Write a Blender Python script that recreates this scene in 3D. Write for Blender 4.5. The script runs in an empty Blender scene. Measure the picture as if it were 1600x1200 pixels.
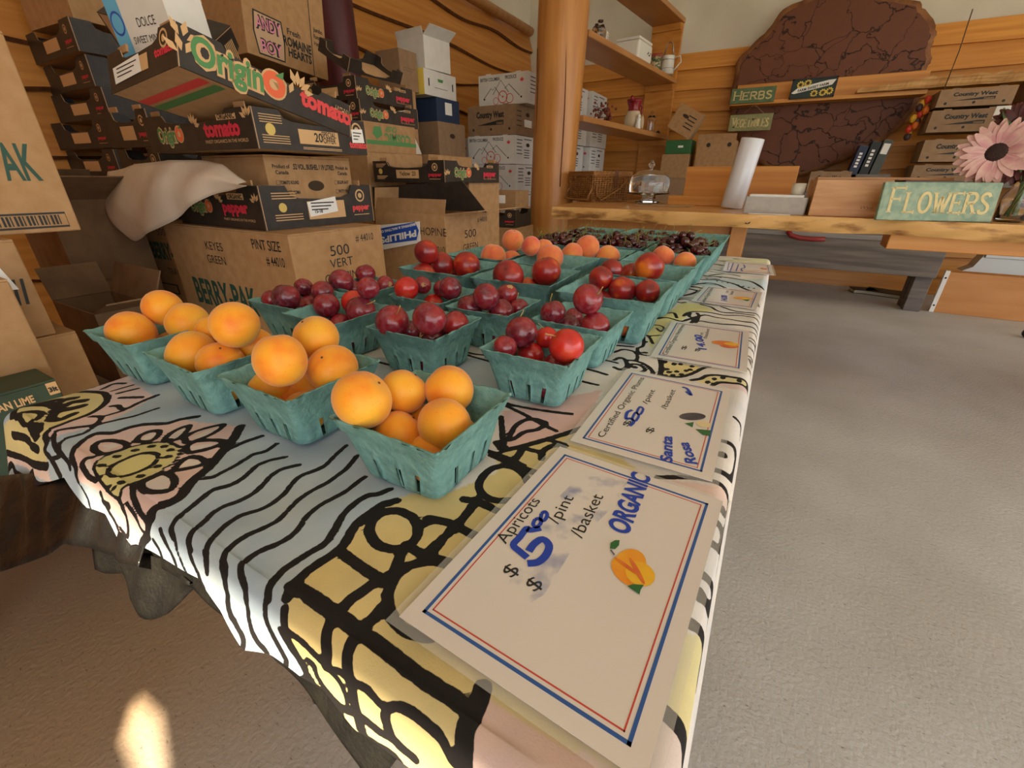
import bpy, bmesh, math, random
import numpy as np
from mathutils import Vector, Matrix, Euler
random.seed(7); rng = np.random.default_rng(7)
scene = bpy.context.scene
COL = scene.collection

# ------------------------------------------------------------------ camera
F_PX = 674.0
PITCH, ROLL, YAW = math.radians(25.45), math.radians(0.43), math.radians(-29.6)
TZ = 0.80                       # table top height
CZ = TZ + 0.253                 # camera height
def cam_axes():
    cy, sy = math.cos(YAW), math.sin(YAW)
    f0 = np.array([sy, cy, 0.]); r0 = np.array([cy, -sy, 0.]); u0 = np.array([0., 0., 1.])
    cp, sp = math.cos(PITCH), math.sin(PITCH)
    fw = f0*cp - u0*sp; up = u0*cp + f0*sp
    cr, sr = math.cos(ROLL), math.sin(ROLL)
    return r0*cr + up*sr, up*cr - r0*sr, fw
AX_R, AX_U, AX_F = cam_axes()
CAM = np.array([0., 0., CZ])
cam_data = bpy.data.cameras.new('camera'); cam = bpy.data.objects.new('camera', cam_data); COL.objects.link(cam)
cam_data.sensor_width = 36.0; cam_data.lens = 36.0*F_PX/1600.0; cam_data.clip_start = 0.01
cam.matrix_world = Matrix(((AX_R[0], AX_U[0], -AX_F[0], CAM[0]), (AX_R[1], AX_U[1], -AX_F[1], CAM[1]),
                           (AX_R[2], AX_U[2], -AX_F[2], CAM[2]), (0, 0, 0, 1)))
scene.camera = cam

# ------------------------------------------------------------------ light
world = bpy.data.worlds.new('world'); scene.world = world; world.use_nodes = True
bg = world.node_tree.nodes['Background']
bg.inputs[0].default_value = (0.93, 0.96, 1.0, 1); bg.inputs[1].default_value = 1.7
SUN_D = Vector((-0.20, 0.50, -0.84)).normalized()          # direction the sunlight travels
sun_data = bpy.data.lights.new('sun', 'SUN'); sun_data.energy = 12.0; sun_data.angle = math.radians(0.6)
sun_data.color = (1.0, 0.86, 0.62)
sun = bpy.data.objects.new('sun', sun_data); COL.objects.link(sun)
sun.rotation_euler = SUN_D.to_track_quat('-Z', 'Y').to_euler(); sun.location = (2, -3, 6)
vs = scene.view_settings
vs.view_transform = 'Standard'; vs.look = 'None'; vs.gamma = 1.0; vs.use_curve_mapping = False
vs.exposure = 0.72

# ------------------------------------------------------------------ pixel -> place
def ray(px, py):
    return AX_R*((px-800)/F_PX) - AX_U*((py-600)/F_PX) + AX_F
def on(px, py, ax, v):
    d = ray(px, py); return CAM + d*((v-CAM[ax])/d[ax])
def onX(px, py, v): return on(px, py, 0, v)
def onY(px, py, v): return on(px, py, 1, v)
def onZ(px, py, v=TZ): return on(px, py, 2, v)
def proj(p):
    q = np.asarray(p, float)-CAM; z = q@AX_F
    return 800+F_PX*(q@AX_R)/z, 600-F_PX*(q@AX_U)/z
def solve(fn, lo, hi, t):
    m = lo
    for _ in range(50):
        m = (lo+hi)/2
        if (fn(lo)-t)*(fn(m)-t) <= 0: hi = m
        else: lo = m
    return m

# ------------------------------------------------------------------ materials
MATS = {}
def nd(nt, t, **kw):
    n = nt.nodes.new(t)
    for k, v in kw.items(): setattr(n, k, v)
    return n
def mat(name, col, rough=0.6, col2=None, scale=8.0, bump=0.0, bscale=None, stretch=None, detail=4.0, spec=0.4, metal=0.0,
        randv=0.0, coat=0.0, contrast=(0.35, 0.65), sheen=0.0, trans=0.0, alpha=1.0, coords='Object'):
    if name in MATS: return MATS[name]
    m = bpy.data.materials.new(name); m.use_nodes = True; nt = m.node_tree; b = nt.nodes['Principled BSDF']
    b.inputs['Roughness'].default_value = rough; b.inputs['Specular IOR Level'].default_value = spec
    b.inputs['Metallic'].default_value = metal; b.inputs['Coat Weight'].default_value = coat
    b.inputs['Sheen Weight'].default_value = sheen; b.inputs['Transmission Weight'].default_value = trans
    b.inputs['Alpha'].default_value = alpha
    c = (*col, 1)
    b.inputs['Base Color'].default_value = c
    src = None
    if col2 is not None or bump:
        tc = nd(nt, 'ShaderNodeTexCoord'); mp = nd(nt, 'ShaderNodeMapping')
        if stretch: mp.inputs['Scale'].default_value = stretch
        nt.links.new(tc.outputs[coords], mp.inputs[0])
        if col2 is not None:
            nz = nd(nt, 'ShaderNodeTexNoise'); nz.inputs['Scale'].default_value = scale; nz.inputs['Detail'].default_value = detail
            nt.links.new(mp.outputs[0], nz.inputs['Vector'])
            cr = nd(nt, 'ShaderNodeValToRGB'); cr.color_ramp.elements[0].position = contrast[0]; cr.color_ramp.elements[1].position = contrast[1]
            cr.color_ramp.elements[0].color = c; cr.color_ramp.elements[1].color = (*col2, 1)
            nt.links.new(nz.outputs['Fac'], cr.inputs[0]); src = cr.outputs[0]
        if bump:
            n2 = nd(nt, 'ShaderNodeTexNoise'); n2.inputs['Scale'].default_value = bscale or scale*3; n2.inputs['Detail'].default_value = 5
            nt.links.new(mp.outputs[0], n2.inputs['Vector'])
            bm = nd(nt, 'ShaderNodeBump'); bm.inputs['Strength'].default_value = bump; bm.inputs['Distance'].default_value = 0.004
            nt.links.new(n2.outputs['Fac'], bm.inputs['Height']); nt.links.new(bm.outputs[0], b.inputs['Normal'])
    if randv:
        oi = nd(nt, 'ShaderNodeObjectInfo'); hs = nd(nt, 'ShaderNodeHueSaturation')
        mr = nd(nt, 'ShaderNodeMapRange'); mr.inputs['To Min'].default_value = 1-randv; mr.inputs['To Max'].default_value = 1+randv
        nt.links.new(oi.outputs['Random'], mr.inputs[0]); nt.links.new(mr.outputs[0], hs.inputs['Value'])
        if src is not None: nt.links.new(src, hs.inputs['Color'])
        else: hs.inputs['Color'].default_value = c
        src = hs.outputs[0]
    if src is not None: nt.links.new(src, b.inputs['Base Color'])
    MATS[name] = m
    return m

# ------------------------------------------------------------------ mesh building
class MB:
    def __init__(s): s.v = []; s.f = []; s.mi = []; s.sm = []
    def add(s, vs, fs, mi=0, sm=False):
        o = len(s.v); s.v += [tuple(map(float, p)) for p in vs]; s.f += [tuple(i+o for i in f) for f in fs]
        s.mi += [mi]*len(fs); s.sm += [sm]*len(fs); return s
    def box(s, x0, x1, y0, y1, z0, z1, mi=0):
        return s.add([(x0,y0,z0),(x1,y0,z0),(x1,y1,z0),(x0,y1,z0),(x0,y0,z1),(x1,y0,z1),(x1,y1,z1),(x0,y1,z1)],
                     [(0,3,2,1),(4,5,6,7),(0,1,5,4),(1,2,6,5),(2,3,7,6),(3,0,4,7)], mi)
    def bbox(s, x0, x1, y0, y1, z0, z1, b=0.003, mi=0):
        # box with chamfered vertical and horizontal edges
        bm = bmesh.new(); bmesh.ops.create_cube(bm, size=1)
        for v in bm.verts: v.co = ((x0+x1)/2+v.co.x*(x1-x0), (y0+y1)/2+v.co.y*(y1-y0), (z0+z1)/2+v.co.z*(z1-z0))
        bmesh.ops.bevel(bm, geom=bm.edges[:], offset=b, segments=2, affect='EDGES', profile=0.5)
        s.bm(bm, mi); return s
    def bm(s, bm, mi=0, sm=False):
        bm.verts.ensure_lookup_table()
        s.add([v.co[:] for v in bm.verts], [[v.index for v in f.verts] for f in bm.faces], mi, sm); bm.free()
    def prism(s, poly, a, b, axis='y', mi=0, sm=False):
        # polygon in the two remaining axes, extruded along axis from a to b
        n = len(poly)
        def P(p, t):
            return {'y': (p[0], t, p[1]), 'x': (t, p[0], p[1]), 'z': (p[0], p[1], t)}[axis]
        vs = [P(p, a) for p in poly]+[P(p, b) for p in poly]
        fs = [tuple(range(n))[::-1], tuple(range(n, 2*n))]+[(i, (i+1) % n, n+(i+1) % n, n+i) for i in range(n)]
        return s.add(vs, fs, mi, sm)
    def tube(s, pts, r, n=8, mi=0, caps=True):
        pts = [Vector(p) for p in pts]; rs = r if hasattr(r, '__len__') else [r]*len(pts)
        vs = []; fs = []
        up = Vector((0, 0, 1))
        prev = None
        for i, p in enumerate(pts):
            t = (pts[min(i+1, len(pts)-1)]-pts[max(i-1, 0)])
            if t.length < 1e-9: t = Vector((0, 0, 1))
            t.normalize()
            if prev is None:
                a = t.cross(up)
                if a.length < 1e-3: a = t.cross(Vector((1, 0, 0)))
            else: a = prev-t*prev.dot(t)
            a.normalize(); prev = a; b = t.cross(a)
            for k in range(n):
                th = 2*math.pi*k/n; vs.append(p+(a*math.cos(th)+b*math.sin(th))*rs[i])
        for i in range(len(pts)-1):
            for k in range(n):
                fs.append((i*n+k, i*n+(k+1) % n, (i+1)*n+(k+1) % n, (i+1)*n+k))
        if caps: fs += [tuple(range(n))[::-1], tuple((len(pts)-1)*n+k for k in range(n))]
        return s.add(vs, fs, mi, True)
    def lathe(s, prof, n=24, mi=0, c=(0, 0, 0), sm=True):
        vs = []; fs = []
        for r, z in prof:
            for k in range(n):
                a = 2*math.pi*k/n; vs.append((c[0]+r*math.cos(a), c[1]+r*math.sin(a), c[2]+z))
        for i in range(len(prof)-1):
            for k in range(n):
                fs.append((i*n+k, i*n+(k+1) % n, (i+1)*n+(k+1) % n, (i+1)*n+k))
        return s.add(vs, fs, mi, sm)
    def ball(s, c, r, n=8, m=6, mi=0):
        rr = r if hasattr(r, '__len__') else (r, r, r)
        vs = [(c[0], c[1], c[2]+rr[2])]; fs = []
        for i in range(1, m):
            a = math.pi*i/m
            for k in range(n):
                b = 2*math.pi*k/n; vs.append((c[0]+rr[0]*math.sin(a)*math.cos(b), c[1]+rr[1]*math.sin(a)*math.sin(b), c[2]+rr[2]*math.cos(a)))
        vs.append((c[0], c[1], c[2]-rr[2])); L = len(vs)-1
        for k in range(n): fs.append((0, 1+k, 1+(k+1) % n)); fs.append((L, L-n+(k+1) % n, L-n+k))
        for i in range(m-2):
            for k in range(n):
                fs.append((1+i*n+k, 1+(i+1)*n+k, 1+(i+1)*n+(k+1) % n, 1+i*n+(k+1) % n))
        return s.add(vs, fs, mi, True)
    def mesh(s, name, mats):
        me = bpy.data.meshes.new(name); me.from_pydata(s.v, [], s.f)
        for m in (mats if isinstance(mats, (list, tuple)) else [mats]): me.materials.append(m)
        me.polygons.foreach_set('material_index', s.mi); me.polygons.foreach_set('use_smooth', s.sm)
        me.update(); return me
    def build(s, name, mats, parent=None, loc=None, rot=None):
        return link(name, s.mesh(name, mats), parent, loc, rot)
def link(name, me, parent=None, loc=None, rot=None):
    o = bpy.data.objects.new(name, me); COL.objects.link(o)
    if parent is not None: o.parent = parent
    if loc is not None: o.location = loc
    if rot is not None: o.rotation_euler = rot
    return o
def tag(o, label=None, cat=None, group=None, kind=None):
    if label: o['label'] = label
    if cat: o['category'] = cat
    if group: o['group'] = group
    if kind: o['kind'] = kind
    return o
def thing(name, label, cat, loc=(0, 0, 0), rot=(0, 0, 0), group=None):
    o = link(name, None, None, loc, rot); o.empty_display_size = 0.05
    return tag(o, label, cat, group)
def struct(o): o['kind'] = 'structure'; return o
def normals(o):
    bm = bmesh.new(); bm.from_mesh(o.data); bmesh.ops.recalc_face_normals(bm, faces=bm.faces); bm.to_mesh(o.data); bm.free(); return o

# ------------------------------------------------------------------ lettering
_TX = {}
def text_geo(s, bold=0.0):
    k = (s, bold)
    if k not in _TX:
        c = bpy.data.curves.new('t', 'FONT'); c.body = s; c.resolution_u = 4 if bold < 0.04 else 2; c.offset = bold; c.fill_mode = 'FRONT'
        o = bpy.data.objects.new('t', c); me = bpy.data.meshes.new_from_object(o)
        v = np.array([p.co[:2] for p in me.vertices], float).reshape(-1, 2); f = [tuple(p.vertices) for p in me.polygons]
        bpy.data.meshes.remove(me); bpy.data.objects.remove(o); bpy.data.curves.remove(c)
        _TX[k] = (v, f, v[:, 0].min(), v[:, 0].max())
    return _TX[k]
CAPH = 0.70   # cap height of the font at size 1
def put_text(mb, s, origin, ux, uy, height, width=None, mi=0, align='C', bold=0.0, shear=0.0):
    """s laid on the plane (ux right, uy up); origin = centre (C) or left (L) of the baseline; height = cap height"""
    v, f, x0, x1 = text_geo(s, bold)
    sy = height/CAPH; sx = (width/(x1-x0)) if width else sy*0.92
    w = (x1-x0)*sx; off = -w/2 if align == 'C' else 0.0
    o = np.asarray(origin, float); ux = np.asarray(ux, float); uy = np.asarray(uy, float)
    X = (v[:, 0]-x0)*sx+off+shear*v[:, 1]*sy; Y = v[:, 1]*sy
    mb.add(o+X[:, None]*ux+Y[:, None]*uy, f, mi)
def ribbon(mb, pts, w, origin, ux, uy, mi=0):
    """a drawn stroke on a plane: pts are (right, up) in metres"""
    o = np.asarray(origin, float); ux = np.asarray(ux, float); uy = np.asarray(uy, float)
    P = np.asarray(pts, float); n = len(P); L = []; R = []
    for i in range(n):
        t = P[min(i+1, n-1)]-P[max(i-1, 0)]; t = t/(np.linalg.norm(t)+1e-9); q = np.array([-t[1], t[0]])
        ww = (w[i] if hasattr(w, '__len__') else w)/2
        L.append(P[i]+q*ww); R.append(P[i]-q*ww)
    vs = [o+p[0]*ux+p[1]*uy for p in L+R]
    mb.add(vs, [(i, n+i, n+i+1, i+1) for i in range(n-1)], mi)
def disc(mb, c, r, origin, ux, uy, mi=0, n=20, r2=None, rin=0.0, a0=0, a1=2*math.pi):
    o = np.asarray(origin, float); ux = np.asarray(ux, float); uy = np.asarray(uy, float); r2 = r2 or r
    pts = [(c[0]+r*math.cos(a0+(a1-a0)*k/n), c[1]+r2*math.sin(a0+(a1-a0)*k/n)) for k in range(n+1)]
    if rin:
        q = [(c[0]+rin*(p[0]-c[0]), c[1]+rin*(p[1]-c[1])) for p in pts]
        vs = [o+p[0]*ux+p[1]*uy for p in pts+q]; m = n+1
        mb.add(vs, [(k, k+1, m+k+1, m+k) for k in range(n)], mi)
    else:
        mb.add([o+p[0]*ux+p[1]*uy for p in pts[:n]], [tuple(range(n))], mi)
def smooth_line(pts, k=4):
    """Catmull-Rom through the points"""
    P = [np.asarray(p, float) for p in pts]
    if len(P) < 3: return np.array([P[0]+(P[-1]-P[0])*t for t in np.linspace(0, 1, k+1)])
    Q = [2*P[0]-P[1]]+P+[2*P[-1]-P[-2]]; out = []
    for i in range(1, len(Q)-2):
        for t in np.linspace(0, 1, k, endpoint=False):
            a, b, c, d = Q[i-1], Q[i], Q[i+1], Q[i+2]
            out.append(0.5*((2*b)+(c-a)*t+(2*a-5*b+4*c-d)*t*t+(3*b-a-3*c+d)*t**3))
    out.append(P[-1]); return np.array(out)
# ================================================================== the setting
CARD = mat('cardboard', (0.42, 0.245, 0.115), 0.8, (0.36, 0.20, 0.085), 30, 0.15, 220, randv=0.10)
CARD_IN = mat('cardboard_inside', (0.47, 0.29, 0.15), 0.85, (0.42, 0.25, 0.12), 30, 0.15, 220, randv=0.08)
WHITE_CARD = mat('white_cardboard', (0.72, 0.70, 0.66), 0.7, (0.66, 0.64, 0.60), 12, 0.08, 150, randv=0.06)
BLACK_CARD = mat('black_printed_card', (0.022, 0.018, 0.015), 0.45, (0.035, 0.028, 0.022), 25, 0.06, 150)
BROWN_CARD = mat('brown_grey_card', (0.32, 0.20, 0.115), 0.8, (0.27, 0.165, 0.09), 20, 0.12, 200, randv=0.06)
INK_K = mat('black_ink', (0.02, 0.022, 0.02), 0.6)
INK_GREEN = mat('dark_green_ink', (0.02, 0.07, 0.05), 0.6)
INK_TAN = mat('kraft_print', (0.62, 0.38, 0.18), 0.7)
INK_RED = mat('red_print', (0.70, 0.06, 0.06), 0.5)
INK_CRIMSON = mat('crimson_print', (0.62, 0.03, 0.06), 0.5)
INK_GRN = mat('green_print', (0.08, 0.24, 0.08), 0.55)
INK_ORANGE = mat('orange_red_print', (0.75, 0.13, 0.05), 0.5)
INK_WHITE = mat('white_print', (0.82, 0.80, 0.76), 0.6)
INK_BLUE = mat('blue_print', (0.02, 0.08, 0.42), 0.5)
INK_LBLUE = mat('light_blue_print', (0.12, 0.42, 0.66), 0.5)
INK_YEL = mat('yellow_print', (0.78, 0.60, 0.10), 0.55)
INK_PINK = mat('pink_print', (0.72, 0.25, 0.38), 0.55)
MARKER = mat('blue_marker_ink', (0.015, 0.055, 0.42), 0.35)
PINE = mat('pine_plank_wood', (0.50, 0.185, 0.028), 0.45, (0.62, 0.27, 0.055), 3.0, 0.15, 20, stretch=(1.5, 0.35, 9), randv=0.10, spec=0.5)
PINE_X = mat('pine_plank_wood_across', (0.52, 0.20, 0.032), 0.45, (0.66, 0.30, 0.06), 3.0, 0.15, 20, stretch=(0.35, 1.5, 9), randv=0.10, spec=0.5)
LOG = mat('varnished_log', (0.47, 0.19, 0.045), 0.35, (0.58, 0.27, 0.075), 5.0, 0.2, 14, stretch=(4, 4, 0.45), spec=0.5)
SLABW = mat('live_edge_slab_wood', (0.50, 0.24, 0.075), 0.30, (0.62, 0.33, 0.12), 4.0, 0.1, 18, stretch=(0.5, 2, 6), spec=0.5)
SLAB_EDGE = mat('live_edge_bark_side', (0.66, 0.38, 0.13), 0.5, (0.26, 0.11, 0.03), 7.0, 0.8, 16, stretch=(0.8, 2, 3), contrast=(0.52, 0.68))
SHELFW = mat('shelf_wood', (0.40, 0.17, 0.05), 0.42, (0.50, 0.24, 0.08), 4, 0.1, 20, stretch=(2, 0.4, 3), randv=0.06)
GREYW = mat('weathered_grey_timber', (0.20, 0.17, 0.15), 0.7, (0.12, 0.10, 0.09), 5, 0.35, 30, stretch=(0.4, 3, 6))
BURG = mat('burgundy_painted_log', (0.06, 0.008, 0.012), 0.45, (0.09, 0.014, 0.018), 4, 0.15, 20, stretch=(4, 4, 0.6))
TARP = mat('cream_tarp', (0.62, 0.57, 0.48), 0.7, (0.54, 0.49, 0.40), 2, 0.0)
PLYW = mat('varnished_plywood', (0.50, 0.20, 0.05), 0.4, (0.58, 0.26, 0.08), 3, 0.05, 20, stretch=(0.5, 2, 4))

_nt = TARP.node_tree; _o = _nt.nodes['Material Output']; _p = _nt.nodes['Principled BSDF']; _tr = nd(_nt, 'ShaderNodeBsdfTranslucent'); _tr.inputs[0].default_value = (0.80, 0.70, 0.50, 1)
_mx = nd(_nt, 'ShaderNodeMixShader'); _mx.inputs[0].default_value = 0.03; _nt.links.new(_p.outputs[0], _mx.inputs[1]); _nt.links.new(_tr.outputs[0], _mx.inputs[2]); _nt.links.new(_mx.outputs[0], _o.inputs[0])
def concrete(name):
    m = mat(name, (0.55, 0.545, 0.54), 0.62, (0.44, 0.435, 0.425), 2.2, 0.6, 90, detail=10, contrast=(0.3, 0.7))
    nt = m.node_tree; b = nt.nodes['Principled BSDF']; tc = nd(nt, 'ShaderNodeTexCoord')
    mp = nd(nt, 'ShaderNodeMapping'); mp.inputs['Scale'].default_value = (1.0, 3.2, 1); mp.inputs['Rotation'].default_value = (0, 0, 0.3)
    nt.links.new(tc.outputs['Object'], mp.inputs[0])
    n1 = nd(nt, 'ShaderNodeTexNoise'); n1.inputs['Scale'].default_value = 55; n1.inputs['Detail'].default_value = 4; n1.inputs['Roughness'].default_value = 0.7
    nt.links.new(mp.outputs[0], n1.inputs['Vector'])
    r1 = nd(nt, 'ShaderNodeValToRGB'); r1.color_ramp.elements[0].position = 0.61; r1.color_ramp.elements[1].position = 0.70
    r1.color_ramp.elements[0].color = (0, 0, 0, 1); r1.color_ramp.elements[1].color = (1, 1, 1, 1)
    nt.links.new(n1.outputs['Fac'], r1.inputs[0])
    mx = nd(nt, 'ShaderNodeMix', data_type='RGBA'); old = b.inputs['Base Color'].links[0].from_socket
    nt.links.new(r1.outputs[0], mx.inputs[0]); nt.links.new(old, mx.inputs[6]); mx.inputs[7].default_value = (0.17, 0.15, 0.13, 1)
    # broad earthy stains
    n2 = nd(nt, 'ShaderNodeTexNoise'); n2.inputs['Scale'].default_value = 0.9; n2.inputs['Detail'].default_value = 3
    nt.links.new(tc.outputs['Object'], n2.inputs['Vector'])
    r2 = nd(nt, 'ShaderNodeValToRGB'); r2.color_ramp.elements[0].position = 0.45; r2.color_ramp.elements[1].position = 0.75
    r2.color_ramp.elements[0].color = (0, 0, 0, 1); r2.color_ramp.elements[1].color = (.45, .45, .45, 1)
    nt.links.new(n2.outputs['Fac'], r2.inputs[0])
    m2 = nd(nt, 'ShaderNodeMix', data_type='RGBA'); nt.links.new(r2.outputs[0], m2.inputs[0]); nt.links.new(mx.outputs[2], m2.inputs[6])
    m2.inputs[7].default_value = (0.30, 0.24, 0.17, 1)
    # floor colour turns brown beneath the table and the box piles (x < -0.75)
    sx = nd(nt, 'ShaderNodeSeparateXYZ'); nt.links.new(tc.outputs['Object'], sx.inputs[0])
    ad = nd(nt, 'ShaderNodeMath', operation='MULTIPLY_ADD'); ad.inputs[1].default_value = 0.5; nt.links.new(n2.outputs['Fac'], ad.inputs[0]); nt.links.new(sx.outputs[0], ad.inputs[2])
    mr = nd(nt, 'ShaderNodeMapRange'); mr.inputs['From Min'].default_value = -0.05; mr.inputs['From Max'].default_value = -0.75
    mr.inputs['To Min'].default_value = 0; mr.inputs['To Max'].default_value = 0.9; nt.links.new(ad.outputs[0], mr.inputs[0])
    m3 = nd(nt, 'ShaderNodeMix', data_type='RGBA'); nt.links.new(mr.outputs[0], m3.inputs[0]); nt.links.new(m2.outputs[2], m3.inputs[6])
    n4 = nd(nt, 'ShaderNodeMix', data_type='RGBA'); nt.links.new(r1.outputs[0], n4.inputs[0])
    n4.inputs[6].default_value = (0.34, 0.22, 0.12, 1); n4.inputs[7].default_value = (0.14, 0.085, 0.05, 1)
    nt.links.new(n4.outputs[2], m3.inputs[7])
    nt.links.new(m3.outputs[2], b.inputs['Base Color'])
    return m
CONC = concrete('trowelled_concrete')
XW, YW = -3.2, 6.0            # inside faces of the left and back walls
f = MB().box(XW-0.3, 6.0, -4.0, YW+0.3, -0.12, 0.0).build('floor', CONC); struct(f)

# left wall: backing and live-edge planks, each a board with its own wavy lower edge
wl = MB().box(XW-0.14, XW-0.06, -4.0, YW+0.2, 0.0, 2.72).build('wall_left', PINE); struct(wl)
def wavy(seed, y):
    r = random.Random(seed); s = 0
    for k in range(4):
        s += r.uniform(.25, 1.0)*math.sin(y*r.uniform(1.2, 6.5)+r.uniform(0, 6.28))*0.030
    return s
ys = [-1.0+0.08*i for i in range(90)]
BARK = mat('bark_edge', (0.16, 0.055, 0.015), 0.8, (0.09, 0.03, 0.01), 20, 0.5, 60)
for i in range(10):
    z0, z1 = 0.28*i, min(0.28*i+0.40, 2.70)
    bot = [(y, max(0.0, z0+wavy(i+3, y)) if i else 0.0) for y in ys]
    top = [(y, z1+0.02) for y in ys]
    mb = MB(); n = len(ys)
    vs = []
    for y, z in bot: vs += [(XW+0.012, y, z+0.016), (XW-0.004, y, z), (XW-0.05, y, z+0.004)]
    for y, z in top: vs += [(XW-0.045, y, z)]
    m2 = 3*n
    mb.add(vs, [(3*k, 3*k+3, m2+k+1, m2+k) for k in range(n-1)], 0)
    mb.add(vs, [(3*k, 3*k+1, 3*k+4, 3*k+3) for k in range(n-1)]+[(3*k+1, 3*k+2, 3*k+5, 3*k+4) for k in range(n-1)], 1)
    mb.build('plank', [PINE, BARK], wl)
# dark beading line under every plank comes from the lap itself
wb = MB().box(XW-0.2, 6.0, YW+0.06, YW+0.14, 0.0, 2.31).build('wall_back', PINE_X); struct(wb)
xs = [XW-0.1+0.2*i for i in range(47)]
for i in range(12):
    z0 = 0.195*i; z1 = min(z0+0.25, 2.31)
    mb = MB(); vs = []; n = len(xs)
    for x in xs:
        z = max(0.0, z0+wavy(40+i, x)*0.35) if i else 0.0
        vs += [(x, YW-0.012, z), (x, YW+0.03, z), (x, YW+0.028, z1), (x, YW+0.06, z1)]
    fs = []
    for k in range(n-1):
        a, b = 4*k, 4*k+4
        fs += [(a, a+2, b+2, b), (a, b, b+1, a+1), (a+1, b+1, b+3, a+3)]
    mb.add(vs, fs); mb.build('plank', PINE_X, wb)
# tarp roof: slopes up from the back wall and runs over the stand; it stops behind the photographer and has two added slits that shape the sun patches
RZ = 3.05
SLITS = []
def slit_for(p0):      # where the sun ray that lands on p0 crosses the roof
    t = (RZ-p0[2])/(-SUN_D.z); return (p0[0]-SUN_D.x*t, p0[1]-SUN_D.y*t)
fl = [(213, 1088), (248, 1124), (258, 1215), (224, 1225), (194, 1150)]
SLITS.append([slit_for(onZ(px, py, 0.0)) for px, py in fl])
c1 = slit_for((-0.52, 0.078, 0.79)); c2 = slit_for((0.035, 0.078, 0.792)); c3 = slit_for((0.035, 0.055, 0.68)); c4 = slit_for((-0.52, 0.055, 0.68))
SLITS.append([c4, c3, c2, c1])
mb = MB()
def holed_sheet(x0, x1, y0, y1, poly):
    c = np.mean(poly, axis=0); n = len(poly)
    angs = sorted([math.atan2(p[1]-c[1], p[0]-c[0]) for p in poly]+[math.atan2(y-c[1], x-c[0]) for x in (x0, x1) for y in (y0, y1)])
    def hit_poly(a):
        d = np.array([math.cos(a), math.sin(a)]); best = 0
        for i in range(n):
            p, q = np.array(poly[i])-c, np.array(poly[(i+1) % n])-c; e = q-p; det = d[0]*(-e[1])+d[1]*e[0]
            if abs(det) < 1e-12: continue
            t = (p[0]*(-e[1])+p[1]*e[0])/det; u = (d[0]*p[1]-d[1]*p[0])/det
            if t > 0 and -1e-6 <= u <= 1+1e-6: best = max(best, t)
        return c+d*best
    def hit_rect(a):
        dx, dy = math.cos(a), math.sin(a); ts = []
        if abs(dx) > 1e-9: ts.append(((x1 if dx > 0 else x0)-c[0])/dx)
        if abs(dy) > 1e-9: ts.append(((y1 if dy > 0 else y0)-c[1])/dy)
        return c+np.array([dx, dy])*min(ts)
    I = [hit_poly(a) for a in angs]; O = [hit_rect(a) for a in angs]; m = len(angs)
    mb.add([(p[0], p[1], RZ) for p in I+O], [(k, (k+1) % m, m+(k+1) % m, m+k) for k in range(m)])
xsplit = (max(p[0] for p in SLITS[0])+min(p[0] for p in SLITS[1]))/2
holed_sheet(XW-0.1, xsplit, -2.4, YW+0.1, SLITS[0]); holed_sheet(xsplit, 6.0, -2.4, YW+0.1, SLITS[1])
n = 90; m = 14; vs = []
for i in range(n+1):
    for j in range(m+1):
        x = XW-0.1+(6.1-XW)*i/n; t = j/m; z = 2.30+(RZ-2.30)*t; w = math.sin(math.pi*min(1, t*0.8+0.1))
        vs.append((x, YW+0.075+0.02*math.sin(x*6+5*t)*w+0.012*math.sin(x*17-7*t)*w, z))
mb.add(vs, [(i*(m+1)+j, i*(m+1)+j+1, (i+1)*(m+1)+j+1, (i+1)*(m+1)+j) for i in range(n) for j in range(m)], 0, True)
ceil = mb.build('ceiling', TARP); struct(ceil)
# log plate on top of the left wall, tarp above it
o = MB().tube([(XW+0.02, -2.3, 2.72), (XW+0.02, 6.0, 2.72)], 0.05, 12).build('trim_1', LOG); struct(o)
vs = []; n = 60
for i in range(n+1):
    y = -2.4+8.5*i/n
    for j in range(5): vs.append((XW-0.03+0.015*math.sin(y*7+j), y, 2.72+(RZ-2.72)*j/4))
tw = MB(); tw.add(vs, [(5*i+j, 5*i+j+1, 5*i+5+j+1, 5*i+5+j) for i in range(n) for j in range(4)], 0, True); struct(tw.build('wall_left_tarp', TARP))
gr = MB().box(-40, 40, -60, 40, -0.35, -0.125).build('ground', mat('unseen_dark_ground', (0.16, 0.15, 0.08), 0.9, (0.10, 0.10, 0.05), 2, 0.4, 20)); struct(gr)  # unseen ground added to cut the light coming from below
wf = MB().box(XW-0.2, 0.3, -2.5, -2.4, 0.0, RZ).build('wall_front_light_block', PINE_X); struct(wf)  # unseen wall added to keep sky light off the left box pile
# log post carrying the shelf and counter
def log(mb, x, y, z0, z1, r, seed, n=28, m=14):
    rr = random.Random(seed); ph = [rr.uniform(0, 6.28) for _ in range(6)]; vs = []; fs = []
    for i in range(m+1):
        z = z0+(z1-z0)*i/m
        for k in range(n):
            a = 2*math.pi*k/n; q = r*(1+0.03*math.sin(2*a+ph[0])+0.02*math.sin(3*a+ph[1]+z)+0.02*math.sin(2.2*z+ph[2]))
            vs.append((x+q*math.cos(a)+0.012*math.sin(z*1.7+ph[3]), y+q*math.sin(a)+0.01*math.sin(z*1.3+ph[4]), z))
    for i in range(m):
        for k in range(n): fs.append((i*n+k, i*n+(k+1) % n, (i+1)*n+(k+1) % n, (i+1)*n+k))
    mb.add(vs, fs, 0, True); mb.add(vs[:n], [tuple(range(n))[::-1]]); mb.add(vs[-n:], [tuple(range(n))]); return mb
o = log(MB(), -1.634, 3.55, 0, 2.95, 0.174, 3).build('log_post', LOG)
tag(o, 'thick varnished log post rising beside the picnic basket', 'post')
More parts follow.
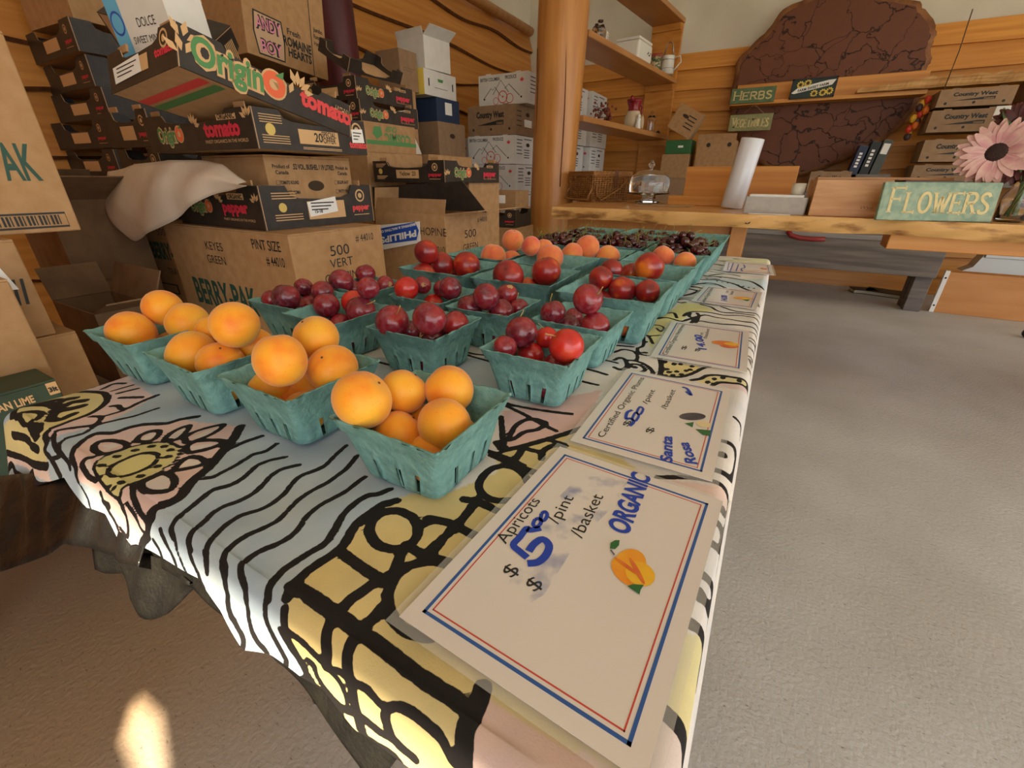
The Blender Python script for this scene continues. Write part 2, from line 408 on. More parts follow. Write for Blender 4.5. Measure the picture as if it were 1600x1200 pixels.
# drying checks of the log
for k, (a, z0, z1) in enumerate(((-0.9, 1.0, 2.3), (-2.3, 0.4, 1.9))):
    pts = [(-1.634+0.1755*math.cos(a+0.03*math.sin(z*5))+0.012*math.sin(z*1.7), 3.55+0.1755*math.sin(a+0.03*math.sin(z*5)), z) for z in np.linspace(z0, z1, 16)]
    MB().tube(pts, 0.0035, 5).build('drying_crack', mat('log_crack', (0.10, 0.04, 0.015), 0.9), o)
o = log(MB(), -2.92, 2.61, 0, 2.95, 0.15, 8).build('log_post', BURG)
tag(o, 'dark burgundy painted log post against the plank wall', 'post')
# ================================================================== table and printed cloth
YF, XL, XR, YB = 0.084, -0.752, 0.020, 1.835
RAD = 0.018; KF = 0.30
tb = thing('folding_table', 'long folding table hidden under the black line patterned cloth', 'table', (0, 0, 0))
MB().bbox(XL+0.012, XR-0.012, YF+0.012, YB-0.01, TZ-0.045, TZ-0.004, 0.006).build('table_top', mat('table_plastic', (0.5, 0.5, 0.48), 0.6), tb)
for x in (XL+0.1, XR-0.1):
    for y in (YF+0.2, YB-0.15):
        MB().tube([(x, y, 0), (x, y, TZ-0.045)], 0.014, 10).build('leg', mat('grey_steel', (0.2, 0.2, 0.21), 0.4, metal=0.8), tb)

def front_pt(px, py, k=KF):
    d = ray(px, py); t = (YF-CAM[1]+k*(CAM[2]-TZ))/(d[1]-k*d[2]); return CAM+t*d
CB = math.sqrt(1+KF*KF)
def cloth_uv(px, py):
    p = onZ(px, py)
    if p[1] >= YF: return np.array([p[0], p[1]])
    q = front_pt(px, py); s = (TZ-q[2])*CB
    return np.array([q[0], YF-s])
def crop(ox, oy, s, pts): return [(ox+p[0]/s, oy+p[1]/s) for p in pts]
INKS = []     # (polyline uv, half width)
def ink(px_pts, w, closed=False, sm=True):
    pts = [cloth_uv(*p) for p in px_pts]
    if closed: pts = pts+[pts[0]]
    INKS.append((smooth_line(pts, 4) if sm else np.array(pts), w/2))
DOTS = []
def dots(px_pts, a, b=None, ang=0.0):
    for p in px_pts: DOTS.append((cloth_uv(*p), a, b or a, ang))
k1 = lambda *p: crop(0, 570, 6.667, p)
k2 = lambda *p: crop(80, 640, 5, p)
k3 = lambda *p: crop(230, 680, 5, p)
k4 = lambda *p: crop(380, 700, 5, p)
k5 = lambda *p: crop(160, 820, 5, p)
k6 = lambda *p: crop(380, 900, 5, p)
k7 = lambda *p: crop(680, 640, 5, p)
k8 = lambda *p: crop(960, 460, 6.667, p)
k9 = lambda *p: crop(1000, 660, 2.222, p)
k10 = lambda *p: crop(440, 1020, 5, p)
W1 = 0.0056
# blue stripes
ink(k3((650,110),(700,85),(770,55),(900,10)), W1)
ink(k3((455,345),(520,335),(600,290),(680,245),(760,190),(830,145),(920,120),(1010,60)), W1)
ink(k3((140,790),(150,730),(230,650),(330,570),(420,500),(520,430),(640,395),(730,350),(800,290),(870,230),(960,190),(1080,165)), W1)
ink(k3((270,900),(285,830),(340,760),(430,680),(520,590),(610,540),(720,500),(830,440),(900,380),(970,310),(1060,260),(1190,230)), W1)
ink(k3((405,1050),(410,960),(460,860),(540,770),(620,690),(720,620),(850,580),(960,530),(1060,450),(1130,370),(1200,310),(1320,270),(1400,230),(1460,170),(1560,80)), W1)
ink(k3((560,1200),(565,1060),(580,960),(650,870),(780,780),(920,720),(1030,660),(1110,570),(1190,490),(1300,420),(1400,370),(1490,310),(1570,250),(1640,170)), W1)
ink(k3((705,1200),(710,1060),(750,990),(860,910),(990,860),(1110,800),(1190,730),(1250,640),(1330,570),(1450,500),(1530,460),(1620,390),(1700,330)), W1)
ink(k4((150,1190),(200,1080),(330,940),(500,830),(640,750),(720,640),(780,540),(860,460),(960,390),(1060,370),(1150,330)), 0.0066)
ink(k4((330,1180),(400,1070),(540,940),(720,820),(800,740),(850,650),(920,570),(1020,500),(1100,450),(1200,420)), 0.0085)
# their runs down the drape
ink(k5((490,60),(500,130),(560,280),(620,400),(660,480)), 0.0035)
ink(k5((620,150),(640,270),(720,430),(780,540),(800,650),(850,740)), 0.0038)
ink(k5((770,200),(755,280),(752,330),(760,380)), 0.005)
ink(k5((910,280),(910,480),(950,650),(1030,790),(1080,900),(1070,1020),(1090,1140)), 0.0052)
ink(k5((1060,380),(1065,480),(1080,640),(1110,780),(1160,900),(1240,1020),(1250,1110),(1230,1180)), 0.005)
ink(k5((1240,580),(1230,760),(1290,900),(1350,1020),(1380,1090),(1370,1170),(1440,1290)), 0.005)
ink(k5((1390,660),(1370,820),(1420,950),(1490,1090),(1530,1180),(1600,1300)), 0.007)
ink(k5((380,20),(430,120),(490,240),(540,370),(570,460),(600,530)), 0.0045)
ink(k5((340,120),(390,230),(410,380),(460,450)), 0.005)
# yellow grid
G = 0.0088
ink(k4((740,800),(900,920),(1060,1030),(1150,1040)), G, sm=False)
ink(k4((985,650),(1010,575),(1100,510),(1220,495),(1330,545),(1365,640),(1325,730),(1240,780),(1120,785),(1030,740)), G, True)
ink(k4((1370,610),(1450,570),(1540,555),(1640,590)), 0.0075)
ink(k4((1270,750),(1360,810),(1450,850),(1600,890)), G)
ink(k4((1640,590),(1560,710),(1460,840)), 0.0075)
ink(k4((1235,790),(1215,880),(1170,980),(1100,1060)), 0.009)
ink(k4((1650,920),(1500,885),(1400,890),(1300,925),(1210,990),(1150,1080),(1125,1160)), 0.0085)
ink(k6((1125,140),(1135,250),(1160,310),(1230,390),(1320,440),(1460,470)), 0.0085)
ink(k6((1090,20),(960,110),(850,190),(750,280),(680,370),(620,480),(590,620),(595,720)), 0.0085)
ink(k6((380,80),(500,150),(640,250),(760,330),(900,430),(1050,530),(1200,650),(1350,770),(1500,870),(1640,960),(1800,1072)), 0.0105)
ink(k6((1110,220),(1010,330),(920,430),(830,540),(770,650),(770,790),(800,900),(820,1030),(850,1130),(870,1230)), 0.0085)
ink(k6((800,850),(900,890),(970,960),(1060,1050),(1150,1040),(1250,1080),(1370,1170),(1440,1240)), 0.006)
ink(k6((1080,1060),(1060,1150),(1100,1260)), 0.007)
ink(k6((280,440),(380,500),(470,590),(560,680),(620,740),(700,760),(760,810)), 0.005)
ink(k6((240,430),(330,600),(420,720),(430,820),(390,850)), 0.006)
ink(k6((440,870),(540,920),(660,1010),(740,1070),(820,1100),(920,1180),(1000,1250)), 0.0055)
ink(k6((450,680),(500,720),(520,800),(590,920),(680,1030),(720,1130),(740,1220)), 0.005)
ink(k6((620,750),(700,840),(750,950),(770,1060)), 0.0045)
ink(k10((1570,280),(1500,470),(1430,600),(1390,740),(1380,880),(1400,980)), 0.011)
ink(k10((780,460),(840,440),(950,480),(1080,580),(1180,680),(1260,800),(1310,900)), 0.007)
ink(k10((770,470),(770,560),(800,680),(880,790),(980,890)), 0.0075)
ink(k10((560,520),(650,600),(760,690)), 0.0055)
ink(k10((600,700),(700,770),(800,840),(860,920)), 0.005)
# around the plum and apricot signs
ink(k7((480,250),(520,300),(560,310),(700,280),(870,230),(1000,190),(1170,130)), 0.0085)
ink(k7((515,60),(525,200),(540,300)), 0.007)
ink(k7((570,235),(600,165),(650,110),(740,75),(830,85),(865,105),(800,150),(700,170),(620,220)), 0.0065, True)
ink(k7((690,290),(650,360),(590,430)), 0.0085)
ink(k7((440,350),(560,410),(650,450),(800,500)), 0.0085)
ink(k7((470,360),(530,320)), 0.006); ink(k7((720,310),(840,345)), 0.007); ink(k7((900,240),(1010,275)), 0.007)
ink(k7((720,560),(700,520),(640,470),(540,442),(440,465),(370,525),(340,590),(370,655),(470,700),(600,700)), 0.008)
ink(k7((830,390),(845,325),(930,280),(1020,290)), 0.008)
ink(k7((220,690),(330,710),(500,790)), 0.008)
ink(k7((330,690),(260,780),(160,900),(80,980),(-40,1090)), 0.0085)
ink(k7((-60,840),(100,870),(180,910),(320,985)), 0.0085)
# eye flower at the far left corner
ink(k1((60,540),(110,490),(170,440),(260,370),(400,320),(560,285),(760,268),(950,272),(1080,300),(1125,345),(1110,395),(1050,445),(960,500),(860,545),(740,590),(620,640),(520,680),(440,730),(425,800),(400,890),(460,960),(520,1050),(580,1150)), 0.0075)
ink(k1((120,560),(130,500),(190,450),(330,425),(480,425),(550,450)), 0.005)
ink(k1((170,545),(200,505),(310,485),(420,490),(410,530),(350,570),(240,620),(195,600)), 0.007, True)
for a in (((200,440),(330,395)), ((370,410),(590,360)), ((480,400),(620,440),(560,500),(520,560)), ((600,400),(690,355),(780,345)), ((640,440),(760,390),(880,378)),
          ((560,475),(700,462),(860,430)), ((520,560),(620,570),(760,510)), ((330,640),(390,620),(370,690)), ((70,730),(180,745),(240,790)), ((260,830),(330,870)), ((300,620),(300,740))):
    ink(k1(*a), 0.011)
for a in (((960,220),(1010,180),(1230,130)), ((1060,245),(1180,190),(1300,190)), ((1180,275),(1380,215)), ((1230,310),(1440,260)), ((1250,355),(1480,345))):
    ink(k1(*a), 0.006)
ink(k1((1160,435),(1230,430),(1290,470),(1460,390),(1640,320)), 0.006)
ink(k1((950,545),(1060,550),(1030,610),(940,650),(700,680),(580,710),(530,790),(520,860),(550,930),(480,965)), 0.006)
ink(k1((1060,555),(1290,480)), 0.005)
ink(k1((1640,450),(1400,540),(1200,590),(1020,640),(880,720),(700,770),(590,830),(570,900),(620,1000),(660,1080)), 0.005)
ink(k1((-30,900),(120,960),(300,1020),(450,1045)), 0.009)
ink(k1((-30,1200),(10,1090),(50,1045),(80,1130),(160,1190),(220,1200),(300,1110),(340,1170),(420,1230),(560,1230)), 0.009)
ink(k1((330,1260),(420,1330)), 0.009)
# pink flower
ink(k2((160,560),(120,440),(125,370),(170,310),(250,240),(350,190),(480,180),(600,140),(740,110),(900,100),(1010,70),(1150,50)), 0.0065)
ink(k2((1480,140),(1440,220),(1390,280),(1330,340),(1270,410),(1220,470),(1150,530),(1080,600),(1020,680),(940,730),(830,760),(760,800),(725,850)), 0.0105)
for a in (((335,270),(390,240),(500,235),(580,258),(580,290),(530,315),(400,345),(335,310)), ((650,240),(700,185),(790,155),(840,160),(825,200),(760,240)),
          ((880,230),(930,175),(1020,130),(1080,120),(1050,170),(980,235)), ((1040,220),(1130,168),(1250,135),(1350,120),(1300,175),(1180,235),(1070,265)),
          ((1060,290),(1150,255),(1290,250),(1350,265),(1250,308),(1080,340)), ((970,450),(1050,385),(1140,375),(1210,410),(1150,445),(980,475)),
          ((700,580),(730,640),(850,655),(940,635),(970,560),(915,505),(850,505))):
    ink(k2(*a), 0.0065, True)
ink(k2((290,545),(230,510),(205,430),(260,385),(330,370)), 0.0065)
ink(k2((310,460),(360,400),(480,340),(640,280),(830,250),(960,270),(1010,320),(980,390),(900,450),(760,530),(620,580),(530,620),(470,680),(390,640),(330,530)), 0.0035, True)
ink(k2((430,500),(475,435),(600,375),(720,340),(830,350),(820,400),(740,455),(600,505),(475,520)), 0.0048, True)
dots(k2((390,435),(510,365),(655,315),(785,285),(885,290),(935,320),(915,370),(830,440),(695,515),(540,570)), 0.0050, 0.0032, 0.35)
dots(k2((450,610),(395,600),(350,525)), 0.0028, 0.0045)
ink(k2((350,720),(400,745),(390,770)), 0.006)
ink(k2((460,690),(500,760),(540,860),(535,1000),(480,930)), 0.005)
ink(k2((530,720),(600,830),(660,950),(710,980)), 0.0042)
ink(k2((640,590),(620,680),(640,800),(700,890)), 0.006)
ink(k2((725,850),(700,980),(650,1050),(620,1150),(640,1220)), 0.009)
ink(k2((180,600),(220,700),(230,780),(260,860),(350,950)), 0.0045)
ink(k2((330,640),(380,770),(450,900),(520,1150)), 0.005)
# strip beside the signs
W2 = 0.0068
ink(k8((470,660),(490,750),(470,860)), 0.008)
ink(k8((560,850),(700,855),(820,820),(920,770),(990,755)), 0.007)
ink(k8((800,895),(900,880),(970,850),(1100,850),(1250,870),(1400,890),(1460,950)), 0.0065)
ink(k8((1020,945),(1100,917),(1250,927),(1400,942),(1480,975)), 0.0065)
dots(k8((970,915),(1040,885),(1130,875),(1300,900),(1420,925),(550,770),(570,800),(610,835),(650,795),(530,840),(700,830),(750,790),(790,780),(810,745),(530,700),(620,720),(690,720)), 0.0038, 0.0055)
ink(k8((120,690),(230,700),(340,740),(395,790),(395,840)), 0.007)
ink(k8((140,770),(180,730),(270,740),(320,780),(260,810)), 0.006)
dots(k8((210,760),(320,605),(320,495)), 0.005)
ink(k8((0,690),(60,660),(110,690),(130,760),(60,790),(0,770)), 0.007)
ink(k8((0,600),(90,570),(200,590),(240,640),(230,690)), 0.006)
ink(k8((200,470),(260,430),(300,440),(300,530),(240,560),(270,620),(350,640)), 0.006)
ink(k8((260,425),(350,440),(400,510)), 0.006); ink(k8((380,440),(480,430)), 0.005)
ink(k8((350,360),(400,320),(480,320),(520,350),(480,390),(440,350)), 0.005)
ink(k8((390,265),(520,240),(600,250),(700,272),(760,255)), W2); ink(k8((560,190),(620,190),(650,240)), W2)
ink(k8((720,225),(760,195),(850,185),(1000,195),(1150,215),(1300,215),(1450,240),(1540,270)), W2)
ink(k8((740,265),(860,232),(950,218),(1060,240),(1180,260),(1320,285),(1450,295),(1540,320)), 0.007)
ink(k8((800,285),(900,275),(1000,300),(1130,320),(1300,325),(1450,340),(1540,375)), 0.007)
ink(k8((790,200),(780,230),(830,250),(800,290)), 0.007); ink(k8((860,200),(880,230),(850,290)), 0.007)
ink(k8((900,100),(1000,130),(1060,170),(1150,190),(1280,190),(1450,215)), W2)
ink(k8((1110,130),(1200,160),(1300,178),(1450,190),(1540,215)), W2)
ink(k8((590,120),(660,60),(720,50),(790,60)), W2); ink(k8((650,80),(690,90),(740,85)), W2)
for a in (((1390,390),(1480,400),(1530,430)), ((1400,460),(1500,480),(1540,520)), ((1400,490),(1490,510),(1540,550)), ((1390,550),(1480,570),(1530,610)), ((1390,630),(1460,640),(1520,690)), ((1400,760),(1480,780),(1520,830)),
          ((1420,660),(1450,700),(1500,710))):
    ink(k8(*a), W2)
for a in (((700,10),(800,-10),(900,-40)), ((780,-90),(900,-60),(1100,-20),(1200,30)), ((760,-60),(900,-30)), ((830,-100),(1000,-120),(1150,-70),(1300,-20),(1460,60)), ((900,-150),(1100,-150),(1300,-90),(1500,0)), ((1460,60),(1500,120)),
          ((940,-190),(1100,-180),(1300,-160),(1450,-120),(1560,-60)), ((1000,-200),(1150,-215),(1300,-190)), ((1050,-250),(1250,-240),(1500,-230))):
    ink(k8(*a), 0.0095)
for i in range(10): dots(k8((960+55*i, -165+11*i)), 0.003, 0.006)
ink(k9((290,60),(340,75),(360,110),(350,160),(325,178),(250,165)), 0.0085)
ink(k9((60,192),(180,195),(290,215),(340,255),(350,320),(345,380)), 0.0065)
ink(k9((255,335),(295,345),(315,380),(302,418),(230,408)), 0.0085)
ink(k9((200,520),(270,540),(300,575),(318,620)), 0.008)
ink(k9((150,685),(230,705),(275,745),(290,790),(287,880)), 0.0085)
ink(k9((70,1000),(160,1060),(200,1110),(228,1190)), 0.0095)
dots(k9((285,110),(305,290),(210,590),(272,617)), 0.006, 0.0065)
dots(k9((330,340),(362,235),(330,440),(325,480),(368,200),(345,420),(380,170),(300,655)), 0.002, 0.008)
ink(k9((330,-20),(370,-5),(385,30)), 0.006)
# the stretch behind the baskets: loose wavy lines
for i in range(26):
    y0 = 0.32+0.06*i; ph = i*1.7
    if y0 < 1.75:
        pts = [np.array([x, y0+0.012*math.sin(x*22+ph)+0.02*math.sin(x*7+ph*2)]) for x in np.linspace(-0.74, -0.16 if y0 < 1.1 else -0.1, 26)]
        INKS.append((pts if False else np.array(pts), 0.003))
for p in ((1130,408),(1150,404),(1180,402),(1195,404)): dots([p], 0.012, 0.006)

hem_px = [(-60,812),(0,792),(50,780),(93,771),(120,822),(153,832),(178,884),(200,882),(245,908),(300,937),(340,987),(375,1048),(410,1062),(455,1102),(490,1122),(540,1187),(565,1204),(640,1275)]
HEM = sorted([(front_pt(*p)[0], (TZ-front_pt(*p)[2])*CB) for p in hem_px]); HEM = [(-1.0, 0.12)]+HEM+[(0.3, HEM[-1][1]+0.01)]
hx = np.array([h[0] for h in HEM]); hs = np.array([h[1] for h in HEM])
STEP = 0.0033
us = np.arange(XL-0.035, XR+0.075, STEP); nu = len(us)
vt = np.arange(YF+RAD, YB+0.06, STEP); nd_ = 58
LSTR = RAD*math.pi/2
def fold(u):      # shallow ripples of the hanging edge
    return 0.006*np.sin(u*19+0.6)+0.004*np.sin(u*41+1.0)
rows_uv = []; rows_p = []
hem_u = np.interp(us, hx, hs)
for t in np.linspace(1, 0, nd_, endpoint=False):        # from the hem up to the edge
    s = hem_u*t                                           # arc length below the edge line
    v = YF+RAD-s
    ang = np.clip(s/LSTR, 0, 1)*(math.pi/2-math.atan(KF))
    y = YF+RAD-RAD*np.sin(ang); z = TZ-RAD+RAD*np.cos(ang)
    ex = np.clip(s-LSTR, 0, None)
    y = y-ex*KF/CB-fold(us)*np.clip(ex/0.05, 0, 1); z = z-ex/CB
    rows_uv.append(np.stack([us, v], 1)); rows_p.append(np.stack([us, y, z], 1))
for v in vt:
    rows_uv.append(np.stack([us, np.full(nu, v)], 1))
    z = TZ+0.0012*np.sin(us*31+v*17)*np.sin(v*9)+0.0008*np.sin(us*60-v*44)
    rows_p.append(np.stack([us, np.full(nu, v), z], 1))
UV = np.concatenate(rows_uv); PP = np.concatenate(rows_p)
# roll the right, left and far edges over
def roll(c, z, edge, sgn, r=0.016):
    d = (c-edge)*sgn+r
    a = np.clip(d/r, 0, math.pi/2); ex = np.clip(d-r*math.pi/2, 0, None)
    nc = np.where(d > 0, edge-sgn*r+sgn*(r*np.sin(a)+ex*0.12), c); nz = np.where(d > 0, z-r+r*np.cos(a)-ex, z); return nc, nz
x, z = roll(PP[:, 0], PP[:, 2], XR, 1); x, z = roll(x, z, XL, -1); y, z = roll(PP[:, 1], z, YB, 1)
PP = np.stack([x, y, z], 1)
# signed distance to the ink, in metres
SD = np.full(len(UV), 0.05)
def seg_dist(P, a, b):
    ab = b-a; t = np.clip(((P-a)@ab)/(ab@ab+1e-12), 0, 1); return np.linalg.norm(P-(a+t[:, None]*ab), axis=1)
order = np.argsort(UV[:, 1]); Vs = UV[order, 1]
def near(lo, hi, ulo, uhi):
    i, j = np.searchsorted(Vs, lo), np.searchsorted(Vs, hi); idx = order[i:j]
    return idx[(UV[idx, 0] > ulo) & (UV[idx, 0] < uhi)]
for line, hw in INKS:
    for a, b in zip(line[:-1], line[1:]):
        M_ = hw+0.012
        idx = near(min(a[1], b[1])-M_, max(a[1], b[1])+M_, min(a[0], b[0])-M_, max(a[0], b[0])+M_)
        if len(idx): SD[idx] = np.minimum(SD[idx], seg_dist(UV[idx], a, b)-hw)
for c, a, b, an in DOTS:
    idx = near(c[1]-0.03, c[1]+0.03, c[0]-0.03, c[0]+0.03); q = UV[idx]-c
    qx = q[:, 0]*math.cos(an)+q[:, 1]*math.sin(an); qy = -q[:, 0]*math.sin(an)+q[:, 1]*math.cos(an)
    SD[idx] = np.minimum(SD[idx], (np.sqrt((qx/a)**2+(qy/b)**2)-1)*min(a, b))
# washes of colour between the lines
def inpoly(poly):
    P = np.array([cloth_uv(*p) for p in poly]); x, y = UV[:, 0], UV[:, 1]; r = np.zeros(len(UV), bool); n = len(P)
    for i in range(n):
        x1, y1 = P[i]; x2, y2 = P[(i+1) % n]
        c = ((y1 > y) != (y2 > y)) & (x < (x2-x1)*(y-y1)/(y2-y1+1e-12)+x1); r ^= c
    return r
CC = np.tile(np.array([0.70, 0.66, 0.62]), (len(UV), 1))
BLUE, YELL, PINKC, CREAM, OLIVE = (0.42, 0.50, 0.56), (0.66, 0.53, 0.24), (0.72, 0.45, 0.40), (0.72, 0.64, 0.58), (0.60, 0.54, 0.24)
def wash(poly, col): CC[inpoly(poly)] = col
wash([(-80,640),(100,620),(330,560),(640,560),(800,560),(780,650),(690,800),(600,790),(600,830),(560,900),(500,960),(500,1080),(560,1210),(400,1200),(-80,900)], BLUE)
wash([(468,1062),(458,1038),(444,1010),(434,984),(438,952),(446,936),(460,914),(488,888),(524,864),(540,848),(550,830),(564,814),(584,800),(612,787),(640,772),(700,770),(775,740),(780,690),(880,680),(910,650),(1000,740),(1000,1250),(560,1210),(470,1110)], YELL)
wash([(722,1210),(728,1130),(750,1085),(830,1130),(1010,1240),(1000,1300),(720,1300)], (0.70, 0.50, 0.42))
wash(k7((525,20),(560,300),(900,220),(1200,100),(1300,-150),(1000,-100)), (0.68, 0.46, 0.42))
wash(k2((170,560),(120,440),(130,370),(180,310),(260,240),(350,190),(480,180),(600,140),(740,110),(900,100),(1010,70),(1480,140),(1440,220),(1330,340),(1220,470),(1080,600),(1020,680),(940,730),(760,800),(700,980),(620,1150),(520,1150),(450,900),(330,640)), (0.72, 0.52, 0.47))
for a in (((400,270),(500,250),(550,275),(420,320)), ((680,235),(780,165),(830,180),(740,235)), ((900,225),(1010,140),(1070,140),(960,230)), ((1060,230),(1330,130),(1200,225)), ((1080,300),(1330,265),(1100,330)), ((980,450),(1050,390),(1180,405),(1130,440)), ((730,570),(750,630),(900,640),(940,560),(860,515)), ((220,430),(300,380),(300,530))):
    wash(k2(*a), CREAM)
wash(k2((310,460),(360,400),(480,340),(640,280),(830,250),(960,270),(1010,320),(980,390),(900,450),(760,530),(620,580),(530,620),(470,680),(390,640),(330,530)), OLIVE)
wash([(60,640),(100,625),(190,585),(240,620),(190,650),(160,665),(60,690)], (0.72, 0.54, 0.52))
wash(k1((60,540),(170,440),(260,370),(400,320),(760,268),(1080,300),(1125,345),(1050,445),(860,545),(620,640),(440,730),(425,800),(400,890),(460,1040),(300,1020),(-40,900),(-40,700)), (0.68, 0.58, 0.28))
wash(k1((-40,910),(450,1045),(520,1200),(300,1110),(60,1040),(-40,1100)), (0.76, 0.58, 0.50))
wash(k8((500,690),(860,740),(920,770),(700,855),(500,850)), (0.70, 0.60, 0.30))
wash(k8((820,890),(970,850),(1400,890),(1450,950),(1100,917),(950,935)), (0.70, 0.60, 0.30))
wash(k8((380,290),(560,190),(700,80),(900,100),(1040,180),(780,190),(710,260),(600,300),(480,470),(380,560),(330,430)), (0.66, 0.60, 0.28))
wash(k8((1000,930),(1100,917),(1400,940),(1460,1000),(1250,990)), (0.72, 0.55, 0.50))
wash(k9((140,722),(230,715),(280,770),(290,880),(250,1090),(200,1090),(90,1005)), (0.66, 0.58, 0.30))
wash(k9((60,200),(290,220),(340,260),(345,300),(200,240)), (0.70, 0.53, 0.47))
wash(k9((60,1020),(160,1060),(220,1180),(200,1260),(0,1260)), (0.66, 0.55, 0.50))
wash([(1128,405),(1205,404),(1205,412),(1130,412)], (0.66, 0.66, 0.45)); wash([(1100,436),(1205,436),(1200,450),(1090,448)], (0.50, 0.60, 0.66))
nux = nu; nvx = len(rows_uv)
ii = np.arange((nvx-1)*nux).reshape(nvx-1, nux)[:, :-1].ravel()
faces = np.stack([ii, ii+1, ii+nux+1, ii+nux], 1)
me = bpy.data.meshes.new('tablecloth'); me.vertices.add(len(PP)); me.vertices.foreach_set('co', PP.astype(np.float32).ravel())
me.loops.add(faces.size); me.loops.foreach_set('vertex_index', faces.astype(np.int32).ravel())
me.polygons.add(len(faces)); me.polygons.foreach_set('loop_start', (np.arange(len(faces))*4).astype(np.int32)); me.update(calc_edges=True)
me.polygons.foreach_set('use_smooth', np.ones(len(faces), bool))
at = me.attributes.new('ink_distance', 'FLOAT', 'POINT'); at.data.foreach_set('value', SD.astype(np.float32))
ac = me.attributes.new('wash', 'FLOAT_COLOR', 'POINT'); ac.data.foreach_set('color', np.c_[CC, np.ones(len(CC))].astype(np.float32).ravel())
cm = bpy.data.materials.new('printed_cotton'); cm.use_nodes = True; nt = cm.node_tree; b = nt.nodes['Principled BSDF']
b.inputs['Roughness'].default_value = 0.75; b.inputs['Specular IOR Level'].default_value = 0.25; b.inputs['Sheen Weight'].default_value = 0.0
a1 = nd(nt, 'ShaderNodeAttribute', attribute_name='ink_distance'); a2 = nd(nt, 'ShaderNodeAttribute', attribute_name='wash')
tc = nd(nt, 'ShaderNodeTexCoord')
nz = nd(nt, 'ShaderNodeTexNoise'); nz.inputs['Scale'].default_value = 130; nz.inputs['Detail'].default_value = 2; nt.links.new(tc.outputs['Object'], nz.inputs['Vector'])
m1 = nd(nt, 'ShaderNodeMath', operation='MULTIPLY_ADD'); m1.inputs[1].default_value = 0.0022; nt.links.new(nz.outputs['Fac'], m1.inputs[0]); nt.links.new(a1.outputs['Fac'], m1.inputs[2])
mr = nd(nt, 'ShaderNodeMapRange', interpolation_type='SMOOTHSTEP'); mr.inputs['From Min'].default_value = 0.0008; mr.inputs['From Max'].default_value = 0.0014
nt.links.new(m1.outputs[0], mr.inputs[0])
n2 = nd(nt, 'ShaderNodeTexNoise'); n2.inputs['Scale'].default_value = 16; n2.inputs['Detail'].default_value = 6; nt.links.new(tc.outputs['Object'], n2.inputs['Vector'])
cr = nd(nt, 'ShaderNodeValToRGB'); cr.color_ramp.elements[0].position = 0.3; cr.color_ramp.elements[1].position = 0.7
cr.color_ramp.elements[0].color = (0.80, 0.84, 0.92, 1); cr.color_ramp.elements[1].color = (1.08, 1.04, 0.98, 1); nt.links.new(n2.outputs['Fac'], cr.inputs[0])
mu = nd(nt, 'ShaderNodeMix', data_type='RGBA', blend_type='MULTIPLY'); mu.inputs[0].default_value = 1; nt.links.new(a2.outputs['Color'], mu.inputs[6]); nt.links.new(cr.outputs[0], mu.inputs[7])
mx = nd(nt, 'ShaderNodeMix', data_type='RGBA'); nt.links.new(mr.outputs[0], mx.inputs[0]); mx.inputs[6].default_value = (0.012, 0.010, 0.010, 1); nt.links.new(mu.outputs[2], mx.inputs[7])
nt.links.new(mx.outputs[2], b.inputs['Base Color'])
wv = nd(nt, 'ShaderNodeTexNoise'); wv.inputs['Scale'].default_value = 700; nt.links.new(tc.outputs['Object'], wv.inputs['Vector'])
bp = nd(nt, 'ShaderNodeBump'); bp.inputs['Strength'].default_value = 0.25; bp.inputs['Distance'].default_value = 0.0008; nt.links.new(wv.outputs['Fac'], bp.inputs['Height']); nt.links.new(bp.outputs[0], b.inputs['Normal'])
me.materials.append(cm)
cloth = link('tablecloth', me)
tag(cloth, 'patterned tablecloth with thick black wavy lines over pastel blue, yellow and pink', 'tablecloth')

# dark woven sheet hanging out beneath the cloth, and the black plastic below the corner
SHEET = mat('black_woven_sheet', (0.006, 0.0055, 0.005), 0.6, (0.012, 0.011, 0.009), 40, 0.4, 300, spec=0.12)
def hanging(name, top_px, bot_px, k, dy, ripple, mats, n=70, m=10):
    T = smooth_line([front_pt(*p, k)+np.array([0, dy, 0]) for p in top_px], 8); B = smooth_line([front_pt(*p, k)+np.array([0, dy, 0]) for p in bot_px], 8)
    def res(Q):
        d = np.r_[0, np.cumsum(np.linalg.norm(np.diff(Q, axis=0), axis=1))]; t = np.linspace(0, d[-1], n+1)
        return np.stack([np.interp(t, d, Q[:, i]) for i in range(3)], 1)
    T, B = res(T), res(B); vs = []
    for i in range(n+1):
        for j in range(m+1):
            t = j/m; p = T[i]*(1-t)+B[i]*t
            p[1] += ripple*math.sin(i*0.55+2*t)*math.sin(math.pi*min(1, t*0.9+0.05))+ripple*0.6*math.sin(i*0.21-3*t); vs.append(p)
    mb = MB(); mb.add(vs, [(i*(m+1)+j, i*(m+1)+j+1, (i+1)*(m+1)+j+1, (i+1)*(m+1)+j) for i in range(n) for j in range(m)], 0, True)
    o = mb.build(name, mats); sm = o.modifiers.new('thickness', 'SOLIDIFY'); sm.thickness = 0.0012; return o
o = hanging('under_sheet', [(95,760),(150,820),(200,860),(250,890),(340,960),(410,1040),(490,1110),(600,1220)], [(120,905),(160,912),(205,905),(262,930),(340,1005),(400,1065),(470,1140),(560,1270)], KF, 0.014, 0.003, SHEET)
tag(o, 'black woven sheet hanging a little lower than the patterned cloth', 'sheet')
o = hanging('under_sheet_corner', [(135,880),(170,890),(210,905),(258,935)], [(160,965),(185,992),(215,990),(258,950)], 0.45, 0.02, 0.004, SHEET, 20, 8)
o.name = 'sheet_corner'; tag(o, 'loose pointed corner of black sheet drooping over the brown floor', 'sheet')
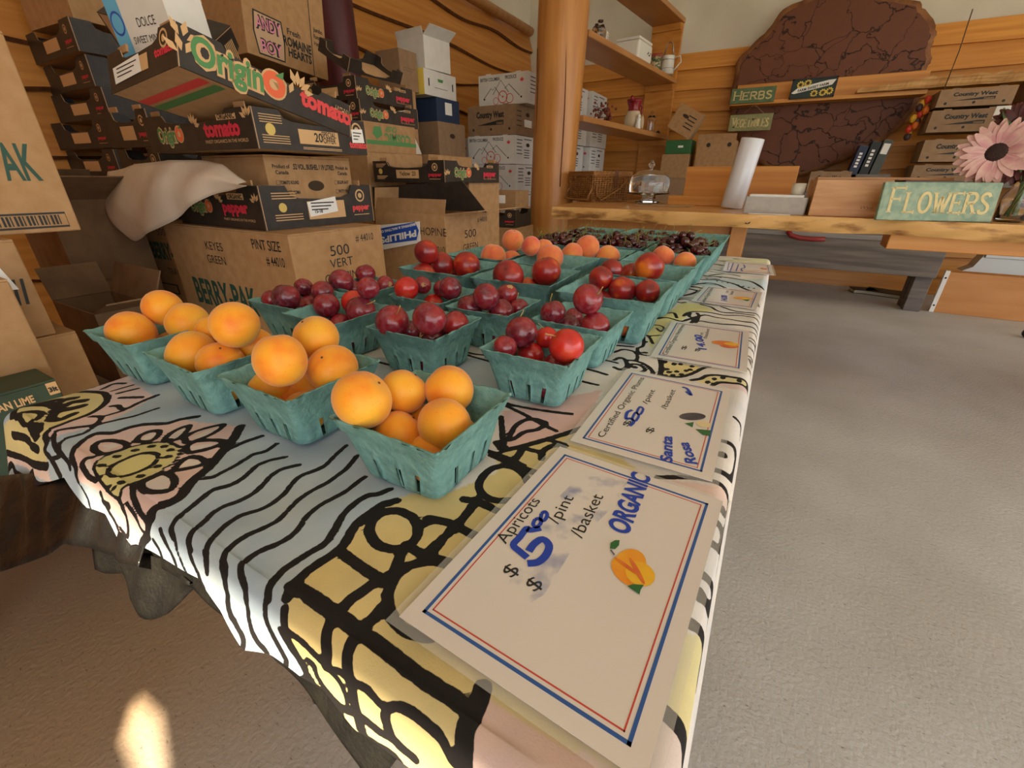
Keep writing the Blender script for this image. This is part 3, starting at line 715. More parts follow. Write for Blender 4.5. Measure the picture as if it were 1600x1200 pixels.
o = hanging('plastic_cover', [(-80,770),(0,760),(60,750),(110,775),(150,850)], [(-80,930),(0,905),(40,882),(90,905),(150,925)], 0.9, 0.03, 0.004, mat('black_plastic_film', (0.006, 0.006, 0.006), 0.32, (0.010, 0.009, 0.008), 14, 0.8, 40, spec=0.35))
tag(o, 'crumpled black plastic film below the left end of the cloth', 'cover')
# ================================================================== price signs
PAPER = mat('sign_paper', (0.74, 0.68, 0.63), 0.30, (0.70, 0.64, 0.60), 6, 0.0, spec=0.5, coat=0.6)
LAMI = mat('laminate_edge', (0.85, 0.85, 0.82), 0.12, spec=0.6, alpha=0.16)
BORDER_B = mat('border_blue', (0.03, 0.10, 0.34), 0.4); BORDER_R = mat('border_red', (0.55, 0.06, 0.04), 0.4)
SMUDGE = mat('blue_smear', (0.10, 0.20, 0.55), 0.5, alpha=0.22)
_n = SMUDGE.node_tree; _z = nd(_n, 'ShaderNodeTexNoise'); _z.inputs['Scale'].default_value = 40; _z.inputs['Detail'].default_value = 6
_t = nd(_n, 'ShaderNodeTexCoord'); _n.links.new(_t.outputs['Object'], _z.inputs['Vector'])
_r = nd(_n, 'ShaderNodeMapRange'); _r.inputs['From Min'].default_value = 0.5; _r.inputs['From Max'].default_value = 0.75; _r.inputs['To Max'].default_value = 0.55
_n.links.new(_z.outputs['Fac'], _r.inputs[0]); _n.links.new(_r.outputs[0], _n.nodes['Principled BSDF'].inputs['Alpha'])
P_OR = mat('picture_orange', (0.80, 0.26, 0.02), 0.4, (0.86, 0.40, 0.03), 30); P_YE = mat('picture_yellow', (0.85, 0.48, 0.03), 0.4, (0.80, 0.40, 0.02), 30)
P_GR = mat('picture_leaf', (0.03, 0.14, 0.04), 0.4); P_PU = mat('picture_plum', (0.05, 0.04, 0.06), 0.4, (0.12, 0.10, 0.12), 40)
P_FL = mat('picture_flesh', (0.72, 0.60, 0.34), 0.4); P_RD = mat('picture_red', (0.62, 0.10, 0.04), 0.4, (0.80, 0.25, 0.03), 40)
class Sign:
    def __init__(s, corners, label, z=0.0016):
        s.z = TZ+z; Q = [onZ(*c, s.z) for c in corners]
        s.c = sum(Q)/4; d = (Q[1]-Q[0])+(Q[2]-Q[3]); d[2] = 0; s.d = d/np.linalg.norm(d); s.u = np.array([-s.d[1], s.d[0], 0])
        s.W = (np.linalg.norm(Q[1]-Q[0])+np.linalg.norm(Q[2]-Q[3]))/2; s.H = (np.linalg.norm(Q[2]-Q[1])+np.linalg.norm(Q[3]-Q[0]))/2
        s.t = thing('price_sign', label, 'sign', s.c, (0, 0, math.atan2(s.d[1], s.d[0])))
        MB().bbox(-s.W/2-0.006, s.W/2+0.006, -s.H/2-0.006, s.H/2+0.006, -0.0014, -0.0009, 0.0001).build('laminate', LAMI, s.t)
        s.pp = MB().box(-s.W/2, s.W/2, -s.H/2, s.H/2, -0.0007, 0.0).build('paper', PAPER, s.t)
        s.ink = MB(); s.mark = MB(); s.pic = MB(); s.lev = 0.0003
        for name, m, ins, w in (('border_line', BORDER_B, 0.010, 0.0022), ('border_line', BORDER_R, 0.0145, 0.0009)):
            b = MB(); X, Y = s.W/2-ins, s.H/2-ins
            for x0, x1, y0, y1 in ((-X, X, Y-w, Y), (-X, X, -Y, -Y+w), (-X, -X+w, -Y, Y), (X-w, X, -Y, Y)):
                b.box(x0, x1, y0, y1, 0.0, 0.00015)
            b.build(name, m, s.pp)
    def loc(s, px, py):
        q = onZ(px, py, s.z)-s.c; return q@s.d, q@s.u
    def text(s, st, p0, p1, h, bold=0.0):
        a, b = np.array(s.loc(*p0)), np.array(s.loc(*p1)); ux = (b-a); L = np.linalg.norm(ux); ux = ux/L
        b_ = MB(); put_text(b_, st, (a[0], a[1], 0.0003), (ux[0], ux[1], 0), (-ux[1], ux[0], 0), h, L, 0, 'L', bold); b_.build('lettering', INK_K, s.pp)
    def marker(s, st, p0, p1, h, bold=0.03):
        a, b = np.array(s.loc(*p0)), np.array(s.loc(*p1)); ux = (b-a); L = np.linalg.norm(ux); ux = ux/L
        b_ = MB(); put_text(b_, st, (a[0], a[1], 0.0005), (ux[0], ux[1], 0), (-ux[1], ux[0], 0), h, L, 0, 'L', bold, shear=0.1); b_.build('marker_writing', MARKER, s.pp)
    def stroke(s, pts, w):
        b_ = MB(); ribbon(b_, smooth_line([s.loc(*p) for p in pts], 4), w, (0, 0, 0.0005), (1, 0, 0), (0, 1, 0)); b_.build('marker_writing', MARKER, s.pp)
    def blob(s, px, py, rx, ry, m, ang=0.0):
        c = s.loc(px, py); s.lev += 0.00008
        b = MB(); disc(b, (0, 0), rx, (c[0], c[1], s.lev), (math.cos(ang), math.sin(ang), 0), (-math.sin(ang), math.cos(ang), 0), 0, 24, ry)
        b.build('picture', m, s.pp)
    def poly(s, pts, m):
        s.lev += 0.00008; b = MB(); b.add([(*s.loc(*p), s.lev) for p in pts], [tuple(range(len(pts)))]); b.build('picture', m, s.pp)
    def done(s):
        if s.ink.v: s.ink.build('lettering', INK_K, s.t)
        if s.mark.v: s.mark.build('marker_writing', MARKER, s.t)
S1 = Sign([(620,963),(875,700),(1128,780),(1013,1224)], 'largest laminated price sign reading Apricots and organic, nearest the camera', 0.0046)
S1.text('Apricots', (790,851), (845,783), 0.0105)
S1.text('/pint', (872,820), (897,778), 0.0105)
S1.text('/basket', (909,842), (943,776), 0.0105)
S1.text('$', (800,904), (813,891), 0.0105); S1.text('$', (836,926), (850,913), 0.0105)
S1.stroke([(845,826),(828,829),(823,826),(812,840),(802,852),(812,862),(824,872)], 0.0055)
S1.stroke([(826,862),(835,850),(848,843),(858,853),(853,868),(840,879),(824,881)], 0.0060)
S1.stroke([(836,812),(833,820),(838,824),(845,818),(843,811),(836,812)], 0.0032); S1.stroke([(846,803),(845,812),(850,814),(855,806),(852,800),(846,803)], 0.0032)
S1.marker('ORGANIC', (980,838), (1016,746), 0.0165, 0.035)
S1.poly([(850,800),(905,745),(985,700+45),(960,790),(900,850),(850,930),(800,960),(790,920)], SMUDGE)
S1.blob(978,893,0.013,0.009,P_OR,0.9); S1.blob(984,882,0.0155,0.0105,P_OR,-0.1); S1.blob(1000,897,0.0105,0.010,P_YE,0.2)
S1.poly([(953,858),(954,849),(961,845),(968,845),(967,853),(961,859)], P_GR); S1.poly([(980,917),(988,914),(1006,915),(1001,922),(999,930),(990,924)], P_GR)
S1.blob(995,893,0.0115,0.0018,P_RD,0.75); S1.blob(979,886,0.0015,0.0105,P_RD,-0.3); S1.poly([(953,861),(955,860),(961,868),(959,869)], P_PU)
S1.done()
S2 = Sign([(888.7,688.7),(978.7,578),(1142.5,608),(1114.5,750.5)], 'laminated price sign reading Certified Organic Plums with a dark plum picture', 0.0040)
S2.text('Certified Organic Plums', (943,684), (1007,591), 0.0075)
S2.text('/pint', (1011,632), (1024,610), 0.0068); S2.text('/basket', (1041,640), (1056,610), 0.0068)
S2.text('$', (981,667), (988,659), 0.0075); S2.text('$', (1017,678), (1024,670), 0.0075)
S2.stroke([(988,641),(980,645),(978,655),(985,654),(990,660),(984,666)], 0.0038)
S2.stroke([(991,647),(988,655),(993,658),(998,650),(994,645),(991,647)], 0.003); S2.stroke([(998,638),(995,645),(1000,648),(1005,640),(1001,636),(998,638)], 0.003)
S2.marker('Santa', (1050,724), (1050,683), 0.011, 0.03); S2.marker('Rosa', (1090,726), (1075,692), 0.011, 0.03)
S2.stroke([(1066,605),(1074,608),(1080,618),(1072,612)], 0.004)
S2.blob(1082,651,0.016,0.0085,P_PU,-0.9); S2.blob(1099,663,0.008,0.008,P_FL,0.3)
S2.poly([(1070,662),(1084,660),(1082,668)], P_GR); S2.poly([(1087,671),(1110,673),(1110,682),(1098,680)], P_GR)
S2.done()
S3 = Sign([(1016,557),(1050,501),(1170.5,517.5),(1167,580.7)], 'laminated price sign reading Certified Organic Nectarines with a sliced nectarine picture', 0.0036)
S3.text('Certified Organic Nectarines', (1042,555), (1070,508), 0.0075)
S3.text('/pint', (1095,534), (1099,520), 0.006); S3.text('/basket', (1104,530), (1109,514), 0.006)
S3.text('$', (1070,547), (1074,541), 0.007); S3.text('$', (1091,550), (1095,545), 0.007)
S3.marker('14.00', (1104,547), (1096,524), 0.0125, 0.03)
S3.blob(1130,536,0.019,0.011,P_RD,-1.2); S3.blob(1139,541,0.014,0.010,P_RD,-1.2); S3.blob(1143,538,0.012,0.008,P_YE,-1.2)
S3.done()
S4 = Sign([(1079,471),(1102,447),(1191,456),(1182,482)], 'small laminated price sign with a peach picture beside the empty cherry baskets', 0.0036)
S4.text('Certified Organic Peaches', (1100,474), (1115,450), 0.0085)
S4.text('/pint', (1137,458), (1139,454), 0.007); S4.text('/basket', (1144,461), (1147,455), 0.007)
S4.marker('14.00', (1136,471), (1136,462), 0.013, 0.03)
S4.blob(1160,466,0.020,0.012,P_OR,-1.2); S4.blob(1166,467,0.012,0.008,P_YE,-1.2); S4.poly([(1160,468),(1172,468),(1168,471)], P_GR)
S4.done()
S4.t['label'] = 'laminated price sign with an orange peach picture, fourth from the camera'
S5 = Sign([(1131,425),(1136,410),(1202,412),(1207,427)], 'farthest laminated price sign lying at the far corner of the table', 0.0036)
S5.stroke([(1140,425),(1146,411)], 0.003); S5.stroke([(1150,424),(1154,413)], 0.003); S5.stroke([(1160,424),(1158,420),(1164,418),(1162,414)], 0.004)
S5.blob(1193,420,0.014,0.010,P_RD,0.2)
S5.done()

# ================================================================== pulp baskets
PULP = mat('moulded_pulp', (0.138, 0.295, 0.272), 0.85, (0.195, 0.380, 0.348), 90, 0.55, 160, randv=0.08, spec=0.2, detail=6)
def basket_mesh(bw, tw, h, seed):
    r = random.Random(seed); N = 15; K = 3
    def ring(half, rad, z, jit=0.0):
        pts = []
        for sx, sy, a0 in ((1, -1, -math.pi/2), (1, 1, 0), (-1, 1, math.pi/2), (-1, -1, math.pi)):
            cx, cy = sx*(half-rad), sy*(half-rad)
            for k in range(K+1):
                a = a0+(math.pi/2)*k/K; pts.append((cx+rad*math.cos(a), cy+rad*math.sin(a)))
        out = []
        m = len(pts)
        for i in range(m):
            p, q = pts[i], pts[(i+1) % m]; out.append(p)
            if i % (K+1) == K:
                for k in range(1, N): out.append((p[0]+(q[0]-p[0])*k/N, p[1]+(q[1]-p[1])*k/N))
        return [(x, y, z+(r.uniform(-jit, jit))) for x, y in out]
    H = lambda t: bw/2+(tw/2-bw/2-0.0025)*t
    lv = [(0.0, 0), (0.06, 0), (0.16, 0), (0.42, 0), (0.60, 0), (0.77, 0), (0.80, 0.0022), (0.985, 0.0035), (1.0, 0.0045)]
    rings = []
    for t, e in lv:
        rings.append(ring(H(t)+e-(0.004 if t == 0 else 0), 0.011-0.007*t, h*t, 0.0011 if t > 0.9 else 0.0))
    n = len(rings[0]); vs = [p for R_ in rings for p in R_]; fs = []
    side = N+K; slots = {3, 7, 8, 12} if False else {3, 8, 12}
    for i in range(len(rings)-1):
        for k in range(n):
            c = (k % side)-K
            if i in (1, 2) and c in slots: continue
            fs.append((i*n+k, i*n+(k+1) % n, (i+1)*n+(k+1) % n, (i+1)*n+k))
    cidx = len(vs); vs.append((0, 0, 0))
    for k in range(n): fs.append((cidx, (k+1) % n, k))
    # inner skin
    o = len(vs); th = 0.0026
    for R_, (t, e) in zip(rings, lv):
        for x, y, z in R_:
            d = math.hypot(x, y); f = 1-th/d
            vs.append((x*f, y*f, z+(th if t == 0 else 0)))
    ni = []
    for i in range(len(rings)-1):
        for k in range(n):
            c = (k % side)-K
            if i in (1, 2) and c in slots: continue
            ni.append((o+i*n+k, o+(i+1)*n+k, o+(i+1)*n+(k+1) % n, o+i*n+(k+1) % n))
    top = (len(rings)-1)*n
    for k in range(n): ni.append((top+k, top+(k+1) % n, o+top+(k+1) % n, o+top+k))
    ci = len(vs); vs.append((0, 0, th))
    for k in range(n): ni.append((ci, o+k, o+(k+1) % n))
    # walls of the slots
    for k in range(n):
        if (k % side)-K in slots:
            k2 = (k+1) % n
            for i in (1, 2):
                ni.append((i*n+k, (i+1)*n+k, o+(i+1)*n+k, o+i*n+k)); ni.append((i*n+k2, o+i*n+k2, o+(i+1)*n+k2, (i+1)*n+k2))
            ni.append((3*n+k, 3*n+k2, o+3*n+k2, o+3*n+k)); ni.append((n+k, o+n+k, o+n+k2, n+k2))
    mb = MB(); mb.add(vs, fs+ni, 0, True); me = mb.mesh('basket', PULP)
    return me
PINT = [basket_mesh(0.084, 0.114, 0.066, s) for s in range(3)]
QUART = [basket_mesh(0.124, 0.164, 0.080, s+10) for s in range(3)]
APR = bpy.data.materials.new('apricot_skin')
def fruit_mat(name, c0, c1, c2, rough, blush_scale, coat=0.0, bloom=0.0, split=0.5, speck=0.0, spec=0.5):
    m = bpy.data.materials.new(name); m.use_nodes = True; nt = m.node_tree; b = nt.nodes['Principled BSDF']
    b.inputs['Roughness'].default_value = rough; b.inputs['Coat Weight'].default_value = coat; b.inputs['Specular IOR Level'].default_value = spec
    b.inputs['Coat Roughness'].default_value = 0.15
    tc = nd(nt, 'ShaderNodeTexCoord'); oi = nd(nt, 'ShaderNodeObjectInfo')
    ad = nd(nt, 'ShaderNodeVectorMath', operation='MULTIPLY_ADD'); ad.inputs[1].default_value = (1, 1, 1)
    cx = nd(nt, 'ShaderNodeCombineXYZ'); mu = nd(nt, 'ShaderNodeMath', operation='MULTIPLY'); mu.inputs[1].default_value = 37.0
    nt.links.new(oi.outputs['Random'], mu.inputs[0])
    for i in range(3): nt.links.new(mu.outputs[0], cx.inputs[i])
    nt.links.new(tc.outputs['Object'], ad.inputs[0]); nt.links.new(cx.outputs[0], ad.inputs[2])
    nz = nd(nt, 'ShaderNodeTexNoise'); nz.inputs['Scale'].default_value = blush_scale; nz.inputs['Detail'].default_value = 2.5; nt.links.new(ad.outputs[0], nz.inputs['Vector'])
    cr = nd(nt, 'ShaderNodeValToRGB'); e = cr.color_ramp.elements
    e[0].position = 0.28; e[0].color = (*c0, 1); e[1].position = split; e[1].color = (*c1, 1); e2 = e.new(0.78); e2.color = (*c2, 1)
    sh = nd(nt, 'ShaderNodeMath', operation='MULTIPLY_ADD'); sh.inputs[1].default_value = 0.22; sh.inputs[2].default_value = -0.11
    nt.links.new(oi.outputs['Random'], sh.inputs[0]); a2 = nd(nt, 'ShaderNodeMath', operation='ADD'); nt.links.new(nz.outputs['Fac'], a2.inputs[0]); nt.links.new(sh.outputs[0], a2.inputs[1])
    nt.links.new(a2.outputs[0], cr.inputs[0]); src = cr.outputs[0]
    if speck:
        v = nd(nt, 'ShaderNodeTexNoise'); v.inputs['Scale'].default_value = 13; v.inputs['Detail'].default_value = 1; nt.links.new(ad.outputs[0], v.inputs['Vector'])
        r = nd(nt, 'ShaderNodeMapRange'); r.inputs['From Min'].default_value = 0.68; r.inputs['From Max'].default_value = 0.78; r.inputs['To Max'].default_value = speck; nt.links.new(v.outputs['Fac'], r.inputs[0])
        mx = nd(nt, 'ShaderNodeMix', data_type='RGBA'); nt.links.new(r.outputs[0], mx.inputs[0]); nt.links.new(src, mx.inputs[6]); mx.inputs[7].default_value = (0.30, 0.07, 0.01, 1); src = mx.outputs[2]
    if bloom:
        v = nd(nt, 'ShaderNodeTexNoise'); v.inputs['Scale'].default_value = 2.6; v.inputs['Detail'].default_value = 6; nt.links.new(ad.outputs[0], v.inputs['Vector'])
        r = nd(nt, 'ShaderNodeMapRange'); r.inputs['From Min'].default_value = 0.45; r.inputs['From Max'].default_value = 0.72; r.inputs['To Max'].default_value = bloom; nt.links.new(v.outputs['Fac'], r.inputs[0])
        mx = nd(nt, 'ShaderNodeMix', data_type='RGBA'); nt.links.new(r.outputs[0], mx.inputs[0]); nt.links.new(src, mx.inputs[6]); mx.inputs[7].default_value = (0.36, 0.16, 0.22, 1); src = mx.outputs[2]
    nt.links.new(src, b.inputs['Base Color']); return m
bpy.data.materials.remove(APR)
APR = fruit_mat('apricot_skin', (0.84, 0.40, 0.025), (0.85, 0.31, 0.014), (0.76, 0.17, 0.012), 0.46, 0.9, 0.0, 0, 0.55, 0.30, 0.35)
APR.node_tree.nodes['Principled BSDF'].inputs['Sheen Weight'].default_value = 0.25
PLUM = fruit_mat('plum_skin', (0.10, 0.008, 0.018), (0.22, 0.012, 0.022), (0.36, 0.02, 0.02), 0.20, 0.8, 0.25, 0.30, 0.5)
PLUM_RED = fruit_mat('bright_red_plum_skin', (0.40, 0.012, 0.012), (0.58, 0.02, 0.012), (0.62, 0.06, 0.015), 0.25, 0.8, 0.3, 0.10, 0.5)
NECT = fruit_mat('nectarine_skin', (0.16, 0.008, 0.012), (0.38, 0.018, 0.012), (0.78, 0.20, 0.02), 0.28, 0.9, 0.25, 0.06, 0.55)
PEACH = fruit_mat('peach_skin', (0.80, 0.34, 0.06), (0.78, 0.22, 0.06), (0.66, 0.09, 0.05), 0.7, 0.8, 0, 0.10, 0.5, 0, 0.2)
PEACH.node_tree.nodes['Principled BSDF'].inputs['Sheen Weight'].default_value = 0.4
CHER = fruit_mat('cherry_skin', (0.018, 0.002, 0.004), (0.05, 0.003, 0.006), (0.10, 0.006, 0.008), 0.16, 1.0, 0.3, 0, 0.5)
STEMM = mat('green_brown_stem', (0.22, 0.22, 0.05), 0.6); PIT = mat('stem_scar', (0.10, 0.05, 0.02), 0.8); SCAR = mat('tan_skin_scar', (0.45, 0.27, 0.11), 0.8)
def fruit_mesh(name, m, rad, cleft=0.06, depth=0.12, elong=(1, 1, 1), n=28, k=18, lob=0.0):
    vs = []; fs = []
    for i in range(k+1):
        a = math.pi*i/k
        for j in range(n):
            b = 2*math.pi*j/n
            s = 1.0
            db = min(b, 2*math.pi-b); s -= cleft*math.exp(-(db/0.22)**2)*math.sin(a)**0.6
            s -= depth*math.exp(-(a/0.30)**2)+0.3*depth*math.exp(-((math.pi-a)/0.25)**2)
            s += lob*math.cos(2*b)*math.sin(a)
            vs.append((rad*elong[0]*s*math.sin(a)*math.cos(b), rad*elong[1]*s*math.sin(a)*math.sin(b), rad*elong[2]*s*math.cos(a)))
    for i in range(k):
        for j in range(n):
            fs.append((i*n+j, (i+1)*n+j, (i+1)*n+(j+1) % n, i*n+(j+1) % n))
    mb = MB(); mb.add(vs, fs, 0, True); return mb.mesh(name, m)
RAPR, RPL, RNE, RPE = 0.0245, 0.0205, 0.031, 0.032
FM = {'apricot': [fruit_mesh('apricot', APR, 1, 0.055, 0.10, (1.0, 0.94, 1.03)), fruit_mesh('apricot', APR, 1, 0.045, 0.10, (1.04, 0.97, 0.96))],
      'plum': [fruit_mesh('plum', PLUM, 1, 0.02, 0.10, (1, 1, 0.97)), fruit_mesh('plum', PLUM, 1, 0.025, 0.12, (1.03, 0.98, 1.0))],
      'red_plum': [fruit_mesh('plum', PLUM_RED, 1, 0.02, 0.10, (1, 1, 0.98))],
      'nectarine': [fruit_mesh('nectarine', NECT, 1, 0.05, 0.14, (1, 1, 0.96)), fruit_mesh('nectarine', NECT, 1, 0.04, 0.14, (1.03, 0.98, 1.02))],
      'peach': [fruit_mesh('peach', PEACH, 1, 0.06, 0.14, (1, 1, 0.97))]}
_pm = MB(); _pm.ball((0, 0, 0), (0.05, 0.05, 0.025), 8, 5); PIT_ME = _pm.mesh('stem_scar', PIT)
_pm = MB(); _pm.tube([(0, 0, 0), (0.10, 0.02, 0.25), (0.22, 0.10, 0.46), (0.27, 0.16, 0.62)], [0.035, 0.028, 0.028, 0.04], 6); STEM_ME = _pm.mesh('stem', mat('pale_stem', (0.45, 0.33, 0.10), 0.6))
def scar_mesh():
    vs = [(0, 0, 1.004)]; n = 14; r = random.Random(4)
    for k in range(n):
        a = 2*math.pi*k/n; q = r.uniform(0.16, 0.42); vs.append((math.sin(q)*math.cos(a)*1.004, math.sin(q)*math.sin(a)*1.004, math.cos(q)*1.004))
    mb = MB(); mb.add(vs, [(0, 1+k, 1+(k+1) % n) for k in range(n)], 0, True); return mb.mesh('skin_scar', SCAR)
SCAR_ME = scar_mesh()
ORD = ['leftmost', 'second from left', 'third from left', 'fourth from left', 'fifth from left', 'sixth from left', 'seventh from left']
BASKETS = []
def basket(kind, cx, cy, yaw, label, group, where, fr, kindf, fruits, bottoms=3):
    me = random.choice(PINT if kind == 'pint' else QUART); half = (0.114 if kind == 'pint' else 0.164)/2; h = 0.066 if kind == 'pint' else 0.080
    o = link('pint_basket' if kind == 'pint' else 'quart_basket', me, None, (cx, cy, TZ+0.0022), (0, 0, yaw+random.choice((0, math.pi/2, math.pi))))
    tag(o, label, 'basket', group); BASKETS.append(o)
    R0 = {'apricot': RAPR, 'plum': RPL, 'red_plum': RPL, 'nectarine': RNE, 'peach': RPE}
    pts = []
    for q in fruits:
        px, py, rp = q[:3]; kf = q[3] if len(q) > 3 else kindf; R = R0[kf]; best = None
        for z in np.linspace(TZ+h-0.030, TZ+h+0.045, 40):
            p = onZ(px, py, z); depth = (p-CAM)@AX_F; rr = rp*depth/F_PX
            lim = half-R*0.85-0.006*(z < TZ+h)
            pen = max(0, abs(p[0]-cx)-lim)+max(0, abs(p[1]-cy)-lim)
            sc = abs(rr-R)/R*0.012+pen+0.06*max(0, z-(TZ+h+0.028))
            if best is None or sc < best[0]: best = (sc, p, min(max(rr, R*0.72), R*1.12), kf, px)
        pts.append([best[1].copy(), best[2], best[3], best[4]])
    # part touching fruit a little
    for _ in range(14):
        for i in range(len(pts)):
            for j in range(i):
                d = pts[i][0]-pts[j][0]; L = np.linalg.norm(d); need = (pts[i][1]+pts[j][1])*0.95
                if L < need:
                    mv = d/(L+1e-9)*(need-L)*0.5; pts[i][0] += mv; pts[j][0] -= mv
        for q in pts:      # keep clear of the pulp walls
            zr = TZ+0.0022+h; dz = q[0][2]-zr; R_ = q[1]; lim = half-0.0035
            if abs(dz) < R_: lim = min(lim, half-0.0020-math.sqrt(R_*R_-dz*dz)*(0.80 if dz > 0 else 1.0))
            if dz < 0: lim = min(lim, half-0.0055+dz*(0.23 if kind == 'pint' else 0.25)-R_)
            lim = max(lim, 0.0)
            q[0][0] = min(max(q[0][0], cx-lim), cx+lim); q[0][1] = min(max(q[0][1], cy-lim), cy+lim)
    names = sorted(range(len(pts)), key=lambda i: pts[i][3])
    seen = {}
    for i, (p, r, kf, px) in enumerate(pts):
        nm = 'plum' if 'plum' in kf else kf; adj = {'apricot': 'orange', 'plum': 'dark red', 'red_plum': 'bright red', 'nectarine': 'red', 'peach': 'fuzzy pink'}[kf]
        rank = names.index(i)
        pos = 'rightmost' if rank == len(pts)-1 and rank > 1 else ORD[rank]
        f = link(nm, random.choice(FM[kf]), None, tuple(p), (random.uniform(-0.9, 0.9), random.uniform(-0.9, 0.9), random.uniform(0, 6.28))); f.scale = (r, r, r)
        tag(f, '%s %s, %s in the %s' % (adj, nm, pos, where), nm, '%ss on display' % nm)
        if kf in ('apricot', 'peach', 'nectarine'): link('stem_scar', PIT_ME, f, (0, 0, 0.90))
        elif random.random() < 0.30: link('stem', STEM_ME, f, (0, 0, 0.86))
        elif random.random() < 0.35: link('skin_scar', SCAR_ME, f, (0, 0, 0), (random.uniform(0.6, 2), random.uniform(0, 6), 0))
    # the layer underneath, glimpsed through gaps and slots
    R = R0[kindf]; b0 = {'pint': 0.042, 'quart': 0.062}[kind]-R*0.93
    for k, (sx, sy) in enumerate(((-1, -1), (1, -1), (-1, 1), (1, 1))[:bottoms]):
        r = R*0.92; nm = 'plum' if 'plum' in kindf else kindf
        f = link(nm, random.choice(FM[kindf]), None, (cx+sx*b0, cy+sy*b0, TZ+0.006+r), (random.uniform(-3, 3), random.uniform(-3, 3), 0)); f.scale = (r, r, r)
        tag(f, '%s buried under the others in the %s' % (nm, where), nm, 'buried %ss of the %s' % (nm, where))
    return o
AG, PG, NG, EG = 'apricot pint baskets in the front row', 'plum pint baskets', 'nectarine quart baskets', 'peach quart baskets'
basket('pint', -0.238, 0.260, 0.02, 'pale green pulp pint basket of apricots, nearest the camera', AG, 'nearest apricot basket', 0, 'apricot',
       [(558,629,46), (632,624,36), (707,614,38), (623,672,42), (708,659,43)], 4)
basket('pint', -0.407, 0.258, 0.0, 'green pulp pint basket of apricots, third from left in the front row', AG, 'third apricot basket', 0, 'apricot',
       [(438,563,41), (498,534,35), (520,571,38), (420,612,31), (475,608,34)], 4)
basket('pint', -0.545, 0.250, -0.03, 'green pulp pint basket of apricots, second from left in the front row', AG, 'second apricot basket', 0, 'apricot',
       [(265,552,39), (308,535,24), (336,553,33), (363,519,35), (398,538,29)], 4)
basket('pint', -0.703, 0.250, 0.02, 'green pulp pint basket of apricots at the far left', AG, 'leftmost apricot basket', 0, 'apricot',
       [(187,515,39), (236,496,28), (290,503,37)], 4)
basket('pint', -0.219, 0.463, 0.01, 'teal pulp pint basket of plums left of the plum sign', PG, 'plum basket nearest the plum sign', 0, 'plum',
       [(815,520,25), (885,541,28,'red_plum'), (782,547,18), (822,551,22,'red_plum'), (852,529,16,'red_plum'), (867,570,17)], 4)
basket('pint', -0.399, 0.453, 0.03, 'teal pulp pint basket of plums behind the nearest apricots', PG, 'plum basket behind the nearest apricots', 0, 'plum',
       [(671,498,26), (716,509,22), (612,503,26), (680,526,22), (640,518,18)], 4)
basket('pint', -0.556, 0.434, -0.02, 'teal pulp pint basket of plums between two other plum baskets', PG, 'middle plum basket behind apricots', 0, 'plum',
       [(514,480,20), (552,479,19,'red_plum'), (580,467,17), (542,501,20), (597,477,22), (572,499,15)], 4)
basket('pint', -0.675, 0.455, 0.02, 'teal pulp pint basket of plums against the brown pint carton', PG, 'leftmost plum basket', 0, 'plum',
       [(447,465,21), (415,471,15), (484,471,16), (477,455,14), (504,456,17)], 4)
basket('pint', -0.219, 0.602, -0.02, 'teal pulp pint basket of plums in front of the nectarine sign side', PG, 'second right-hand plum basket', 0, 'plum',
       [(865,490,20), (924,482,24), (932,502,24), (881,507,20), (895,497,15)], 4)
basket('pint', -0.371, 0.593, 0.02, 'teal pulp pint basket of glossy plums at the centre of the table', PG, 'central glossy plum basket', 0, 'plum',
       [(761,465,21), (794,462,17), (730,480,20), (782,486,20), (809,480,16)], 4)
basket('pint', -0.500, 0.600, -0.02, 'teal pulp pint basket with bright red plums', PG, 'bright red plum basket', 0, 'plum',
       [(635,451,19,'red_plum'), (704,451,18), (662,449,14), (672,465,16,'red_plum'), (685,457,13)], 4)
basket('pint', -0.655, 0.585, 0.02, 'teal pulp pint basket of plums touching the berry carton', PG, 'plum basket touching the berry carton', 0, 'plum',
       [(532,442,19), (572,435,15), (577,447,15), (602,445,14), (551,451,14)], 4)
basket('quart', -0.215, 0.752, 0.02, 'teal pulp quart basket of nectarines beside the nectarine sign', NG, 'nectarine basket beside its sign', 0, 'nectarine',
       [(972,451,22), (944,445,16), (1004,455,18), (932,464,19)])
basket('quart', -0.212, 0.938, -0.02, 'teal pulp quart basket with one big dark nectarine on top', NG, 'second nectarine basket on the right', 0, 'nectarine',
       [(1014,418,23), (955,422,17), (985,427,15)])
basket('quart', -0.405, 0.772, 0.05, 'teal pulp quart basket with two large nectarines, mid table', NG, 'half empty nectarine basket', 0, 'nectarine',
       [(794,432,25), (851,427,23), (829,447,14)])
basket('quart', -0.585, 0.768, -0.02, 'teal pulp quart basket of nectarines in front of the open carton', NG, 'leftmost nectarine basket', 0, 'nectarine',
       [(661,405,19), (691,414,20), (725,414,21), (651,421,19)])
basket('quart', -0.612, 0.958, 0.02, 'teal pulp quart basket heaped with peaches, left of the others', EG, 'heaped peach basket', 0, 'peach',
       [(771,401,20), (807,402,18), (803,384,17)])
basket('quart', -0.428, 0.948, -0.03, 'teal pulp quart basket of peaches, second from left', EG, 'second peach basket', 0, 'peach',
       [(857,401,21), (832,386,14), (850,388,14)])
basket('quart', -0.385, 1.116, 0.02, 'teal pulp quart basket with three peaches near the cherries', EG, 'third peach basket', 0, 'peach',
       [(889,396,17), (922,390,19), (944,400,19)])
basket('quart', -0.212, 1.112, 0.0, 'teal pulp quart basket with two golden peaches, rightmost', EG, 'rightmost peach basket', 0, 'peach',
       [(1036,401,17), (1070,411,17)], 2)
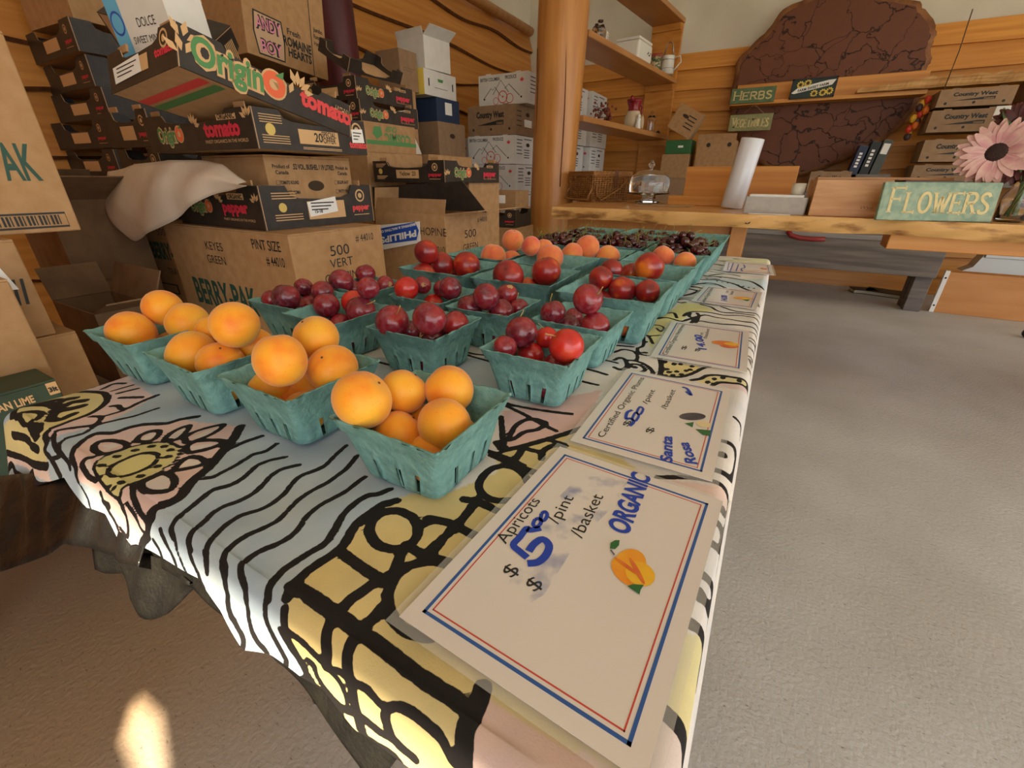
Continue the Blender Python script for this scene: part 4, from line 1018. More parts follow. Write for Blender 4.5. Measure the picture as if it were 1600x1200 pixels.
# cherries
_c = MB(); _c.ball((0, 0, 0), (1.0, 1.0, 0.93), 12, 8); CH_ME = _c.mesh('cherry', CHER)
_c = MB(); _c.tube([(0, 0, 0.85), (0.15, 0.1, 1.9), (0.6, 0.3, 3.1)], [0.09, 0.06, 0.08], 5); CS_ME = _c.mesh('stem', STEMM)
cher = [(-0.205, 1.290, 62, 'rightmost cherry basket', 0.050), (-0.385, 1.325, 52, 'middle cherry basket', 0.032), (-0.570, 1.270, 50, 'left cherry basket', 0.026),
        (-0.205, 1.470, 26, 'second right cherry basket', 0.010), (-0.385, 1.502, 28, 'second middle cherry basket', 0.016), (-0.570, 1.450, 32, 'second left cherry basket', 0.018),
        (-0.205, 1.650, 8, 'far right cherry basket', -0.015), (-0.385, 1.680, 16, 'far middle cherry basket', 0.006), (-0.570, 1.640, 22, 'far left cherry basket', 0.010)]
desc = ['heaped with dark cherries, nearest of them at right', 'of dark cherries in the middle', 'of dark cherries behind the heaped peaches', 'with few cherries at right, second from the camera',
        'of cherries, second from the camera in the middle', 'of cherries, second from the camera at left', 'almost empty at the far right end', 'of cherries at the far end, middle', 'of cherries at the far left end']
for (cx, cy, n, where, mound), d in zip(cher, desc):
    o = link('quart_basket', random.choice(QUART), None, (cx, cy, TZ+0.0022), (0, 0, random.uniform(-0.03, 0.03))); tag(o, 'teal pulp quart basket %s' % d, 'basket', 'cherry quart baskets')
    done = []
    for k in range(n):
        for _ in range(40):
            x, y = random.uniform(-0.066, 0.066), random.uniform(-0.066, 0.066); q = max(abs(x), abs(y))/0.066
            z = TZ+0.066+mound*(1-q*q)+random.uniform(-0.010, 0.008)
            if all((x-a)**2+(y-b)**2+(z-c)**2 > 0.0200**2 for a, b, c in done): break
        done.append((x, y, z)); r = random.uniform(0.0108, 0.0128)
        f = link('cherry', CH_ME, None, (cx+x, cy+y, z), (random.uniform(-1.1, 1.1), random.uniform(-1.1, 1.1), random.uniform(0, 6.28))); f.scale = (r, r, r)
        tag(f, 'dark red cherry in the %s' % where, 'cherry', 'cherries of the %s' % where)
        if random.random() < 0.75: link('stem', CS_ME, f)
# ================================================================== cartons and trays
class Box:
    """local frame: origin at the near bottom corner, x from -w to 0, y from 0 to d, z from 0 to h"""
    def __init__(s, name, label, loc, w, d, h, rot=(0, 0, 0), cat='box', group=None):
        s.w, s.d, s.h = w, d, h; s.t = thing(name, label, cat, loc, rot, group); s.pan = {}
    def par(s, face): return s.pan.get(face, s.t)
    def fr(s, face, e=0.0008):
        if face == 'F': return np.array([-s.w, -e, 0.]), np.array([1., 0, 0]), np.array([0, 0, 1.]), s.w, s.h
        if face == 'R': return np.array([e, 0., 0.]), np.array([0, 1., 0]), np.array([0, 0, 1.]), s.d, s.h
        if face == 'T': return np.array([-s.w, 0., s.h+e+0.003]), np.array([1., 0, 0]), np.array([0, 1., 0]), s.w, s.d
    def txt(s, face, st, u, v, hh, m, width=None, bold=0.0, flip=False, e=0.0008, name='lettering', align='C', ux_up=None):
        o, ux, uy, W, H = s.fr(face, e); p = o+ux*W*u+uy*H*v
        if flip: ux, uy = -ux, -uy
        if ux_up is not None:
            a = ux_up; ux, uy = ux*math.cos(a)+uy*math.sin(a), -ux*math.sin(a)+uy*math.cos(a)
        b = MB(); put_text(b, st, p, ux, uy, hh, width, 0, align, bold); b.build(name, m, s.par(face)); return s
    def rect(s, face, u0, u1, v0, v1, m, e=0.0006, name='print_patch'):
        o, ux, uy, W, H = s.fr(face, e)
        b = MB(); b.add([o+ux*W*u+uy*H*v for u, v in ((u0, v0), (u1, v0), (u1, v1), (u0, v1))], [(0, 1, 2, 3)]); b.build(name, m, s.par(face)); return s
    def poly(s, face, pts, m, e=0.0007, name='print_patch'):
        o, ux, uy, W, H = s.fr(face, e)
        b = MB(); b.add([o+ux*W*u+uy*H*v for u, v in pts], [tuple(range(len(pts)))]); b.build(name, m, s.par(face)); return s
    def line(s, face, pts, w, m, e=0.0008, name='line_art', sm=True):
        o, ux, uy, W, H = s.fr(face, e); b = MB(); P = [(u*W, v*H) for u, v in pts]
        ribbon(b, smooth_line(P, 4) if sm else np.array(P), w, o, ux, uy); b.build(name, m, s.par(face)); return s
    def ring(s, face, u, v, r, m, rin=0.0, e=0.0008, name='emblem', r2=None):
        o, ux, uy, W, H = s.fr(face, e); b = MB(); disc(b, (u*W, v*H), r, o, ux, uy, 0, 20, r2, rin); b.build(name, m, s.par(face)); return s
def closed_carton(name, label, loc, w, d, h, m=None, rot=(0, 0, 0), group=None, tape=True):
    m = m or CARD; b = Box(name, label, loc, w, d, h, rot, group=group)
    b.pan['F'] = b.pan['R'] = MB().bbox(-w, 0, 0, d, 0, h-0.004, 0.003).build('body', m, b.t)
    for y0, y1 in ((0.001, d/2-0.0015), (d/2+0.0015, d-0.001)): MB().box(-w+0.001, -0.001, y0, y1, h-0.004, h).build('flap', m, b.t)
    if tape: MB().box(-w-0.0004, 0.0004, d/2-0.024, d/2+0.024, h, h+0.0005).build('tape', mat('brown_tape', (0.46, 0.30, 0.16), 0.25, spec=0.6), b.t)
    return b
def open_carton(name, label, loc, w, d, h, m=None, rot=(0, 0, 0), flaps=(), group=None, inner=None):
    """flaps: (side, angle outwards in degrees, length)"""
    m = m or CARD; b = Box(name, label, loc, w, d, h, rot, group=group); t = 0.004
    for k_, (x0, x1, y0, y1) in enumerate(((-w, 0, 0, t), (-w, 0, d-t, d), (-w, -w+t, t, d-t), (-t, 0, t, d-t))): b.pan['FBLR'[k_]] = MB().box(x0, x1, y0, y1, 0, h).build('side_panel', m, b.t)
    MB().box(-w+t, -t, t, d-t, 0, t).build('base_panel', m, b.t)
    for side, ang, L in flaps:
        a = math.radians(ang); o, z = math.sin(a)*L, math.cos(a)*L
        q = {'F': [(-w, 0), (0, 0), (0, -1)], 'B': [(-w, d), (0, d), (0, 1)], 'L': [(-w, 0), (-w, d), (-1, 0)], 'R': [(0, 0), (0, d), (1, 0)]}[side]
        (xa, ya), (xb, yb), (dx, dy) = q; n = Vector((dx*math.cos(a), dy*math.cos(a), -math.sin(a)))*t
        V = [Vector((xa, ya, h)), Vector((xb, yb, h)), Vector((xb+dx*o, yb+dy*o, h+z)), Vector((xa+dx*o, ya+dy*o, h+z))]
        mb = MB(); mb.add(V+[v-n for v in V], [(0, 1, 2, 3), (7, 6, 5, 4), (0, 4, 5, 1), (1, 5, 6, 2), (2, 6, 7, 3), (3, 7, 4, 0)])
        normals(mb.build('flap', inner or m, b.t))
    return b
def tray(name, label, loc, w, d, h, m=None, rot=(0, 0, 0), dipF=0.30, dipR=0.22, group=None, tabs=True, inner=None):
    m = m or BLACK_CARD; inner = inner or CARD_IN; b = Box(name, label, loc, w, d, h, rot, group=group); t = 0.005
    def prof(L, dip):
        pts = [(0, 0), (L, 0), (L, h)]
        for u, v in ((0.80, 1.0), (0.77, 1-dip*0.75), (0.70, 1-dip), (0.5, 1-dip*1.1), (0.30, 1-dip), (0.23, 1-dip*0.75), (0.20, 1.0)): pts.append((L*u, h*v))
        pts.append((0, h)); return pts
    for y0 in (0, d-t):
        P = prof(w, dipF); ep = MB().prism([(p[0]-w, p[1]) for p in P], y0, y0+t*0.5, 'y').build('end_panel', m, b.t)
        if y0 == 0: b.pan['F'] = ep
        q = MB(); q.prism([(p[0]-w, p[1]) for p in P], y0+t*0.5, y0+t, 'y'); q.build('end_lining', inner, b.t)
    for x0 in (-w, -t):
        P = prof(d-2*t, dipR); q = MB(); q.prism([(p[0]+t, p[1]) for p in P], x0, x0+t, 'x'); sp = q.build('side_panel', m, b.t)
        if x0 != -w: b.pan['R'] = sp
        # kraft-coloured inside
        MB().box((x0+t if x0 == -w else x0-0.001), (x0+t+0.001 if x0 == -w else x0), t, d-t, 0.004, h*(1-dipR*1.15)).build('side_lining', inner, b.t)
    MB().box(-w+t, -t, t, d-t, 0, 0.004).build('base_panel', inner, b.t)
    if tabs:
        for x, y in ((-0.06, 0.012), (-w+0.06, 0.012), (-0.012, d-0.06)):
            MB().box(x-0.022, x+0.022, y-0.002, y+0.003, h-0.002, h+0.014).build('stacking_tab', CARD, b.t)
    return b
def origino(b, face, u, v, s):
    """printed word with a ring for its last letter"""
    o, ux, uy, W, H = b.fr(face)
    for bold, m, e in ((0.10, INK_TAN, 0.0008), (0.03, INK_GRN, 0.0012)): b.txt(face, 'Origin', u, v, s, m, s*2.9, bold, e=e)
    uu = u+(s*1.95)/W
    b.ring(face, uu, v+0.5*s/H, s*0.62, INK_TAN, 0, 0.0008); b.ring(face, uu, v+0.5*s/H, s*0.54, INK_ORANGE, 0.42, 0.0012)
    b.poly(face, [(uu+0.05*s/W, v+0.9*s/H), (uu+0.5*s/W, v+1.2*s/H), (uu+0.45*s/W, v+0.85*s/H)], INK_GRN, 0.0014, 'leaf_print')
def leaves(b, face, u, v, s, n=5, a0=0.3):
    o, ux, uy, W, H = b.fr(face, 0.0008)
    for k in range(n):
        a = a0+k*2.2/n; c = o+ux*(u*W)+uy*(v*H); d1 = ux*math.cos(a)+uy*math.sin(a); d2 = -ux*math.sin(a)+uy*math.cos(a)
        mb = MB(); mb.add([c+d1*s*0.25, c+d1*s*0.6+d2*s*0.17, c+d1*s, c+d1*s*0.6-d2*s*0.17], [(0, 1, 2, 3)]); mb.build('leaf_print', INK_TAN, b.par(face))
def lines(b, face, u, v, w, n, hh, m=None):
    for k in range(n): b.rect(face, u, u+w*(1-0.15*(k % 3)), v-k*hh*1.9/b.h, v-k*hh*1.9/b.h+hh/b.h, m or INK_TAN, 0.0008, 'small_print')
def brand_front(b, word, hand=None, small=True, sticker=False):
    """end panel of a black tray: seal, kraft label window, ring emblem and product word"""
    b.rect('F', 0.34, 0.66, 0.20, 0.58, INK_TAN, 0.0007, 'label_window')
    if small: lines(b, 'F', 0.05, 0.84, 0.15, 3, 0.003); b.ring('F', 0.11, 0.52, 0.012, mat('gold_seal', (0.62, 0.45, 0.12), 0.5)); lines(b, 'F', 0.05, 0.28, 0.16, 3, 0.003)
    b.ring('F', 0.88, 0.70, 0.016, INK_TAN); b.ring('F', 0.88, 0.70, 0.012, BLACK_CARD, 0.55, 0.0012)
    b.txt('F', word, 0.88, 0.30, 0.014, INK_CRIMSON, 0.075, 0.04); lines(b, 'F', 0.80, 0.16, 0.15, 1, 0.002)
    if hand: b.txt('F', hand, 0.5, 0.32, 0.017, INK_K, None, 0.02)
    if sticker:
        b.poly('F', [(0.38, 0.22), (0.60, 0.28), (0.59, 0.74), (0.37, 0.66)], INK_WHITE, 0.0012, 'sticker'); lines(b, 'F', 0.40, 0.60, 0.16, 3, 0.003, INK_K); b.txt('F', '15-18', 0.46, 0.30, 0.008, INK_K, None, 0.04, e=0.0016)
def brand_side(b, word, s=0.034):
    origino(b, 'R', 0.26, 0.30, s); leaves(b, 'R', 0.05, 0.3, s*0.9, 4, 0.9); leaves(b, 'R', 0.53, 0.62, s, 5, 0.2)
    b.txt('R', word, 0.80, 0.32, s*0.72, INK_CRIMSON, s*3.4, 0.05); b.rect('R', 0.74, 0.86, 0.74, 0.86, INK_TAN, 0.0008, 'organic_patch'); b.txt('R', 'ORGANIC', 0.80, 0.755, s*0.22, INK_K, None, 0.04, e=0.0012)
    b.txt('R', 'FINEST ORGANICS IN THE WORLD', 0.80, 0.16, s*0.14, INK_TAN, s*3.4)
def dims(top, bot, xf, left=None, right=None):
    p = onX(*top, xf); z0 = onX(*bot, xf)[2]
    w = p[0]-solve(lambda x: proj((x, p[1], p[2]))[0], p[0]-1.6, p[0], left) if left is not None else None
    d = solve(lambda y: proj((p[0], y, p[2]))[0], p[1], p[1]+2.5, right)-p[1] if right is not None else None
    return p, z0, w, d

# ---- pint-basket carton beside the table, on a support carton
p, _, w, d = dims((449, 367), (457, 450), -1.15, 253, 595)
B1 = (p, w, d)
ztop = p[2]
b = closed_carton('berry_carton', 'brown carton printed BERRY-PAK, KEYES GREEN and 500 VERT CHOPINE', (p[0], p[1], 0.58), w, d, ztop-0.58)
H = ztop-0.56
def pxF(px, py, bx=b, o=p): q = onY(px, py, o[1]); return 1+(q[0]-o[0])/bx.w, (q[2]-0.58)/bx.h
def pxR(px, py, bx=b, o=p): q = onX(px, py, o[0]); return (q[1]-o[1])/bx.d, (q[2]-0.58)/bx.h
for st, fn, fc, px, py, hh, wd, bo, mm in (('KEYES', pxF, 'F', 336, 391, 0.026, 0.098, 0.0, INK_K), ('GREEN', pxF, 'F', 340, 412, 0.026, 0.105, 0.0, INK_K), ('PINT SIZE', pxF, 'F', 417, 391, 0.028, 0.135, 0.01, INK_K), ('# 44010', pxF, 'F', 432, 416, 0.026, 0.085, 0.01, INK_K),
        ('BERRY-PAK', pxF, 'F', 357, 481, 0.086, 0.365, 0.03, INK_GREEN), ('500', pxF, 'F', 253, 368, 0.024, 0.06, 0.0, INK_K), ('# 44010', pxR, 'R', 570, 376, 0.022, 0.075, 0.0, INK_K), ('500', pxR, 'R', 532, 398, 0.030, 0.072, 0.0, INK_K), ('VERT', pxR, 'R', 535, 416, 0.026, 0.088, 0.0, INK_K), ('CHOPINE', pxR, 'R', 539, 437, 0.026, 0.145, 0.0, INK_K)):
    u, v = fn(px, py); b.txt(fc, st, u, v, hh, mm, wd, bo)
closed_carton('plain_carton', 'plain brown carton on the floor under the BERRY-PAK pint carton', (p[0]+0.01, p[1]-0.01, 0.0), w+0.02, d+0.02, 0.579)
# second berry carton, tucked in behind at the left
xb = p[0]-w-0.07
b = closed_carton('berry_carton', 'shaded brown carton printed BERRY-PAK TRAYS left of the pint carton', (xb, p[1]+0.07, 0.56), 0.27, 0.40, ztop-0.56, None, (0, 0, 0.04))
b.txt('F', 'BERRY-PAK', 0.60, 1-0.15/H, 0.060, INK_GREEN, 0.24, 0.04); b.txt('F', 'TRAYS', 0.60, 1-0.21/H, 0.026, INK_K, 0.09); b.rect('F', 0.12, 0.56, 1-0.29/H, 1-0.25/H, INK_K, 0.0007, 'barcode_box')
for k in range(9): b.rect('F', 0.15+0.043*k, 0.15+0.043*k+0.022, 1-0.285/H, 1-0.255/H, INK_TAN, 0.0011, 'barcode_bar')
closed_carton('plain_carton', 'plain brown carton on the floor under the BERRY-PAK TRAYS carton', (xb, p[1]+0.07, 0.0), 0.27, 0.42, 0.559, None, (0, 0, 0.04))
for k in range(3):
    t = tray('pepper_tray', 'black shaded tray behind the paper sheet, %s of three' % ['lowest', 'middle', 'topmost'][k], (xb, p[1]+0.08, ztop+0.002+0.116*k), 0.27, 0.36, 0.112, None, (0, 0, 0.03*k), 0.3, 0.25); brand_front(t, 'pepper', None, False)

# ---- black pepper tray on the berry carton, with the half-bushel carton standing in it
c = onZ(416, 361, ztop+0.001); xf = c[0]; ht = onX(404, 291, xf)[2]-ztop
dd = solve(lambda y: proj((xf, y, ztop))[0], c[1], c[1]+1.2, 585)-c[1]
PT = tray('pepper_tray', 'black organic pepper tray with white sticker, lying on the BERRY-PAK pint carton', (xf, c[1], ztop+0.001), 0.46, dd, ht, None, (0, 0, 0), 0.22, 0.30)
# its long side faces the camera's left, its labelled end faces the aisle: print both
t = PT
t.rect('R', 0.36, 0.70, 0.18, 0.62, INK_TAN, 0.0008, 'label_window'); t.poly('R', [(0.37, 0.24), (0.63, 0.34), (0.62, 0.72), (0.36, 0.60)], INK_WHITE, 0.0013, 'sticker')
for k in range(3): t.rect('R', 0.39, 0.60-0.03*k, 0.56-0.08*k, 0.59-0.08*k, INK_K, 0.0017, 'small_print')
t.txt('R', '15-18', 0.45, 0.33, 0.010, INK_K, None, 0.04, e=0.0018)
t.ring('R', 0.16, 0.50, 0.013, mat('gold_seal', (0.62, 0.45, 0.12), 0.5))
for v in (0.82, 0.76, 0.70, 0.32, 0.26, 0.20): t.rect('R', 0.09, 0.28 if v > 0.5 else 0.31, v, v+0.022, INK_TAN, 0.0008, 'small_print')
t.ring('R', 0.87, 0.72, 0.020, INK_TAN); t.ring('R', 0.87, 0.72, 0.015, BLACK_CARD, 0.55, 0.0012); t.txt('R', 'pepper', 0.87, 0.34, 0.018, INK_RED, 0.075, 0.05); t.rect('R', 0.79, 0.95, 0.20, 0.22, INK_TAN, 0.0008, 'small_print')
t.txt('F', 'pepper', 0.72, 0.38, 0.030, INK_CRIMSON, 0.13, 0.05); t.rect('F', 0.66, 0.84, 0.68, 0.82, INK_TAN, 0.0008, 'organic_patch'); t.txt('F', 'ORGANIC', 0.75, 0.70, 0.012, INK_K, None, 0.04, e=0.0012)
t.txt('F', 'FINEST ORGANICS IN THE WORLD', 0.74, 0.18, 0.007, INK_TAN, 0.16); origino(t, 'F', 0.28, 0.36, 0.032); leaves(t, 'F', 0.54, 0.6, 0.03, 5, 0.2); leaves(t, 'F', 0.96, 0.6, 0.03, 4, 1.0)
xh = xf-0.018
p2 = onX(410, 241, xh); d2 = solve(lambda y: proj((xh, y, p2[2]))[0], p2[1], p2[1]+1, 545)-p2[1]
bz = ztop+0.006; bh = p2[2]-bz
b = closed_carton('half_bushel_carton', 'kraft carton listing .52 VOL. BUSHEL / 19 LITRES vegetables, standing inside the pepper tray', (xh, p2[1], bz), 0.32, d2, bh, None, tape=False)
H = bh
b.txt('R', 'Product of', 0.16, 1-0.034/H, 0.010, INK_K, 0.056, 0.02); b.txt('R', 'Canada', 0.16, 1-0.050/H, 0.010, INK_K, 0.042, 0.02); b.txt('R', 'Produit du', 0.88, 1-0.034/H, 0.010, INK_K, 0.05, 0.02); b.txt('R', 'Canada', 0.88, 1-0.050/H, 0.010, INK_K, 0.038, 0.02)
b.txt('R', '.52 VOL. BUSHEL / 19 LITRES', 0.53, 1-0.036/H, 0.014, INK_K, 0.15, 0.03)
for k, (l, r) in enumerate((('TOMATO ROUND', 'EGGPLANT'), ('TOMATO ROMA', 'PATTY PANS'), ('PEPPERS', 'CUCUMBERS'))):
    v = 1-(0.078+0.027*k)/H
    for u0, s, uu in ((0.08, l, 0.12), (0.76, r, 0.80)):
        b.line('R', [(u0, v), (u0+0.035, v), (u0+0.035, v+0.011/H), (u0, v+0.011/H), (u0, v)], 0.0012, INK_K, sm=False); b.txt('R', s, uu, v+0.001/H, 0.0095, INK_K, 0.062 if u0 < 0.5 else 0.045, 0.03, align='L')
b.ring('R', 0.52, 1-0.082/H, 0.030, mat('hand_hole', (0.05, 0.03, 0.015), 0.9), r2=0.015, name='hand_hole')
b.rect('R', 0.36, 0.70, 1-0.165/H, 1-0.128/H, INK_WHITE, 0.0012, 'paper_label'); b.txt('R', 'The Herb Garden', 0.50, 1-0.144/H, 0.008, INK_K, 0.06, 0.01, e=0.0016)
# ---- tomato tray on top of it
xt = -1.20
p3, z3, w3, d3 = dims((389, 165), (402, 232), xt, 221, 569)
z3 = max(z3, bz+bh+0.001)
TT = tray('tomato_tray', 'black organic tomato tray with kraft label reading 20 special offer', (xt, p3[1], z3), w3, d3, p3[2]-z3, None, (0, 0, 0), 0.24, 0.26)
t = TT
t.rect('R', 0.34, 0.70, 0.20, 0.58, INK_TAN, 0.0008, 'label_window'); t.txt('R', '20', 0.51, 0.28, 0.022, INK_K, None, 0.02, e=0.0012); t.txt('R', 'SPECIAL', 0.61, 0.42, 0.014, INK_K, 0.05, 0.02, e=0.0012); t.txt('R', 'OFFER', 0.61, 0.26, 0.014, INK_K, 0.045, 0.02, e=0.0012)
t.ring('R', 0.12, 0.50, 0.014, mat('gold_seal', (0.62, 0.45, 0.12), 0.5))
for v in (0.84, 0.78, 0.72, 0.66, 0.34, 0.28, 0.22, 0.16): t.rect('R', 0.05, 0.22 if v > 0.5 else 0.26, v, v+0.02, INK_TAN, 0.0008, 'small_print')
for v in (0.10, 0.06): t.rect('R', 0.36, 0.72, v, v+0.018, INK_TAN, 0.0008, 'small_print')
t.ring('R', 0.90, 0.72, 0.020, INK_TAN); t.ring('R', 0.90, 0.72, 0.015, BLACK_CARD, 0.55, 0.0012); t.txt('R', 'tomato', 0.90, 0.20, 0.018, INK_RED, 0.07, 0.05); t.poly('R', [(0.84, 0.34), (0.97, 0.36), (0.96, 0.76), (0.84, 0.72)], INK_WHITE, 0.0016, 'sticker')
for k in range(3): t.rect('R', 0.855, 0.945-0.02*k, 0.62-0.09*k, 0.65-0.09*k, INK_K, 0.002, 'small_print')
t.txt('F', 'tomato', 0.74, 0.36, 0.036, INK_CRIMSON, 0.17, 0.05); t.rect('F', 0.72, 0.88, 0.74, 0.88, INK_TAN, 0.0008, 'organic_patch'); t.txt('F', 'ORGANIC', 0.80, 0.76, 0.013, INK_K, None, 0.04, e=0.0012)
t.txt('F', 'FINEST ORGANICS IN THE WORLD', 0.76, 0.18, 0.008, INK_TAN, 0.2); origino(t, 'F', 0.22, 0.28, 0.036); leaves(t, 'F', 0.50, 0.62, 0.035, 5, 0.2); leaves(t, 'F', 0.97, 0.7, 0.035, 4, 1.0)
# ---- tilted tomato tray, nose down on top of the others
a0 = onX(277, 102, -1.20); a1 = onX(545, 214, -1.20); L = math.hypot(a1[1]-a0[1], a1[2]-a0[2]); tilt = math.atan2(a1[2]-a0[2], a1[1]-a0[1])
ht = (onX(274, 31, -1.20)[2]-a0[2])/math.cos(tilt)*1.02
OT = tray('tomato_tray', 'tilted black tomato tray with large green ringed print, its underside showing', (a0[0], a0[1], a0[2]), 0.34, L, ht, None, (tilt, math.radians(-5), 0), 0.28, 0.20)
t = OT
origino(t, 'R', 0.24, 0.24, 0.056); leaves(t, 'R', 0.03, 0.25, 0.045, 3, 1.1); leaves(t, 'R', 0.03, 0.60, 0.045, 3, 0.6); leaves(t, 'R', 0.56, 0.40, 0.045, 3, 1.2); leaves(t, 'R', 0.62, 0.68, 0.05, 5, 0.2)
t.txt('R', 'tomato', 0.82, 0.36, 0.042, INK_RED, 0.17, 0.05); t.rect('R', 0.88, 0.99, 0.66, 0.80, INK_TAN, 0.0008, 'organic_patch'); t.txt('R', 'ORGANIC', 0.935, 0.69, 0.012, INK_K, None, 0.04, e=0.0012)
t.ring('F', 0.86, 0.72, 0.019, INK_TAN); t.ring('F', 0.86, 0.72, 0.014, BLACK_CARD, 0.55, 0.0012); t.txt('F', 'tomato', 0.85, 0.38, 0.018, INK_CRIMSON, 0.09, 0.05)
t.rect('F', 0.30, 0.62, 0.22, 0.60, INK_TAN, 0.0008, 'label_window'); t.poly('F', [(0.10, 0.18), (0.52, 0.22), (0.50, 0.66), (0.08, 0.60)], INK_WHITE, 0.0014, 'sticker')
for k in range(3): t.rect('F', 0.14, 0.46-0.04*k, 0.52-0.10*k, 0.55-0.10*k, INK_K, 0.0018, 'small_print')
# stripes printed on the underside
for y0, m in ((0.05, INK_RED), (0.085, INK_GRN)):
    MB().add([(-0.33, y0, -0.0006), (-0.02, y0, -0.0006), (-0.02, y0+0.025, -0.0006), (-0.33, y0+0.025, -0.0006)], [(3, 2, 1, 0)]).build('printed_stripe', m, t.t)
# blue and white produce box stuffed in the tilted tray
b = open_carton('produce_box', 'torn white and light blue vine tomato box behind the tilted tray', (a0[0]-0.16, a0[1]+0.10, a0[2]+0.045), 0.22, 0.10, 0.17, WHITE_CARD, (0.1, 0, 0.12), (('B', 30, 0.06),))
b.rect('F', 0.0, 0.24, 0.0, 1.0, INK_LBLUE); b.txt('F', 'DOLCE', 0.62, 0.42, 0.018, INK_K, 0.07); b.txt('F', 'SWEET MINI BELL', 0.62, 0.24, 0.014, INK_K, 0.14)
b.ring('F', 0.12, 0.5, 0.025, INK_BLUE, 0.8)

# ---- column of pepper trays against the wall
colx, coly = -2.67, 1.04; zc = 0.46
for k in range(10):
    lab = ['bottom', 'second', 'third', 'fourth', 'fifth', 'sixth', 'seventh', 'eighth', 'ninth', 'topmost'][k]
    t = tray('pepper_tray', 'black pepper tray in the left wall column, %s%s' % (lab, '' if k in (0, 9) else ' from the bottom'), (colx+0.02*math.sin(k*2.1), coly+0.015*math.cos(k*1.7), zc+k*0.118), 0.52, 0.36, 0.113, None, (0, 0, 0.04*math.sin(k*1.3)), 0.35, 0.25, 'pepper trays stacked against the left wall', False)
    brand_front(t, 'pepper', None, False)
t = closed_carton('plain_carton', 'plain brown carton under the column of pepper trays', (colx+0.03, coly-0.01, 0.0), 0.55, 0.4, 0.455)
open_carton('plain_carton', 'open brown carton on top of the left wall column', (-2.70, 1.06, 1.64), 0.40, 0.30, 0.22, None, (0, 0, 0.05), (('F', 60, 0.12), ('R', 60, 0.10)))
t = tray('pepper_tray', 'black tray standing on edge high above the tilted tomato tray', (-1.72, 1.02, 1.44), 0.40, 0.30, 0.12, None, (-0.9, 0.25, 0.35), 0.3, 0.2); lines(t, 'R', 0.1, 0.8, 0.5, 6, 0.004); t.ring('R', 0.75, 0.6, 0.02, mat('gold_seal', (0.62, 0.45, 0.12), 0.5))

# ---- far left pile, nearest the camera
b = closed_carton('berry_carton', 'tall brown carton at the left edge with PAK lettering and a barcode', (-1.40, 0.06, 0.938), 0.32, 0.365, 0.37, CARD)
H = 0.37
ku = (onX(68, 281, -1.40)[1]-0.06)/0.365; kv = (onX(68, 281, -1.40)[2]-0.938)/0.37; b.txt('R', 'BERRY-PAK', ku-0.5*0.20/0.365, kv, 0.068, INK_GREEN, 0.20, 0.02); b.txt('R', '1 1/2', 0.70, 0.60, 0.026, INK_K, None); b.txt('R', '# 4735', 0.62, 0.50, 0.026, INK_K, None)
b.line('R', [(0.52, 0.03), (0.95, 0.03), (0.95, 0.105), (0.52, 0.105), (0.52, 0.03)], 0.004, INK_K, sm=False)
for k in range(22): b.rect('R', 0.545+0.0175*k, 0.545+0.0175*k+(0.011 if k % 3 else 0.006), 0.042, 0.095, INK_K, 0.0009, 'barcode_bar')
b = closed_carton('striped_carton', 'brown carton with printed hazard stripes and a white label under the tall carton', (-1.33, -0.06, 0.735), 0.34, 0.352, 0.200)
for k in range(7): b.poly('R', [(0.72+0.035*k, 0.36), (0.735+0.035*k, 0.36), (0.755+0.035*k, 0.62), (0.74+0.035*k, 0.62)], INK_K, 0.0009, 'printed_stripe')
b.poly('R', [(0.30, 0.60), (0.93, 0.52), (0.86, 0.98), (0.30, 0.98)], INK_WHITE, 0.0012, 'paper_label'); b.line('R', [(0.5, 0.62), (0.78, 0.62), (0.78, 0.82), (0.5, 0.82)], 0.004, INK_K, 0.0016, sm=False)
b = closed_carton('plain_carton', 'brown carton with a torn corner under the striped carton', (-1.325, -0.05, 0.501), 0.36, 0.372, 0.233)
lb = thing('low_bench', 'rough timber bench under the cartons at the left edge', 'bench', (-1.55, 0.1, 0))
MB().bbox(-0.55, 0.43, -0.35, 0.32, 0.46, 0.50, 0.004).build('top', GREYW, lb)
for x in (-0.5, 0.10):
    for y in (-0.3, 0.24): MB().bbox(x, x+0.07, y, y+0.07, 0, 0.46, 0.004).build('leg', GREYW, lb)
b = closed_carton('ink_carton', 'brown carton with INK CO. lettering and a barcode at the left frame edge', (-1.235, -0.06, 0.501), 0.085, 0.30, 0.374)
b.txt('R', 'INK CO.', 0.72, 0.30, 0.034, INK_K, 0.16, 0.05, ux_up=-0.95); b.txt('R', '2A624', 0.62, 0.22, 0.024, INK_K, None, 0.02, ux_up=-0.95)
b.line('R', [(0.76, 0.02), (0.93, 0.02), (0.93, 0.26), (0.76, 0.26), (0.76, 0.02)], 0.004, INK_K, sm=False)
for k in range(9): b.rect('R', 0.785, 0.905, 0.04+0.022*k, 0.052+0.022*k, INK_K, 0.0009, 'barcode_bar')
GREEN_C = mat('dark_green_card', (0.025, 0.045, 0.025), 0.5, (0.035, 0.06, 0.035), 20)
b = closed_carton('lime_carton', 'dark green carton lettered MEXICAN LIME at the corner of the cloth', (-1.13, -0.12, 0.501), 0.10, 0.338, 0.20, GREEN_C)
b.txt('R', 'MEXICAN LIME', 0.76, 0.84, 0.014, INK_TAN, 0.085, 0.03); b.rect('R', 0.95, 0.995, 0.86, 0.98, INK_TAN, 0.0009, 'paper_label'); b.txt('R', '3lt', 0.972, 0.89, 0.009, INK_K, None, 0.05, e=0.0013)
